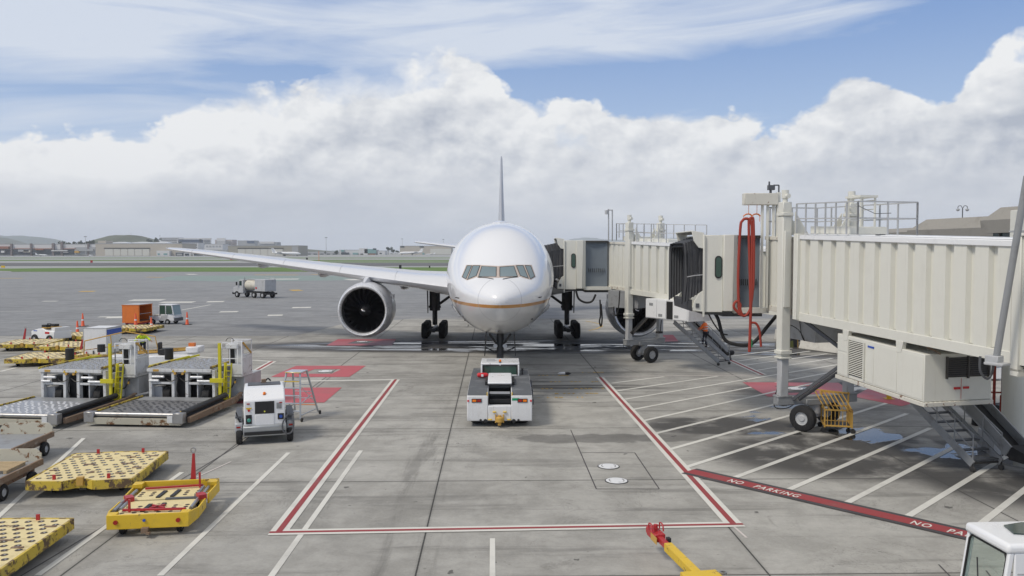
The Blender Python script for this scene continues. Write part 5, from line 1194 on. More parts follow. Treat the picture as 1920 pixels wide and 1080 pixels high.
    MB(TS).tube([(2.2,5.1,1.3),(2.0,5.0,.9),(2.4,5.0,.8),(2.6,5.1,1.2)],.035,6,smooth=5).build('hydraulic_loop', M['black'], st)
    mb = MB(); mb.box(1.6,2.3,5.2,7.2,.25,1.3); mb.prism([(2.3,4.9,.42),(2.9,5.1,.55),(2.9,5.6,.55),(2.3,5.6,.42)],(0,0,.08)); mb.build('side_cabinet', M['lgrey'], t, bevel=.02)
    mb = MB(); mb.cyl((-2.2,6.9,1.8),(-2.2,6.9,2.35),.2); mb.build('exhaust_drum', M['black'], t)
    MB().box(1.95,2.0,4.9,4.99,1.0,1.1).build('data_label', M['ochre'], st)
    return t
pB = Vector((-15.15, 33.1, 0)); LB = loader('cargo_loader', 'cargo loader with a dark low platform, nearer the white power unit', pB, R(-5))
LA = copy_tree(LB, loc=(pB.x-4.9, pB.y-.15, 0), rz=R(-6), label='cargo loader with a silver chequered low platform, nearer the left edge')
for ch in COL.objects:
    if ch.parent == LA and ch.name.startswith('main_platform'):
        for g2 in COL.objects:
            if g2.parent == ch and g2.name.startswith('roller_deck'): g2.data = g2.data.copy(); g2.data.materials[0] = RS; g2.data.materials[1] = M['clean_white']
# --- yellow pallet dollies ---------------------------------------
HOLE = paint('caster_hole', (.05, .035, .03), .7)
def pallet_dolly(label, p, rz, L=3.3, Wd=2.9, detail=True, scale=1.0, group='yellow pallet dollies'):
    t = root_at('pallet_dolly', label, 'pallet dolly', p, rz, group); z = .50; w = Wd/2; rr_ = random.Random(int(abs(p[0]*10)))
    mb = MB(); nt_ = .22
    out_l = [(-w, .12), (-.42, .0), (-.16, .22), (.16, .22), (.42, .0), (w, .12), (w, L-.1), (.3, L), (-.3, L), (-w, L-.1)]
    mb.prism([(x, y, z-.05) for x, y in out_l], (0, 0, .05)); dmb = mb
    mb = MB()
    for (a, b) in zip(out_l, out_l[1:] + out_l[:1]):
        a, b = Vector((*a, z-.12)), Vector((*b, z-.12)); mb.beam(a, b, .06, .26)
    mb.build('frame', M['yellow'], t)
    mb = MB(); mb.beam((0, .3, .22), (0, L-.3, .22), .2, .12); mb.beam((-w+.5, .7, .22), (w-.5, .7, .22), .12, .12); mb.beam((-w+.5, L-.7, .22), (w-.5, L-.7, .22), .12, .12); mb.build('chassis', M['darkmetal'], t)
    if detail:
        h = dmb; ni = 9; nj = 11
        for j in range(nj):
            for i in range(ni):
                x = -w+.28 + i*(Wd-.56)/(ni-1) + (.08 if j % 2 else -.08); y = .42 + j*(L-.7)/(nj-1)
                if (i+j) % 2 and 2 < i < 6 and rr_.random() < .25: continue
                h.cur = 1; h.lathe((x, y, z+.001), (0,0,1), [(0,.08),(.004,.075)], 10); h.cur = 2; h.lathe((x+.01, y+.01, z+.004), (0,0,1), [(0,.026),(.008,.02),(.012,.004)], 7)
        s_ = h; s_.cur = 3
        for x, y, a_, L2 in ((-.9,.7,.1,.28),(.9,.75,-.2,.3),(-w+.25,1.3,.3,.24),(w-.3,1.4,0,.26),(-.4,1.9,0,.34),(.7,1.9,0,.34),(-w+.25,L-.6,0,.24),(w-.25,L-.7,0,.26),(0,.9,.4,.2),(-.1,2.6,.1,.2),(.6,2.7,.2,.18)):
            s_.cb((x, y, z+.012), L2, .075, .02, a_)
        dk = dmb.build('deck', [M['yellow_deck'], HOLE, M['metal'], M['rust']], t)
        for x, y in ((-.75,.25),(.75,.25),(-.7,L-.15),(.7,L-.15)): MB().cb((x, y, z+.07), .08, .05, .14).build('stop', M['red'], t)
        for s in (-1, 1): MB().cyl((s*(w-.22), .10, z-.12), (s*(w-.22), .07, z-.12), .05).build('reflector', M['redlens'], t)
        mb = MB(); mb.box(-.09,.09,.10,.24,z-.16,z+.08); mb.build('coupling', M['ochre'], t)
    wheelset(t, [(s*(w-.5), y, .2) for s in (-1,1) for y in (.75, L-.75)], .2, .12)
    return t
c = G(148, 905, .5); D1_ = pallet_dolly('yellow pallet dolly with red stops, between the flat carts and the red-barred dolly', (-12.4, 23.35, 0), R(6), 3.5, 2.9)
pallet_dolly('yellow pallet dolly in the bottom left corner', (-12.05, 16.55, 0), R(4), 3.5, 3.0)
fd = pallet_dolly('yellow pallet dolly at the left edge nearest the cargo loaders', (-29.2, 50.2, 0), R(8), 3.6, 3.4, True, group='yellow pallet dollies')
for (px, py, rz_, lb) in ((40, 659, 10, 'yellow pallet dolly at the left edge in front of the white tractor'), (105, 664, -4, 'yellow pallet dolly between the left edge group and the white container'),
                          (160, 681, 2, 'yellow pallet dolly carrying the white container'), (136, 643, 0, 'yellow pallet dolly just left of the white container, by two cones'), (236, 627, -2, 'yellow pallet dolly in front of the orange cart')):
    p = G(px, py); copy_tree(fd, loc=(p.x, p.y, 0), rz=R(rz_), label=lb)
# --- container dolly with red bars ---------------------------------------
t = root_at('container_dolly', 'bright yellow container dolly with red bars and an upright red tow bar', 'container dolly', (-9.0, 20.15, 0), R(8))
mb = MB(); w = .97; z = .52
mb.prism([(-w,0,z-.30),(-w+.0,0,z+.06),(w,0,z+.06),(w,0,z-.30)], (0,.05,0)); mb.box(-w,-w+.22,.05,.28,z,z+.06); mb.box(w-.22,w,.05,.28,z,z+.06)
mb.prism([(w,.05,z-.30),(w+.12,.55,z-.26),(w+.12,.55,z+.02),(w,.05,z+.06)], (-.05,0,0)); mb.prism([(-w,.05,z-.30),(-w-.12,.55,z-.26),(-w-.12,.55,z+.02),(-w,.05,z+.06)], (.05,0,0))
for s in (-1, 1):
    mb.beam((s*(w+.1),.55,z-.12),(s*(w+.1),1.35,z-.12),.05,.26); mb.beam((s*(w-.02),1.35,z-.12),(s*(w-.02),1.7,z-.12),.05,.22); mb.beam((s*(w+.1),1.7,z-.10),(s*(w+.14),2.85,z-.1),.05,.28); mb.box(s*(w+.02)-.13,s*(w+.02)+.13,2.55,2.9,z,z+.12)
mb.box(-w-.14,w+.14,2.82,2.88,z-.25,z+.12); fr = mb.build('frame', M['yellow_bright'], t, bevel=.01)
mb = MB(); mb.box(-w+.12,w-.12,.2,1.38,z-.06,z-.01); mb.box(-w+.15,w-.15,1.48,2.6,z-.06,z-.01)
h = mb; h.cur = 1
for i in range(6):
    for j in range(7):
        x = -.72+i*.29; y = .38+j*.17 if j < 4 else 1.0+j*.16+.2
        if 1 < i < 4 and j in (1,2,4,5): continue
        h.lathe((x, y, z-.009),(0,0,1),[(0,.06),(.004,.055)],10)
dk = h.build('deck', [M['yellow_deck'], HOLE], t)
for x0, y0 in ((-.25,.4),(.08,.45),(-.2,1.6),(.15,1.65)): MB().beam((x0,y0,z+.0),(x0+.05,y0+.6,z+.0),.1,.05).build('roller', M['black'], dk)
for x, y in ((-w+.0,1.0),(w-.08,1.0),(-w+.02,1.9),(w-.05,2.0),(-w+.12,1.1),(w-.2,2.05)): MB().cyl((x,y-.45,z+.0),(x,y+.45,z+.0),.045).build('side_roller', M['metal'], dk)
mb = MB(); mb.beam((-w+.25,.45,z+.05),(w-.15,.32,z+.06),.06,.05); mb.beam((-.1,.55,z+.04),(.2,.8,z+.04),.05,.04); mb.beam((-.1,.8,z+.04),(.25,.55,z+.04),.05,.04); mb.build('locking_bar', M['red'], t)
MB().beam((-w+.25,2.35,z+.05),(w-.2,2.5,z+.05),.06,.05).build('locking_bar', M['red'], t)
for x, y, hh in ((-w+.42,.42,.32),(w-.28,2.45,.42)): MB().beam((x,y,z),(x,y,z+hh),.05,.05).build('stop_post', M['red'], t)
for x, y in ((-w+.1,1.45),(w-.02,1.45)): MB().cb((x,y,z+.05),.2,.3,.12,.5).build('stop_pedal', M['red'], t)
MB().box(-.05+.1,w-.1,1.38,1.50,z-.02,z+.03).build('cross_beam', M['dgrey'], t)
for s in (-.75,.72): MB().cyl((s,-.005,z-.12),(s,-.03,z-.12),.055).build('reflector', M['redlens'], t)
MB().cyl((-.08,-.005,z-.09),(-.08,-.03,z-.09),.035).build('valve_cap', M['blue'], t)
mb = MB(); mb.cb((-.05,-.06,z-.32),.16,.14,.12); mb.cb((.04,-.12,z-.38),.08,.12,.05); mb.build('hitch', M['rust'], t)
mb = MB(); mb.prism([(.31,2.95,z-.1),(.47,2.95,z-.1),(.43,3.0,z+.82),(.37,3.0,z+.82)], (0,.06,0)); tb = mb.build('tow_bar', M['red'], t); MB().lathe((.40,3.0,z+.92),(0,1,0),[(-.02,.05),(-.02,.08),(.02,.08),(.02,.05)],14,close=True).build('tow_eye', M['metal'], tb)
wheelset(t, [(s*.68, y, .17) for s in (-1,1) for y in (.35, 2.4)], .17, .13)
# --- flat baggage carts at the left edge ---------------------------------------
def flat_cart(label, x, y, rz, L=3.2, w=1.7):
    t = root_at('flat_cart', label, 'baggage cart', (x, y, 0), rz, 'rusty flat baggage carts'); z = .66
    mb = MB(); mb.box(-w/2,w/2,0,L,z-.10,z-.03); mb.build('bed', M['grey'], t)
    mb = MB(); mb.box(w/2-.02,w/2+.05,0,L,z-.12,z+.06); mb.box(-w/2-.05,-w/2+.02,0,L,z-.12,z+.06); mb.box(-w/2,w/2,-.05,0,z-.12,z+.02); mb.beam((-w/2+.1,.3,z-.2),(-w/2+.1,L-.3,z-.2),.08,.15); mb.beam((w/2-.1,.3,z-.2),(w/2-.1,L-.3,z-.2),.08,.15); mb.build('frame', M['rust'], t)
    mb = MB(); mb.prism([(-w/2+.1,L,z-.05),(w/2-.02,L,z-.05),(w/2-.02,L,z+.22),(w/2-.16,L,z+.36),(-w/2+.25,L,z+.36),(-w/2+.1,L,z+.22)],(0,.05,0)); mb.build('end_panel', M['rustcream'], t)
    wheelset(t, [(s*(w/2+.02), L-.62, .24) for s in (-1,1)] + [(s*(w/2-.1), .5, .24) for s in (-1,1)], .24, .15); return t
c1 = flat_cart('rusty flat cart with a cream end panel, upper one at the left edge', -17.05, 25.9, R(2), 3.0, 1.9)
c2 = flat_cart('rusty flat cart carrying a wooden pallet at the left edge', -15.2, 22.6, R(2), 2.45, 1.75)
t = root_at('wooden_pallet', 'pale wooden pallet lying on the rusty flat cart', 'pallet', (-15.2, 23.6, 0), R(3))
for k in range(7): MB().box(-.62,.62,k*.155,k*.155+.1,.72,.745).build('slat', M['wood'], t)
for k in (-.58,-.04,.50): MB().box(k,k+.09,0,1.03,.635,.718).build('bearer', M['wood'], t)
# --- white container on its dolly ---------------------------------------
p = G(170, 682); t = thing('cargo_container', 'plain white box container with a blue band on its side', 'container', (p.x-.05, p.y+.7, .52), R(-2))
mb = MB(); mb.box(-.76,.76,0,1.9,0,1.66); bx_ = mb.build('shell', M['white'], t, bevel=.02)
MB().box(.762,.775,.03,1.88,1.22,1.55).build('blue_band', M['blue'], bx_)
mb = MB()
for x in (-.77,.73): mb.box(x,x+.04,-.015,.02,0,1.67)
mb.box(-.77,.77,-.015,.02,1.63,1.68); mb.box(.74,.785,-.01,1.92,1.60,1.68); mb.build('edge_frame', M['lgrey'], bx_)
for x, z in ((-.55,.05),(-.1,.12)): MB().cb((x,-.04,z),.06,.06,.22).build('latch', M['red'] if x < -.3 else M['dgrey'], bx_)
# --- cones ---------------------------------------
def cone(label, p, rz=0):
    t = root_at('traffic_cone', label, 'cone', p, rz, 'tall orange traffic cones')
    MB().box(-.36,.36,-.36,.36,0,.05).build('base', M['rubber'], t); MB().lathe((0,0,.05),(0,0,1),[(0,.19),(.05,.15),(1.15,.055),(1.2,.03)],16).build('cone_body', M['cone'], t)
    for z0 in (.55,.85): MB().lathe((0,0,z0),(0,0,1),[(0,.19-.13*z0/1.2+.004-.02),(.14,.175-.13*z0/1.2-.012)],16).build('white_band', M['clean_white'], t)
    return t
cn = cone('orange cone standing right of the white cabbed tractor', G(351, 609))
for (px, py, lb) in ((284,621,'orange cone beside the worker in the yellow vest'), (145.5,629,'orange cone just left of the white container'), (155.5,612,'orange cone behind the white container, topmost of the left pair'), (254.5,612,'orange cone in front of the orange cart')):
    p = G(px, py); copy_tree(cn, loc=(p.x, p.y, 0), label=lb)
# --- orange cart and tractor ---------------------------------------
p = G(245, 611); t = root_at('covered_cart', 'bright orange covered baggage cart open on its right side', 'baggage cart', (p.x, p.y, 0), R(-6))
mb = MB(); mb.box(-.85,.85,0,.05,.38,1.95); mb.box(-.85,.85,2.3,2.35,.38,1.95); mb.box(-.85,-.80,0,2.35,.38,1.95); mb.box(-.88,.9,-.03,2.38,1.93,2.0); mb.box(.8,.87,0,.12,.38,1.95); mb.box(.8,.87,2.23,2.35,.38,1.95); mb.build('shell', M['orange'], t, bevel=.015)
MB().box(-.86,.88,0,2.36,.28,.40).build('floor', M['orange'], t); MB().box(-.8,.78,.06,2.28,.41,.43).build('liner', M['dgrey'], t); MB().box(-.88,.90,-.03,2.38,2.002,2.03).build('roof_skin', M['lgrey'], t)
MB().box(.80,.82,.12,2.23,1.1,1.14).build('bar', M['lgrey'], t)
mb = MB(); mb.box(-.6,.95,.1,2.6,.18,.27); mb.build('chassis', M['red'], t); wheelset(t, [(s*.6, y, .17) for s in (-1,1) for y in (.4,1.9)], .17, .12)
p = G(304, 608); t = root_at('baggage_tractor', 'cream and white cabbed baggage tractor facing right by the orange cart', 'tractor', (p.x, p.y, 0), R(-12))
mb = MB(); mb.prism([(-1.45,0,.35),(-1.45,0,.78),(-.2,0,.80),(-.1,0,1.0),(.55,0,.95),(1.25,0,.85),(1.32,0,.35)], (0,1.35,0)); bd = mb.build('body', M['white'], t, bevel=.03)
mb = MB(); mb.box(-.35,1.12,0.0,1.35,1.84,1.92); mb.box(-.35,-.28,0,1.35,.8,1.86); mb.prism([(1.0,0,1.86),(1.1,0,1.86),(1.3,0,.9),(1.2,0,.9)],(0,.07,0)); mb.prism([(1.0,1.28,1.86),(1.1,1.28,1.86),(1.3,1.28,.9),(1.2,1.28,.9)],(0,.07,0)); mb.box(.35,.42,0,.05,.9,1.86); mb.build('cab', M['white'], t, bevel=.02)
MB().prism([(1.02,.07,1.84),(1.07,.07,1.84),(1.27,.07,.92),(1.22,.07,.92)],(0,1.21,0)).build('windscreen', glass('pale_glass', (.25,.33,.34), .1), t); MB().box(-.25,.33,.02,.03,.95,1.82).build('side_window', M['cabglass'], t); MB().box(.45,1.1,.02,.03,1.0,1.8).build('side_window', M['cabglass'], t)
MB().prism([(-.25,-.02,.35),(.5,-.02,.35),(.62,-.02,.95),(-.05,-.02,.85)],(0,.03,0)).build('door', M['lgrey'], t)
MB().box(1.3,1.4,.0,1.35,.3,.62).build('bumper', M['dgrey'], t); MB().box(-1.4,-.3,.2,1.2,.82,.86).build('seat_deck', M['rustcream'], t); MB().cyl((1.3,.12,.75),(1.36,.12,.75),.07).build('headlight', M['lens'], t); MB().cyl((1.3,1.2,.75),(1.36,1.2,.75),.07).build('headlight', M['lens'], t)
wheelset(t, [(x, y, .26) for x in (-1.0,.6) for y in (.02,1.33)], .26, .18, (0,1,0))
# --- white open tractor left ---------------------------------------
p = G(80, 645); t = root_at('cargo_tractor', 'white open cargo tractor at the left with black seats on top', 'tractor', (p.x, p.y, 0), R(-25))
mb = MB(); mb.prism([(-1.3,0,.4),(-1.3,0,.95),(-.5,0,1.15),(.0,0,1.2),(.4,0,1.05),(1.3,0,1.0),(1.3,0,.4)], (0,1.5,0)); bd = mb.build('body', M['clean_white'], t, bevel=.05, seg=2)
MB().box(-.2,.35,.1,1.4,1.2,1.26).build('dash', M['ochre'], t); mb = MB(); mb.cb((-.1,.4,1.35),.5,.4,.2); mb.cb((-.1,1.1,1.35),.5,.4,.2); mb.lathe((.2,.45,1.5),(.3,0,1),[(-.02,.13),(-.02,.17),(.02,.17),(.02,.13)],14,close=True); mb.build('seats', M['black'], t)
mb = MB(); mb.box(.9,1.28,.1,1.4,1.0,1.28); mb.build('rear_box', M['white'], t); MB().box(-1.0,-.6,-.01,0,.95,1.02).build('blue_label', M['blue'], t); MB().box(.3,.8,-.012,0,.8,.95).build('red_label', M['sign_red'], t)
wheelset(t, [(x, y, .36) for x in (-.85,.85) for y in (.0,1.5)], .36, .24, (0,1,0))
for (px, py, lb) in ((44,641,'red tow bar standing upright left of the white open tractor'),(76,641,'red tow bar standing upright in front of the white open tractor'),(150,665,'red tow bar upright beside the white container dolly')):
    q = G(px, py); t2 = root_at('upright_tow_bar', lb, 'tow bar', q, 0, 'upright red tow bars'); MB().prism([(-.1,0,.05),(.1,0,.05),(.22,0,1.05),(.14,0,1.05)],(0,.07,0)).build('bar', M['red'], t2); MB().lathe((.18,.03,1.12),(0,1,0),[(-.02,.04),(-.02,.08),(.02,.08),(.02,.04)],12,close=True).build('eye', M['metal'], t2)
# --- fuel truck ---------------------------------------
p = G(480, 558); t = root_at('fuel_truck', 'weathered white fuel tank truck driving on the far apron', 'fuel truck', (p.x, p.y, 0), R(148))
# local +x is forward
MB().box(-3.3,3.3,-.45,.45,.75,.98).build('chassis', M['black'], t)
mb = MB(); mb.loft([[Vector((x, 1.02*k*math.cos(a), 1.95 + .82*k*math.sin(a))) for a in [2*math.pi*i/24 for i in range(24)]] for x, k in ((-1.0,1),(1.35,1),(1.5,.9))]); mb.build('tank', paint('weathered_tank', (.62,.59,.50), .45, dirt=.5, dc=(.35,.30,.22)), t)
mb = MB(); mb.box(-3.3,-1.0,-1.1,1.1,1.05,2.85); cbx = mb.build('pump_cabinet', M['lgrey'], t, bevel=.04); MB().box(-2.6,-1.8,1.1,1.12,1.3,2.4).build('cabinet_shutter', M['lgrey'], cbx); MB().box(-3.32,-3.3,-.6,.6,1.2,2.5).build('rear_shutter', M['lgrey'], cbx)
MB().prism([(-1.35,1.12,1.75),(-1.55,1.12,1.55),(-1.35,1.12,1.35),(-1.15,1.12,1.55)],(0,.01,0)).build('hazard_diamond', M['sign_red'], t)
mb = MB(); mb.box(-1.0,1.4,-.5,.5,2.76,2.86); rail(mb, [(-3.2,-.9,2.85),(-1.0,-.9,2.85)], .22, .03, 1.0, 0); mb.build('top_walkway', M['lgrey'], t)
mb = MB(); mb.prism([(1.65,-1.05,.95),(1.65,-1.05,2.75),(2.55,-1.05,2.75),(2.85,-1.05,1.8),(3.9,-1.05,1.55),(3.95,-1.05,.7),(1.65,-1.05,.7)],(0,2.1,0)); cb_ = mb.build('cab', M['lgrey'], t, bevel=.06, seg=2)
MB().prism([(2.60,-.9,2.6),(2.64,-.9,2.6),(2.88,-.9,1.88),(2.84,-.9,1.88)],(0,1.8,0)).build('windscreen', M['glass'], cb_)
for s in (-1,1): MB().box(1.95,2.5,s*1.06-.01,s*1.06+.01,1.85,2.55).build('door_window', M['glass'], cb_); MB().box(2.7,2.85,s*1.35-.1,s*1.35+.1,1.9,2.4).build('mirror', M['black'], cb_); MB().cyl((3.92,s*.75,1.1),(3.98,s*.75,1.1),.13).build('headlight', M['lens'], cb_)
MB().box(3.95,4.1,-1.1,1.1,.5,.8).build('bumper', M['black'], t); MB().cyl((1.55,.8,1.0),(1.55,.8,3.1),.07).build('exhaust', M['metal'], t); MB().box(-3.5,-3.2,-1.1,1.1,.55,.8).build('rear_step', M['black'], t)
wheelset(t, [(x, s*.95, .5) for x in (-2.6,-.7,3.1) for s in (-1,1)], .5, .3, (0,1,0))
# --- belt loader ---------------------------------------
p = G(262, 700); t = root_at('belt_loader', 'white and yellow belt loader parked behind the cargo loaders', 'belt loader', (p.x-.6, p.y+1.5, 0), R(3))
mb = MB(); mb.prism([(-3.9,0,.52),(-3.9,0,.62),(3.4,0,1.15),(3.4,0,.95)],(0,.95,0)); bt = mb.build('conveyor_frame', M['white'], t); 
mb = MB(); mb.prism([(-3.95,.12,.63),(-3.95,.12,.66),(3.4,.12,1.19),(3.4,.12,1.16)],(0,.7,0)); mb.build('belt', M['dgrey'], bt)
mb = MB(); mb.beam((-3.9,.02,.72),(3.3,.02,1.24),.08,.1); mb.beam((-1.5,.93,.9),(3.3,.93,1.25),.08,.1); mb.build('side_guard', M['ochre'], bt)
mb = MB(); mb.prism([(.2,-1.1,.3),(.2,-1.1,.85),(1.2,-1.1,.95),(3.2,-1.1,.9),(3.3,-1.1,.3)],(0,1.05,0)); bd = mb.build('body', M['white'], t, bevel=.04)
MB().cb((1.5,-.5,1.15),.5,.5,.35).build('seat', M['black'], t, bevel=.05); MB().cb((1.32,-.5,1.45),.14,.5,.5).build('seat_back', M['black'], t, bevel=.05)
MB().lathe((-.9,-.4,1.2),(.4,0,1),[(-.02,.15),(-.02,.19),(.02,.19),(.02,.15)],16,close=True).build('steering_wheel', M['black'], t)
mb = MB(); mb.box(-1.5,-.5,-1.0,0,.35,.95); mb.box(2.7,3.45,-.2,1.0,1.0,1.35); mb.build('hood', M['white'], t, bevel=.04); MB().cb((2.9,.4,1.45),.35,.3,.2).build('tool_bag', M['orange'], t)
mb = MB(); pts = [(-3.3,-.1,.6),(-3.2,-.1,1.75),(-.8,-.1,2.3),(.9,-.1,2.0),(1.1,-.1,1.0)]; mb.tube(pts,.035,6); mb.tube([(-.2,-.15,2.05),(.1,-.15,1.1)],.03,6); mb.tube([(-1.7,-.1,2.07),(-1.65,-.1,1.5)],.03,6); mb.tube([(-3.25,-.1,1.2),(-1.0,-.1,1.5)],.025,6); mb.build('yellow_rail', M['ochre'], t)
MB().cyl((-2.2,-.2,1.1),(-2.2,-.2,1.55),.22).build('exhaust_drum', M['black'], t)
wheelset(t, [(x, y, .34) for x in (-1.0,2.5) for y in (-1.0,1.0)], .34, .22, (0,1,0))
# --- cage cart by the near bridge wheels ---------------------------------------
p = G(1574, 812); t = root_at('cage_cart', 'small ochre yellow cage cart beside the near bridge wheel', 'cage cart', (p.x, p.y, 0), R(-14))
mb = MB()
for x in (-.55,.45):
    for y, h_ in ((0,.9),(1.05,1.45)): mb.box(x-.03,x+.03,y-.03,y+.03,.2,h_)
for z in (.24,.86): mb.box(-.55,.45,-.025,.025,z,z+.06); mb.box(-.55,.45,1.02,1.08,z,z+.05); mb.box(-.58,-.52,0,1.05,z,z+.05); mb.box(.42,.48,0,1.05,z,z+.05)
fr = mb.build('frame', M['ochre'], t, bevel=.006)
mb = MB()
for k in range(7): x = -.45+k*.14; mb.box(x-.012,x+.012,-.012,.012,.28,.88)
for k in range(6): y = .15+k*.16; mb.box(.44,.46,y-.012,y+.012,.28,.9)
mb.build('cage_bars', M['ochre'], fr)
mb = MB()
for k in range(7): x = -.55+k*.165; mb.beam((x,0,.92),(x-.25,1.05,1.42),.035,.03)
mb.beam((-.6,1.05,1.44),(.5,1.05,1.40),.06,.06); mb.beam((-.8,1.1,1.5),(.4,1.0,1.42),.05,.05); mb.build('top_rack', M['ochre'], fr)
MB().box(-.5,.4,.05,1.0,.24,.27).build('floor_plate', M['darkmetal'], fr)
for x, y in ((-.6,-.05),(.48,-.05),(-.6,1.05),(.48,1.05)): MB().cyl((x,y-.03,.1),(x,y+.03,.1),.1).build('castor', M['rubber'], t)
# --- barriers, unit behind, bollard ---------------------------------------
def barrier(label, a, b):
    a, b = Vector(a), Vector(b); d_ = (b-a).normalized(); n_ = Vector((-d_.y, d_.x, 0)); t = root_at('concrete_barrier', label, 'barrier', a, 0, 'white concrete barriers')
    pr = [(-.31,0),(-.31,.08),(-.19,.30),(-.10,.82),(.10,.82),(.19,.30),(.31,.08),(.31,0)]; L = (b-a).length; n = 8; rg = []
    for i in range(n+1): rg.append([d_*(L*i/n) + n_*x + Vector((0,0,z+.01)) for x, z in pr])
    MB().loft(rg).build('barrier_body', M['concrete'], t, bevel=.02); MB().prism([d_*.02+n_*-.12+Vector((0,0,.02)), d_*.6+n_*-.33+Vector((0,0,.0)), d_*.6+n_*.33+Vector((0,0,.0)), d_*.02+n_*.12+Vector((0,0,.02))],(0,0,.03)).build('foot', M['dgrey'], t)
    return t
barrier('white concrete barrier under the near bridge tunnel, left of the slung box', G(1503, 653), G(1650, 673)); barrier('short end of a white barrier farther behind the red hoses', G(1497, 640) + Vector((-.6,1.2,0)), G(1477, 640) + Vector((-.6,1.2,0)))
p = G(1552, 648); t = root_at('start_unit', 'white engine start unit with an open side behind the concrete barrier', 'start unit', (p.x-1.4, p.y+2.5, 0), R(-8))
mb = MB()
for x in (-.9,.95): mb.box(x-.07,x+.07,0,.1,.3,2.0)
for z in (.3,.75,1.1,1.93): mb.box(-.9,.95,0,.08,z,z+.06)
mb.build('frame', M['galv'], t); MB().box(-.85,.9,.15,1.6,.35,1.95).build('machinery', M['black'], t)
mb = MB(); mb.box(1.05,2.9,0,1.7,.3,2.0); wb = mb.build('cabinet', M['clean_white'], t, bevel=.03)
text_mesh('TUG', .34, 'cabinet_letters', M['blue'], Matrix.Translation((2.0,-.01,1.6)) @ Matrix.Rotation(R(90),4,'X'), parent=wb)
MB().tube([(1.2,-.05,1.9),(1.2,-.08,1.2),(1.4,-.08,.9),(1.45,-.08,1.3),(1.35,-.05,1.8)],.035,6,smooth=4).build('cable', M['black'], t)
for k, (x, z, mm) in enumerate(((-.4,.85,'red'),(.1,.82,'yellow_bright'),(-.2,1.5,'dgrey'),(.5,1.35,'metal'))): MB().cyl((x,.14,z),(x+.15,.14,z),.08).build('engine_part', M[mm], t)
wheelset(t, [(x, y, .28) for x in (-.6,2.3) for y in (.1,1.6)], .28, .18, (0,1,0))
p = G(1488, 652); t = root_at('tyre_chock', 'dark chock with olive cover beside the barrier end', 'chock', (p.x, p.y+.3, 0)); MB().prism([(-.45,0,0),(.35,0,0),(.4,0,1.0),(.05,0,1.0)],(0,.5,0)).build('body', M['black'], t, bevel=.03); MB().prism([(-.5,-.02,0),(.1,-.02,0),(.05,-.02,.5),(-.3,-.02,.4)],(0,.5,0)).build('cover', paint('olive', (.10,.11,.03), .7), t); MB().beam((.45,.1,0),(.4,.1,1.0),.06,.06).build('strap', M['ochre'], t)
p = G(1667, 748); t = root_at('bollard', 'short yellow bollard beyond the slung air conditioning box', 'bollard', p); MB().lathe((0,0,0),(0,0,1),[(0,.12),(.75,.12),(.80,.09),(.82,.01)],16).build('post', M['yellow_bright'], t); MB().box(-.2,.2,-.2,.2,0,.03).build('foot_plate', M['yellow_bright'], t)
# small white and black nozzle lying on the apron
p = G(1058, 703); t = root_at('hose_nozzle', 'small white and black nozzle lying on the apron right of the tug', 'nozzle', p, R(4)); MB().lathe((-.38,0,.09),(1,0,0),[(0,.01),(.08,.06),(.3,.09),(.42,.085)],12).build('cap', M['clean_white'], t); MB().lathe((.04,0,.09),(1,0,0),[(0,.06),(.18,.08),(.3,.04),(.36,.02)],12).build('grip', M['black'], t)
# --- drums, stands and white boxes under the right end ---------------------------------------
for (px, py, r, lb) in ((1839, 797, .33, 'black drum nearer the tall red stand'), (1879, 800, .31, 'black drum beside the cream support pillar')):
    p = G(px, py); t = root_at('black_drum', lb, 'drum', p, 0, 'black drums by the support pillar'); MB().lathe((0,0,0),(0,0,1),[(0,r),(.02,r+.01),(.3,r),(.32,r+.012),(.34,r),(.62,r),(.64,r+.012),(.66,r),(.9,r+.01),(.9,r-.03),(.87,r-.03),(.87,.01)],28).build('shell', M['black'], t)
p = G(1882, 838); t = root_at('support_stand', 'red and grey pipe stand beside the cream pillar', 'pipe stand', (p.x, p.y, 0), R(5))
mb = MB(); mb.cyl((-.42,0,.3),(-.42,0,3.1),.05); mb.cyl((-.22,-.1,.3),(-.22,-.1,1.9),.045); mb.beam((-.6,0,1.1),(-.1,-.1,1.1),.04,.05); mb.beam((-.6,0,2.0),(-.15,-.1,2.0),.04,.05); mb.build('red_pipes', M['hose_red'], t)
mb = MB(); mb.cyl((-.12,0,.05),(-.12,0,3.1),.04); mb.cyl((.12,0,1.0),(.12,0,3.1),.04); 
for k in range(6): mb.beam((-.12,0,1.2+k*.32),(.12,0,1.2+k*.32),.03,.03)
mb.box(-.7,.3,-.1,.3,.0,.08); mb.build('grey_pipes', M['galv'], t); MB().cyl((.0,.1,1.9),(.0,.1,2.9),.05).build('yellow_pipe', M['yellow_bright'], t)
p = G(1852, 720); t = root_at('stacked_boxes', 'pale stacked equipment cases far beneath the right bridge end', 'equipment cases', (p.x, p.y+1, 0), R(3)); 
for k, (w_2, h0, h1) in enumerate(((1.5,.1,.7),(1.35,.75,1.25),(1.5,1.3,1.75),(1.2,1.8,2.6))): MB().box(-w_2,w_2,0,1.2,h0,h1).build('case', M['white'] if k % 2 == 0 else M['lgrey'], t, bevel=.03)
# cream support pillar of the far bridge
mb = MB(RF); mb.lathe((17.75, 29.0, 0), (0,0,1), [(0,.62),(.28,.62),(.3,.40),(4.6,.40)], 28); mb.build('support_pillar', M['cream_flat'], rF)
mb = MB(RF); mb.box(16.7,17.4,28.4,29.4,0,.75); mb.build('pillar_cabinet', M['lgrey'], rF, bevel=.02)
mb = MB(RF); mb.lathe((18.3, 30.0, 4.4), (0,0,1), [(0,1.9),(2.7,1.9)], 28); mb.build('rotunda', M['cream_flat'], rF)
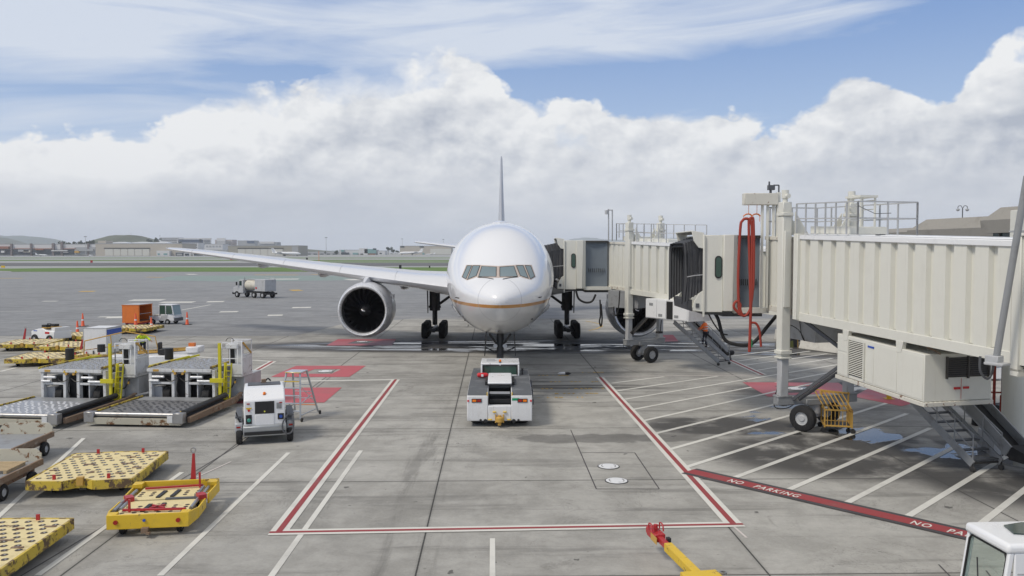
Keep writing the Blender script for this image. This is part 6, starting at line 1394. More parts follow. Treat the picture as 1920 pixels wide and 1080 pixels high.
# --- tow bar in the foreground ---------------------------------------
a_, b_ = G(1228, 1001, .5), G(1312, 1084, .5); t = root_at('aircraft_tow_bar', 'yellow aircraft tow bar with a red head at the bottom of the view', 'tow bar', (a_.x, a_.y, 0), math.atan2((b_-a_).y, (b_-a_).x))
mb = MB(); mb.beam((.85,0,.5),(5.5,0,.5),.19,.19); br = mb.build('tube', M['yellow_bright'], t, bevel=.015)
mb = MB(); mb.beam((.1,0,.5),(.95,0,.5),.13,.13); mb.box(-.2,.35,-.13,.13,.42,.60); mb.cyl((-.22,-.12,.52),(-.22,.12,.52),.09); hd = mb.build('head', M['red'], t, bevel=.012)
mb = MB()
for y in (-.13,.13): mb.tube([(-.05,y,.6),(-.05,y,.74),(.15,y,.76),(.2,y,.62)],.018,6,smooth=3)
mb.cyl((.05,0,.6),(.05,0,.74),.05); mb.build('shear_pins', M['red'], hd); MB().box(.1,.5,-.139,-.133,.42,.58).build('warning_plate', M['ochre'], hd); MB().cb((.62,.1,.55),.12,.08,.14).build('valve', M['black'], hd)
mb = MB(); mb.box(2.55,2.95,-.38,.38,.40,.62); mb.build('wheel_bracket', M['yellow_bright'], t, bevel=.01); wheelset(t, [(3.4,-.5,.3),(3.4,.5,.3)], .3, .16, (0,1,0)); MB().lathe((2.75,.45,.62),(0,0,1),[(-.02,.05),(-.02,.08),(.02,.08),(.02,.05)],14,close=True).build('ring', M['metal'], t)
# --- white cab truck lower right ---------------------------------------
t = root_at('service_truck', 'white single cab service truck in the bottom right corner', 'truck', (7.93, 12.95, 0), R(3))
# local: x to the right (rearwards), y away; windscreen on the left face
zt_ = 2.40
def box4(x0,x1,y0,y1,z0,z1,lean=0): return [(x0-lean,y0,z0),(x1,y0,z0),(x1,y1,z0),(x0-lean,y1,z0),(x0,y0,z1),(x1,y0,z1),(x1,y1,z1),(x0,y1,z1)]
FC = [(0,3,2,1),(4,5,6,7),(0,1,5,4),(1,2,6,5),(2,3,7,6),(3,0,4,7)]
mb = MB(); L_ = 2.0; wd = 1.12; ln = .18
mb.add(box4(-.05,L_,-.02,wd+.02,zt_-.16,zt_, .02), FC); roof = mb.build('roof', M['clean_white'], t, bevel=.06, seg=3)
def P_(u, v, w=0): return Vector((-ln*(1-u)-.0, v, 1.0 + (zt_-.16-1.0)*u))   # point on windscreen plane
mb = MB()
for v in (0, wd-.07): mb.add([(-ln-.02,v,1.0),(-ln+.07,v,1.0),(-ln+.07,v+.07,1.0),(-ln-.02,v+.07,1.0),(-.02,v,zt_-.15),(.07,v,zt_-.15),(.07,v+.07,zt_-.15),(-.02,v+.07,zt_-.15)], FC)
mb.box(.07,.30,0,.05,1.0,zt_-.15); mb.box(1.2,1.5,0,.05,1.0,zt_-.15); mb.box(L_-.1,L_,0,wd,1.0,zt_-.15); mb.add(box4(-ln-.03,L_,-.01,wd+.01,.45,1.02,.05), FC); mb.box(.3,1.2,0,.05,1.0,1.15)
cb_ = mb.build('cab', M['clean_white'], t, bevel=.02, seg=2)
mb = MB(); mb.add([P_(0,.07)+Vector((.02,0,0)),P_(0,wd-.07)+Vector((.02,0,0)),P_(1,wd-.07)+Vector((.02,0,0)),P_(1,.07)+Vector((.02,0,0))],[(0,1,2,3)])
def clear_glass():
    m, nt, b = newmat('clear_cab_glass'); b.inputs['Base Color'].default_value = (.55,.68,.62,1); b.inputs['Roughness'].default_value = .02; b.inputs['Transmission Weight'].default_value = .92; b.inputs['IOR'].default_value = 1.1; b.inputs['Specular IOR Level'].default_value = .5; return m
CGL = clear_glass()
mb.build('windscreen', CGL, cb_, smooth=False)
def ringp(pts, r): return MB().tube(pts + [pts[0]], r, 6)
ringp([P_(.03,.10),P_(.10,.07),P_(.92,.07),P_(.98,.13),P_(.98,wd-.13),P_(.92,wd-.07),P_(.10,wd-.07),P_(.03,wd-.12)], .022).build('windscreen_seal', M['black'], cb_)
mb = MB(); mb.add([(.30,.02,1.15),(1.2,.02,1.15),(1.2,.02,zt_-.2),(.30,.02,zt_-.2)],[(0,1,2,3)]); mb.build('side_window', CGL, cb_, smooth=False)
ringp([(.34,-.002,1.15),(1.16,-.002,1.15),(1.2,-.002,1.2),(1.2,-.002,zt_-.25),(1.16,-.002,zt_-.2),(.34,-.002,zt_-.2),(.30,-.002,zt_-.25),(.30,-.002,1.2)], .024).build('window_seal', M['black'], cb_)
mb = MB(); 
for k in range(9): mb.box(.12,.24,-.006,0,1.9-k*.05,1.925-k*.05)
mb.build('side_vent', M['lgrey'], cb_)
MB().lathe((.35,.42,1.45),(-.55,0,.8),[(-.012,.16),(-.012,.185),(.012,.185),(.012,.16)],24,close=True).build('steering_wheel', M['black'], cb_); MB().tube([(.35,.42,1.45),(.6,.42,1.0)],.03,6).build('steering_column', M['black'], cb_)
MB().tube([P_(.1,.55)-Vector((.03,0,0)),P_(.5,.62)-Vector((.04,0,0)),P_(.75,.72)-Vector((.04,0,0))],.012,5).build('wiper', M['black'], cb_); MB().cb((.8,.55,1.1),.5,.5,.14).build('seat', M['black'], cb_, bevel=.05); MB().cb((1.1,.55,1.5),.14,.5,.7).build('seat_back', M['black'], cb_, bevel=.05); MB().box(-.1,1.9,.03,wd-.03,.98,1.01).build('floor', M['dgrey'], cb_)
mb = MB(); mb.prism([(.35,.45,zt_+.005),(.75,.35,zt_+.005),(1.25,.5,zt_+.005),(1.3,.85,zt_+.005),(.85,.98,zt_+.005),(.45,.85,zt_+.005)],(0,0,.02)); mb.build('roof_window', M['glass'], roof); MB().tube([(.9,.6,zt_+.03),(1.1,.66,zt_+.06),(1.15,.7,zt_+.12),(1.1,.75,zt_+.05)],.012,5).build('roof_wiper', M['dgrey'], roof)
mb = MB(); mb.tube([(-ln-.02,.12,1.15),(-.5,.1,1.05),(-.62,.1,1.1)],.025,6); mb.build('mirror_arm', M['dgrey'], cb_); mb = MB(); mb.cb((-.62,.1,1.28),.10,.07,.5); mb.build('mirror', M['black'], cb_, bevel=.03); MB().cb((-.62,.055,1.25),.07,.01,.38).build('mirror_glass', M['chrome'], cb_)
MB().box(1.0,7.0,.0,2.2,.5,.85).build('chassis', M['black'], t) ; MB().box(2.3,6.5,-.3,2.1,.85,1.9).build('load_body', M['clean_white'], t, bevel=.04); wheelset(t, [(x, y, .42) for x in (.5,5.2) for y in (.05,1.9)], .42, .26, (0,1,0))
# ---------------------------------------------------------------- far side of the airfield
BW = paint('far_white_wall', (.60, .60, .60), .7, var=.05); BT = paint('far_tan_wall', (.46, .42, .36), .7, var=.05); BG = paint('far_grey_wall', (.36, .37, .38), .7); BD = paint('far_dark_glass', (.05, .06, .075), .3)
BB = paint('far_blue_glass', (.10, .13, .20), .3); BR = paint('far_dark_tower', (.20, .17, .17), .7); DOORM = paint('far_hangar_door', (.58, .57, .52), .6); RUSTY = paint('far_rust_red', (.28, .13, .09), .7); TEAL = paint('far_teal_glass', (.20, .34, .34), .4)
def px2(Dd, x0, x1, y0, y1):   # photo box at distance -> X range, z range
    return ((x0-960)/F*Dd, (x1-960)/F*Dd, H + (472-y1)/F*Dd, H + (472-y0)/F*Dd)
def building(name, label, Dd, x0, x1, y0, wall, cat='building', depth=40, group=None, yb=None, roof=None):
    X0, X1, _, zt = px2(Dd, x0, x1, y0, y0); t = thing(name, label, cat, ((X0+X1)/2, Dd, 0), 0, group); w = (X1-X0)/2
    MB().box(-w, w, 0, depth, 0, zt).build('wall', wall, t); MB().box(-w-.3, w+.3, -.3, depth+.3, zt, zt+.8).build('roof', roof or BG, t)
    def det(nm, a, b, c, d_, mat, off=.4):
        A0, A1, Z0, Z1 = px2(Dd, a, b, c, d_); cx = (X0+X1)/2
        return MB().box(A0-cx, A1-cx, -off, -.01, max(Z0, 0), Z1).build(nm, mat, t)
    return t, det, zt
t, det, zt = building('hangar', 'wide tan hangar with white sliding doors and humped white roof lights', 1366, 180, 342, 457, BT, depth=60)
for a, b in ((198,213),(214,226.5),(227.5,240),(241,253),(254,267),(268,281)): det('hangar_door', a, b, 466.5, 479.5, DOORM, .6)
det('door_track', 196, 282, 464.8, 466.2, M['bronze'], 1.0); det('annex_wall', 298, 322, 470, 479.8, BW, 8); 
for a, b in ((300,304),(311,318)): det('annex_window', a, b, 475, 478, TEAL, 8.3)
for a, b in ((208,236),(244,281),(286,313)):
    A0, A1, _, _ = px2(1366, a, b, 0, 0); cx = t.location.x
    MB().prism([(A0-cx,6,zt+.8),(A0-cx+2,6,zt+2.2),((A0+A1)/2-cx,6,zt+3.2),(A1-cx-2,6,zt+2.2),(A1-cx,6,zt+.8)],(0,20,0)).build('roof_light', M['clean_white'], t)
MB().box(-70,-57,6,30,zt+.8,zt+5).build('plant_room', BT, t)
t, det, zt = building('hangar', 'long grey tan hangar right of the tan one, behind the wing', 1400, 428, 561, 461, paint('olive_tan', (.34,.325,.28), .7), depth=60)
for k in range(6): det('hangar_door', 447+k*14, 460.4+k*14, 466.5, 479.5, DOORM, .6)
det('door_track', 446, 532, 464.8, 466.4, M['bronze'], 1.0); det('side_panel', 548, 560, 462, 479, BG, .5); det('annex_wall', 387, 428, 468, 479, BG, .5)
t, det, zt = building('hangar', 'tan hangar at the right end of the far row with a white door', 1900, 750, 846, 461.5, BT, depth=60)
det('hangar_door', 807, 846, 466.5, 477, DOORM, .6); det('high_window', 751, 758.5, 461.6, 464, BD, .6); det('high_window', 787, 795, 461.6, 464, BD, .6); det('door', 792, 796, 474, 477.4, TEAL, .6)
t, det, zt = building('terminal_building', 'long white far terminal with dark stair towers at the left', 1420, -60, 180, 458.2, BW, depth=50)
for a, b, c in ((22,25.5,457),(59,62,456.5),(99.8,104,456),(116,120,453.5),(166,169,456)): det('stair_tower', a, b, c, 479.8, BR, 3)
det('ramp_level', -60, 142, 468, 477.5, BD, 2); det('ramp_level', 142, 180, 463.5, 478, BG, 2.2)
for a, b in ((-5,18),(28,58),(64,98),(121,145)): det('cornice', a, b, 465.8, 467, RUSTY, 2.4)
for a, b, c, d_, mm in ((0,20,462,466.5,RUSTY),(100,130,469,471,BW),(122,131,472.5,473.4,BW),(38,58,468,472,BG),(48,60,469,473,DOORM),(143,152,470.5,474,M['ochre']),(6,12,470,474,BW),(70,85,467,469,RUSTY),(150,178,467,471,BG)): det('loading_bay', a, b, c, d_, mm, 5)
t, det, zt = building('office_building', 'stepped white office block on the hill behind the tan hangar', 2300, 302, 335, 446, BW, yb=460)
for k in range(4): det('window_band', 303+k, 334-k*.5, 447.5+k*3, 448.6+k*3, BD, .5)
t, det, zt = building('office_building', 'dark blue glass office building beyond the hangars', 2300, 337, 383, 449.5, BB)
det('white_wing', 383, 397, 448, 470, BW, 4); det('roof_cap', 337, 398, 446.5, 448.5, BW, 4); det('dark_stripe', 375, 379, 448, 470, BD, 1)
for k in range(4): det('window_band', 384, 396, 450+k*2.6, 451+k*2.6, BD, 5)
t, det, zt = building('hotel_building', 'pinkish hotel block with rounded top beyond the hangars', 2300, 404, 436, 450, paint('pinkish_wall', (.48,.43,.42), .7))
det('centre_block', 408, 424, 446.5, 470, BW, 3)
for k in range(4): det('window_band', 406, 434, 452+k*2.4, 452.9+k*2.4, BG, 3.4)
t, det, zt = building('office_building', 'low office building with a blue glazed right end', 2300, 446, 478, 451.5, BG)
det('blue_end', 464, 478, 451.8, 456, BB, 1)
t, det, zt = building('office_building', 'low white office wing with window bands left of the second hangar', 1900, 341, 372, 455.5, BW); 
for k in range(3): det('window_band', 343, 370, 457+k*3.2, 458.4+k*3.2, BD, .5)
t, det, zt = building('office_building', 'low white building with square windows above the wing tip', 1800, 385, 418, 458, BW)
for k in range(5): det('window', 387+k*6, 391+k*6, 460.5, 463.5, BG, .5)
t, det, zt = building('office_building', 'grey office roofline above the second hangar', 2100, 484, 519, 454.5, BG); det('roof_step', 488, 515, 453, 457, BW, 2)
t, det, zt = building('airfield_building', 'white and teal glazed building right of the floodlight mast', 1850, 637, 705, 469, BW)
for a, b, c, d_, mm in ((640,646,468.5,472,TEAL),(674,690,465.6,478,BW),(684,706,467,475,TEAL),(700,706,465.6,468.4,BD),(640,655,473.5,477,BD),(662,672,474,477.4,TEAL),(692,704,475.6,477.6,RUSTY),(676,682,475.6,477.6,BD)): det('facade_piece', a, b, c, d_, mm, 3)
t, det, zt = building('airfield_building', 'small white building left of the far trees', 1850, 708, 722, 470.5, BW); det('window', 712, 716, 474, 476, BD, .5)
t, det, zt = building('warehouse', 'long low grey warehouse between second hangar and mast', 1950, 561, 640, 472.5, BG); det('white_band', 561, 640, 474, 475, BW, .6)
for k in range(6): det('bay', 564+k*12, 571+k*12, 475.4, 477.5, BD, .6)
for (a, b, lab) in ((330,345,'dark fuel shed beside the tan hangar annex'),(345,358,'white shed with dark doors under the wing tip'),(362,384,'pale low shed behind the wing leading edge')):
    t, det, zt = building('shed', lab, 1340, a, b, 474, BD if a == 330 else BW, 'shed', 12); det('doors', a+2, b-3, 475.5, 479, BG if a == 330 else BD, .5)
# masts
for (px, yt, Dd, lb) in ((161.5,443.8,1380,'floodlight mast in front of the long left terminal'),(612,445.5,1500,'floodlight mast standing alone near the middle'),(754.5,448,1950,'floodlight mast at the left end of the right hangar'),(831.5,449,1950,'floodlight mast just left of the airliner'),(301,441.5,2100,'thin mast beside the stepped office block'),(247,437,3200,'small radio mast on top of the hill')):
    X, _, z, _ = px2(Dd, px, px, yt, yt); t = thing('floodlight_mast', lb, 'mast', (X, Dd, 0), 0, 'floodlight masts'); z0 = 0 if Dd < 2000 else 20
    MB().cyl((0,0,z0),(0,0,z),.55 if Dd > 1400 else .45,.35,8).build('pole', M['lgrey'], t); mb = MB(); mb.cb((0,0,z),4.6 if z0 == 0 else 1.2,1.2,.9); mb.build('lamp_frame', M['dgrey'], t)
# parked jets
def jet(label, Dd, x0, x1, yb, left_tail, scale, blue=False):
    X = ((x0+x1)/2-960)/F*Dd; t = thing('parked_jet', label, 'jet', (X, Dd-25, 0), 0 if left_tail else math.pi, 'parked jets far across the field'); L = abs(x1-x0)/F*Dd; s = L/30
    # nose to +x
    MB().loft([[Vector((x*s, r*math.cos(a)*s, (3.1+zo+r*math.sin(a))*s)) for a in [2*math.pi*i/14 for i in range(14)]] for x, r, zo in ((-15,.2,1.0),(-12,.9,.6),(-8,1.4,.1),(8,1.45,0),(12,1.2,-.2),(14.4,.6,-.5),(15,.1,-.6))]).build('fuselage', M['clean_white'], t)
    MB().prism([(-14.5*s,-.15,3.8*s),(-10*s,-.15,4.2*s),(-13.6*s,-.15,8.6*s),(-16*s,-.15,8.6*s)],(0,.4,0)).build('fin', M['blue'] if blue else M['clean_white'], t)
    for k in (-1,1):
        MB().prism([(3*s,k*1.2*s,2.2*s),(-4*s,k*1.2*s,2.2*s),(-7*s,k*14*s,3.2*s),(-5.4*s,k*14*s,3.2*s)],(0,0,.3*s)).build('wing', M['lgrey'], t); MB().prism([(-14*s,0,8.4*s),(-16*s,0,8.4*s),(-17*s,k*5*s,8.5*s),(-15.8*s,k*5*s,8.5*s)],(0,0,.2)).build('tailplane', M['clean_white'], t)
        MB().cyl((-9*s,k*2.2*s,4.1*s),(-5*s,k*2.2*s,4.1*s),.8*s,n=12).build('engine', M['lgrey'], t)
    mb = MB(); 
    for x, y in ((11,0),(-2,2),(-2,-2)): mb.cyl((x*s,y*s,.6*s),(x*s,y*s,2.2*s),.2*s,n=6); mb.cyl((x*s,(y-.5)*s,.6*s),(x*s,(y+.5)*s,.6*s),.6*s,n=10)
    mb.build('landing_gear', M['dgrey'], t); return t
jet('white jet with swept tail in front of the left terminal', 1330, 84, 106, 479, True, 1); jet('white business jet before the second hangar, tail to the left', 1330, 519, 572, 479, True, 1)
jet('white business jet before the right hangar, tail to the right', 1700, 751, 795, 478, False, 1); jet('smallest white jet just left of the airliner', 1700, 800, 818, 478, False, 1)
jet('airliner with a blue fin seen above the far bridge', 420, 1240, 1288, 478, False, 1, True).location = (86, 420, 0)
# vehicles far away
for (px, py, mm, lb) in ((168,479.5,'clean_white','white box truck by the tan hangar corner'),(176,480.2,'white','small white van right of the box truck'),(728,476.8,'white','white van below the far trees'),(735,476.8,'dgrey','dark van below the far trees'),(742,476.8,'lgrey','grey van below the far trees'),(185,479.6,'dgrey','tiny dark tug before the tan hangar')):
    Dd = H*F/(py-472); X = (px-960)/F*Dd; L = 9 if px == 168 else 5.5; t = thing('parked_van', lb, 'van', (X, Dd-10, 0), 0, 'vehicles far across the field')
    hh = 5.2 if px == 168 else 2.3; MB().prism([(-L/2,0,.5),(-L/2,0,hh),(L*.25,0,hh),(L*.42,0,hh*.55),(L/2,0,hh*.5),(L/2,0,.5)],(0,2.2,0)).build('body', M[mm], t); mb = MB(); mb.cyl((-L*.3,-.1,.45),(-L*.3,2.3,.45),.45); mb.cyl((L*.3,-.1,.45),(L*.3,2.3,.45),.45); mb.build('wheels', M['rubber'], t); MB().prism([(L*.1,-.03,hh*.6),(L*.1,-.03,hh*.9),(L*.26,-.03,hh*.9),(L*.38,-.03,hh*.6)],(0,.02,0)).build('window', M['glass'], t)
# airfield signs and markers
def sgn(label, px, py, w, h_, mm, cat='airfield sign'):
    p = G(px, py); t = thing('airfield_sign', label, cat, (p.x, p.y, 0), 0, 'small signs and markers on the grass'); MB().box(-w/2,w/2,0,.2,.25,h_).build('panel', M[mm], t); mb = MB(); mb.cyl((-w*.3,.1,0),(-w*.3,.1,.3),.06); mb.cyl((w*.3,.1,0),(w*.3,.1,.3),.06); mb.build('legs', M['dgrey'], t)
sgn('yellow and black sign at the far left beside the runway shoulder', 5.5, 503, 1.6, 1.1, 'yellow_bright'); sgn('dark red marker board left of the wing tip', 171.5, 493.3, 1.4, 1.7, 'red'); sgn('red marker board under the wing tip', 435, 488, 3.2, 1.2, 'brightred')
sgn('tall black marker on the grass behind the engine', 750.5, 508, .9, 2.2, 'black'); sgn('small black marker near the aircraft on the grass', 805.5, 503, .6, 1.1, 'black'); sgn('black marker board beyond the runway', 575.5, 487.2, 1.6, 2.0, 'black')
p = G(598, 490); t = thing('wind_mast', 'thin orange and white mast beyond the runway', 'mast', (p.x, p.y, 0)); MB().cyl((0,0,0),(0,0,7.4),.18,n=8).build('pole', M['orange'], t)
# hills
def hill(name, Dd, pts, mat, seed, depth=900, kind='structure'):
    """ridge through photo points (x, y) at distance Dd, with real depth"""
    X = [(x-960)/F*Dd for x, y in pts]; Z = [H + (472-y)/F*Dd for x, y in pts]; n = 90; m = 14; vs = []
    for j in range(m+1):
        v = j/m; k = math.sin(math.pi*v)**.8
        for i in range(n+1):
            x = X[0] + (X[-1]-X[0])*i/n
            for q in range(len(X)-1):
                if X[q] <= x <= X[q+1]+1e-6: f = (x-X[q])/(X[q+1]-X[q]); f = f*f*(3-2*f); z = Z[q]+(Z[q+1]-Z[q])*f; break
            nn = mnoise.fractal(Vector((x*.006, v*3+seed, seed)), 1, 2, 5)*Dd*.0012
            vs.append((x + mnoise.noise(Vector((v*2, x*.002, seed)))*60*(1-k), Dd + (v-.5)*depth, max(-1, (z + nn)*k if v != .5 else z + nn)))
    fs = [(j*(n+1)+i, j*(n+1)+i+1, (j+1)*(n+1)+i+1, (j+1)*(n+1)+i) for j in range(m) for i in range(n)]
    o = MB().add(vs, fs).build(name, mat, None, sharp=80); tag(o, kind=kind)
HG = paint('green_brown_hill', (.10, .11, .065), .9, var=.4, dirt=.9, dc=(.045,.06,.03), dscale=.012); HB = paint('far_hill', (.10, .13, .10), .9, var=.3, dirt=.5, dc=(.2,.18,.12), dscale=.004)
hill('hills', 7500, [(-240,462),(-60,446),(0,440.5),(10,442),(30,443.5),(45,442),(60,443),(80,446.5),(92,452),(102,457.5),(125,464)], HB, 1, 1600)
hill('hills', 5200, [(-300,450),(-40,444),(0,445),(12,449),(24,456),(40,466)], HG, 8, 900)
hill('hills', 3100, [(160,470),(196,455),(206,449),(214,446),(222,443.5),(228,441.5),(240,442),(256,441.5),(263,445),(272,450.5),(286,453.5),(310,456),(345,455),(380,458),(440,461),(500,464),(560,468),(640,472)], HG, 3, 700)
hill('hills', 12000, [(520,472),(560,470),(640,469.5),(700,470.5),(760,471.5)], HB, 5, 1500)
hill('hills', 12000, [(1000,471),(1060,450),(1095,445.5),(1130,448),(1180,450),(1250,446),(1300,445),(1345,447),(1400,452),(1460,470)], HB, 6, 1800)
# trees
LEAF = paint('dark_tree_foliage', (.040, .058, .026), .8, var=.5); BARK = paint('tree_bark', (.08,.06,.045), .9)
def tree(label, x, y, z0, h_, w, seed, proto=None):
    r = random.Random(seed); t = thing('tree', label, 'tree', (x, y, z0), 0, 'trees beyond the airfield'); mb = MB()
    mb.cyl((0,0,-2),(0,0,h_*.5),w*.05,w*.03,7); 
    for k in range(4): a = k*1.6; mb.cyl((0,0,h_*.35),(w*.25*math.cos(a),w*.25*math.sin(a),h_*.7),w*.02,w*.01,5)
    mb.build('trunk', BARK, t); mb = MB(); cl = [(r.gauss(0,w*.22), r.gauss(0,w*.22), h_*(.45+.42*r.random()), w*(.13+.12*r.random())) for _ in range(9)]
    for cx, cy, cz, cr in cl:
        for k in range(60):
            d_ = Vector((r.gauss(0,1), r.gauss(0,1), r.gauss(0,.8))).normalized()*cr*(.6+.5*r.random()); p = Vector((cx,cy,cz))+d_; s_ = w*.035*(1+r.random()); a_ = Vector((r.gauss(0,1),r.gauss(0,1),r.gauss(0,1))).normalized(); b_ = a_.orthogonal().normalized()
            mb.add([p-a_*s_, p+b_*s_, p+a_*s_, p-b_*s_], [(0,1,2,3)])
    mb.build('crown', LEAF, t, smooth=False); return t
specs = [(729,463.5,1950,14,'tallest dark tree left of the right hangar'),(737,468,1950,10,'round dark tree just right of the tallest far tree'),(745,469,1950,9,'low dark tree touching the right hangar'),(632,470,1850,11,'dark tree at the left end of the white and teal building'),(610,471.5,1850,7,'small tree at the foot of the middle floodlight mast'),
         (118,453,1800,15,'dark tree on the ridge above the left terminal, leftmost'),(126,455.5,1800,12,'dark tree second from the left on the ridge'),(139,452.6,1800,16,'broad dark tree left of the terminal mast'),(151,451.5,1800,12,'dark tree just left of the terminal mast'),(172,450,1800,18,'large dark tree right of the terminal mast'),(163,453,1800,14,'dark tree behind the terminal mast'),(296,446,2250,16,'dark tree left of the stepped office block'),(280,448,2250,14,'dark tree at the foot of the green hill'),(340,453,2250,10,'small tree left of the dark blue glass office'),(222,443,3000,14,'tree on the crest of the hill'),(206,448.5,3000,14,'tree on the left shoulder of the hill')]
for i, (px, py, Dd, w, lb) in enumerate(specs):
    X = (px-960)/F*Dd; zt = H + (472-py)/F*Dd; hh = w*1.15; tree(lb, X, Dd, zt-hh*.95, hh, w, i)
hill('hills', 1830, [(100,474),(112,461),(130,459),(150,458),(180,456),(195,470)], HG, 9, 120)
# ---------------------------------------------------------------- concourse on the right
CC = paint('concourse_concrete', (.30, .285, .255), .8, dirt=.35, dc=(.18,.17,.15), dscale=.3, streak=.5)
def concourse(label, pa, pb, z0, z1, zc, endch):
    """pa, pb: plan points of the facade seen from the apron (near, far)"""
    pa, pb = Vector((*pa, 0)), Vector((*pb, 0)); d_ = (pb-pa).normalized(); n_ = Vector((d_.y, -d_.x, 0)); L = (pb-pa).length
    if n_.x < 0: n_ = -n_
    t = thing('concourse_building', label, 'terminal', pa, 0, 'concourse buildings')
    def P(u, v, z): return d_*u + n_*v + Vector((0,0,z))
    mb = MB(); e = endch
    rings = []
    for u, k in ((0,1),(L-e,1),(L,.0)):
        zz = zc + (z1-zc)*k
        rings.append([P(u, 0, z0+ (zc-z0)*.38), P(u, -.3, zc-(zc-z0)*.0), P(u, e*.55*k, zz), P(u, 22, zz), P(u, 22, z0+(zc-z0)*.38)])
    mb.loft(rings); mb.build('parapet', CC, t, smooth=False)
    mb = MB(); mb.prism([P(.5,1.2,z0), P(L-.8,1.2,z0), P(L-.8,1.2,zc-.2), P(.5,1.2,zc-.2)], n_*18); mb.build('window_band', M['glass'], t, smooth=False)
    mb = MB(); k = 0
    while k < L: mb.beam(P(k+.6,1.1,z0), P(k+.6,1.1,zc-.5), .25, .25); k += 3.2
    mb.build('mullions', M['bronze'], t); mb = MB(); mb.prism([P(0,1.6,-.2),P(L-.5,1.6,-.2),P(L-.5,1.6,z0),P(0,1.6,z0)], n_*18); mb.build('wall', CC, t, smooth=False); return t
concourse('nearest concrete concourse block with sloped parapet at the right edge', (72.5, 96), (68.6, 121), 8.6, 13.4, 11.6, 2.2)
concourse('middle concrete concourse block below the twin globe lamp', (83.5, 131), (77.0, 161), 8.8, 13.2, 11.2, 3.0)
concourse('farthest dark concourse block low behind the tunnel roof', (84.0, 166), (80.5, 203), 9.0, 12.2, 11.2, 6)
t = thing('globe_lamp', 'twin globe roof lamp above the middle concourse block', 'lamp', (81.5, 150, 12.9)); MB().cyl((0,0,0),(0,0,2.0),.09,n=8).build('pole', M['dgrey'], t)
MB().tube([(-.85,0,1.9),(-.8,0,2.35),(-.3,0,2.45),(0,0,2.0),(.3,0,2.45),(.8,0,2.35),(.85,0,1.9)],.06,6,smooth=3).build('arms', M['dgrey'], t)
for s in (-1,1): MB().lathe((s*.85,0,1.45),(0,0,1),[(0,.02),(.1,.22),(.3,.33),(.42,.3),(.5,.1)],14).build('globe', M['lgrey'], t)
t = thing('stair_tower', 'cream stair tower at the right edge in front of the concourse', 'tower', (48.9, 80, 0)); MB().box(0,6,0,1.4,0,11.1).build('wall', M['cream_flat'], t, bevel=.05); MB().box(.02,.10,-.05,.0,0,9.0).build('edge_trim', M['lgrey'], t); MB().box(-.05,6.1,-.06,1.45,9.0,9.12).build('cornice', M['lgrey'], t)
# ---------------------------------------------------------------- the two workers
SKIN = paint('skin', (.42, .24, .16), .6, var=.05); HAIR = paint('dark_hair', (.02,.016,.014), .7)
def skinmesh(name, verts, edges, radii, mat, parent, rootv=0, sub=1):
    me = bpy.data.meshes.new(name); me.from_pydata([tuple(v) for v in verts], edges, []); o = bpy.data.objects.new(name, me); COL.objects.link(o)
    sk = o.modifiers.new('skin', 'SKIN'); sk.use_smooth_shade = True; sk.branch_smoothing = .3
    if not me.skin_vertices: 
        bpy.context.view_layer.objects.active = o
    for i, r in enumerate(radii): me.skin_vertices[0].data[i].radius = (r, r) if not isinstance(r, tuple) else r
    for d_ in me.skin_vertices[0].data: d_.use_root = False
    me.skin_vertices[0].data[rootv].use_root = True
    sb = o.modifiers.new('sub', 'SUBSURF'); sb.levels = sub; sb.render_levels = sub
    dg = bpy.context.evaluated_depsgraph_get(); nm = bpy.data.meshes.new_from_object(o.evaluated_get(dg)); o.modifiers.clear(); o.data = nm; nm.materials.clear(); nm.materials.append(mat)
    for p in nm.polygons: p.use_smooth = True
    if parent is not None: o.parent = parent
    return o
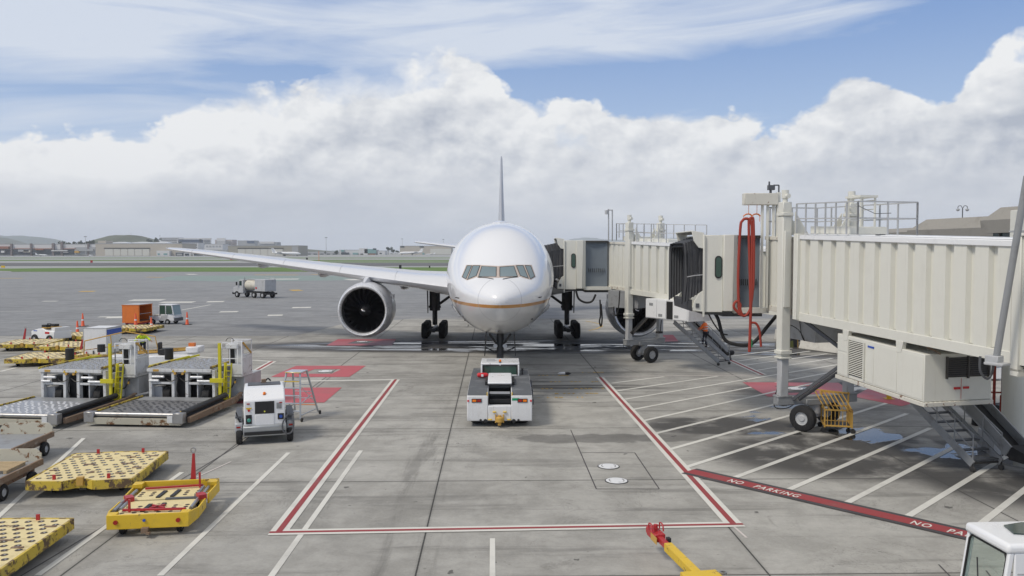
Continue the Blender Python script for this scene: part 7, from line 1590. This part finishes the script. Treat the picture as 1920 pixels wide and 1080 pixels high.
def person(label, loc, rz, J, jacket, trousers, hat=None, vest=None):
    """J: joints in the person's frame (facing -y), metres above the feet"""
    t = thing('person', label, 'person', loc, rz)
    V = []; Ed = []; Rr = []
    def add(p, r, par=None):
        V.append(Vector(p)); Rr.append(r)
        if par is not None: Ed.append((par, len(V)-1))
        return len(V)-1
    pv = add(J['pelvis'], (.13,.10)); ws = add(J['waist'], (.125,.095), pv); ch = add(J['chest'], (.16,.11), ws); nk = add(J['neck'], .055, ch); n2 = add(Vector(J['neck']).lerp(Vector(J['head']), .35), .055, nk)
    h1 = add(Vector(J['neck']).lerp(Vector(J['head']), .62), .078, n2); h2 = add(J['head'], .092, h1); h3 = add(Vector(J['head']) + Vector((0,.0,.075)), .07, h2)
    for s in ('l', 'r'):
        sh = add(J['sho_'+s], .065, ch); eb = add(J['elb_'+s], .042, sh); wr = add(J['wri_'+s], .028, eb); fd = (Vector(J['wri_'+s])-Vector(J['elb_'+s])).normalized()
        pm = add(Vector(J['wri_'+s])+fd*.055, (.04,.018), wr); side = fd.cross(Vector((0,1,.2))).normalized()
        for k in range(4):
            b_ = add(V[pm]+fd*.04+side*(.026-.0175*k), .0095, pm); m_ = add(V[b_]+fd*(.04-.004*abs(k-1))+Vector((0,-.008,-.006)), .0085, b_); add(V[m_]+fd*.028+Vector((0,-.014,-.012)), .0075, m_)
        tb = add(V[wr]+fd*.03+side*.042, .011, wr); add(V[tb]+fd*.035+side*.012+Vector((0,-.01,0)), .009, tb)
        hp_ = add(J['hip_'+s], .095, pv); kn = add(J['kne_'+s], .062, hp_); an = add(J['ank_'+s], .042, kn); add(Vector(J['ank_'+s])+Vector(J['foot_'+s]), .04, an)
    skinmesh('body', V, Ed, Rr, SKIN, t)
    # face: nose, ears, eyes, mouth
    hd = Vector(J['head']); f = Vector(J['face']).normalized(); rt = f.cross(Vector((0,0,1))).normalized(); up = rt.cross(f).normalized()
    MB().cyl(hd+f*.085+up*.0, hd+f*.118-up*.028, .010, .016, 8).build('nose', SKIN, t)
    for s in (-1,1): MB().lathe(hd+f*.086+rt*s*.034+up*.018, f, [(0,.012),(.006,.008)], 8).build('eye', M['black'], t); MB().cb(hd+rt*s*.098, .03,.045,.06).build('ear', SKIN, t)
    MB().beam(hd+f*.088-up*.05-rt*.022, hd+f*.088-up*.05+rt*.022, .006, .008).build('mouth', M['red'], t)
    c_ = MB(); c_.lathe(hd - f*.012 + up*.0, up, [(.01,.112),(.05,.113),(.10,.095),(.135,.055),(.145,.01)], 18); c_.build('beanie' if hat else 'hair', hat or HAIR, t)
    # clothes grown round the same joints
    def cloth(name, chain, mat, g=.04, root=0):
        V2, E2, R2 = [], [], []
        for p, r, par in chain:
            V2.append(Vector(p)); R2.append((r+g, r+g) if not isinstance(r, tuple) else (r[0]+g, r[1]+g))
            if par is not None: E2.append((par, len(V2)-1))
        return skinmesh(name, V2, E2, R2, mat, t, root)
    jk = [(Vector(J['pelvis'])+Vector((0,0,-.02)),(.14,.11),None),(J['waist'],(.135,.105),0),(J['chest'],(.165,.12),1),(Vector(J['neck'])-Vector((0,0,.01)),.07,2)]
    for s in ('l','r'):
        o_ = len(jk); jk += [(J['sho_'+s],.068,2),(J['elb_'+s],.048,o_),(Vector(J['wri_'+s]).lerp(Vector(J['elb_'+s]),.06),.034,o_+1)]
    cloth('jacket', jk, jacket)
    tr = [(J['pelvis'],(.13,.105),None)]
    for s in ('l','r'):
        o_ = len(tr); tr += [(J['hip_'+s],.10,0),(J['kne_'+s],.066,o_),(Vector(J['ank_'+s])+Vector((0,0,.03)),.056,o_+1)]
    cloth('trousers', tr, trousers, .012)
    for s in ('l','r'):
        a_ = Vector(J['ank_'+s]); b_ = a_+Vector(J['foot_'+s]); cloth('boot', [(a_+Vector((0,0,.07)),.045,None),(a_-Vector((0,0,.02)),.05,0),(b_,.042,1)], M['black'], .008)
    if vest:
        w_ = Vector(J['waist']); c2 = Vector(J['chest']); dr = (c2-w_).normalized()
        for q in (.2,.75): MB().lathe(w_.lerp(c2,q), dr, [(-.025,.178),(-.025,.186),(.025,.188),(.025,.18)], 20, close=True).build('reflective_band', vest, t)
    return t
ORJ = paint('hi_vis_orange', (.98,.19,.03), .6, var=.1); YEJ = paint('hi_vis_yellow', (.62,.80,.02), .6, var=.1); NAVY = paint('navy_trousers', (.02,.022,.035), .8); REF = paint('reflective_tape', (.6,.6,.62), .3, metal=.4)
J1 = dict(pelvis=(0,0,.95), waist=(0,-.02,1.10), chest=(0,-.07,1.36), neck=(0,-.11,1.55), head=(0,-.17,1.68), face=(0,-1,-.35), sho_l=(-.19,-.08,1.45), elb_l=(-.27,-.18,1.18), wri_l=(-.24,-.38,1.08), sho_r=(.19,-.08,1.45), elb_r=(.28,-.20,1.20), wri_r=(.26,-.42,1.13),
          hip_l=(-.10,0,.90), kne_l=(-.11,-.10,.50), ank_l=(-.11,.02,.09), foot_l=(0,-.15,-.03), hip_r=(.10,0,.90), kne_r=(.12,-.16,.62), ank_r=(.12,-.12,.28), foot_r=(0,-.15,-.03))
person('worker in an orange hi-vis jacket climbing the stair of the far bridge', (11.80, 50.15, 1.20), R(-125), J1, ORJ, NAVY, vest=REF)
J2 = dict(pelvis=(0,.05,.94), waist=(0,-.02,1.08), chest=(.02,-.16,1.32), neck=(.03,-.26,1.49), head=(.04,-.34,1.60), face=(.3,-1,-.5), sho_l=(-.18,-.18,1.41), elb_l=(-.34,-.30,1.20), wri_l=(-.42,-.50,1.05), sho_r=(.21,-.18,1.41), elb_r=(.42,-.22,1.25), wri_r=(.60,-.35,1.12),
          hip_l=(-.10,.05,.90), kne_l=(-.14,-.06,.50), ank_l=(-.15,.06,.08), foot_l=(0,-.15,-.03), hip_r=(.10,.05,.90), kne_r=(.14,-.08,.50), ank_r=(.17,.02,.08), foot_r=(.03,-.15,-.03))
p = G(268, 669); person('worker in a yellow hi-vis jacket bending beside the belt loader', (p.x, p.y, 0), R(10), J2, YEJ, NAVY, vest=REF)
# ---------------------------------------------------------------- air between here and the hills
hz_ = MB().box(-15500, 15500, -60, 15200, -2, 310).build('haze', None, None, smooth=False)
hm = bpy.data.materials.new('haze_air'); hm.use_nodes = True; nt = hm.node_tree; nt.nodes.clear()
o_ = nt.nodes.new('ShaderNodeOutputMaterial'); v_ = nt.nodes.new('ShaderNodeVolumePrincipled'); nt.links.new(v_.outputs[0], o_.inputs['Volume'])
v_.inputs['Color'].default_value = (.86, .91, 1, 1); v_.inputs['Density'].default_value = .00009; v_.inputs['Anisotropy'].default_value = .0
hz_.data.materials.clear(); hz_.data.materials.append(hm); tag(hz_, kind='stuff')
# ---------------------------------------------------------------- parts built in one go become one object per piece
def split_pieces(o, newname):
    me = o.data; n = len(me.vertices); p = list(range(n))
    def f(a):
        while p[a] != a: p[a] = p[p[a]]; a = p[a]
        return a
    for e in me.edges:
        a, b = f(e.vertices[0]), f(e.vertices[1])
        if a != b: p[a] = b
    comp = {}
    for i in range(n): comp.setdefault(f(i), []).append(i)
    ks = list(comp); bb = []
    for k in ks:
        c = [me.vertices[i].co for i in comp[k]]; bb.append([min(v[q] for v in c)-.03 for q in range(3)] + [max(v[q] for v in c)+.03 for q in range(3)])
    q = list(range(len(ks)))
    def g_(a):
        while q[a] != a: a = q[a]
        return a
    for i in range(len(ks)):
        for j in range(i):
            if all(bb[i][t] <= bb[j][t+3] and bb[j][t] <= bb[i][t+3] for t in range(3)):
                a, b = g_(i), g_(j)
                if a != b: q[a] = b
    grp = {}
    for i, k in enumerate(ks): grp.setdefault(g_(i), set()).update(comp[k])
    if len(grp) < 2: return
    parts = list(grp.values()); src = me
    for idx, vs in enumerate(parts):
        bm = bmesh.new(); bm.from_mesh(src); bm.verts.ensure_lookup_table()
        bmesh.ops.delete(bm, geom=[v for v in bm.verts if v.index not in vs], context='VERTS')
        nm = bpy.data.meshes.new(newname); bm.to_mesh(nm); bm.free()
        for m_ in src.materials: 
            if m_.name not in [x.name for x in nm.materials if x]: nm.materials.append(m_)
        if idx == 0: o.data = nm; o.name = newname
        else:
            c = o.copy(); c.data = nm; c.name = newname; COL.objects.link(c)
KEEP = {'deck', 'cage_bars', 'slat_vents', 'frame', 'lift_frame', 'roller_deck', 'inner_frame', 'roof_hatch_box', 'top_walkway', 'engine_bay', 'side_rails', 'yellow_post'}
REN = {'cabin_windows': 'cabin_window', 'slat_joints': 'slat_joint', 'treads': 'tread', 'slide_castors': 'castor', 'castors': 'castor', 'deck_plates': 'deck_plate', 'side_fittings': 'side_fitting', 'side_braces': 'side_brace',
       'seats': 'seat', 'shear_pins': 'shear_pin', 'landing_gear': 'landing_gear_leg', 'wheels': 'wheel_pair', 'legs': 'leg', 'service_stair': 'stair_stringer', 'mullions': 'mullion'}
for o in [x for x in COL.objects if x.type == 'MESH' and x.parent is not None and 'kind' not in x]:
    base = o.name.split('.')[0]
    if base in KEEP or len(o.data.vertices) > 9000: continue
    if base in ('main_platform',): continue
    split_pieces(o, REN.get(base, base))
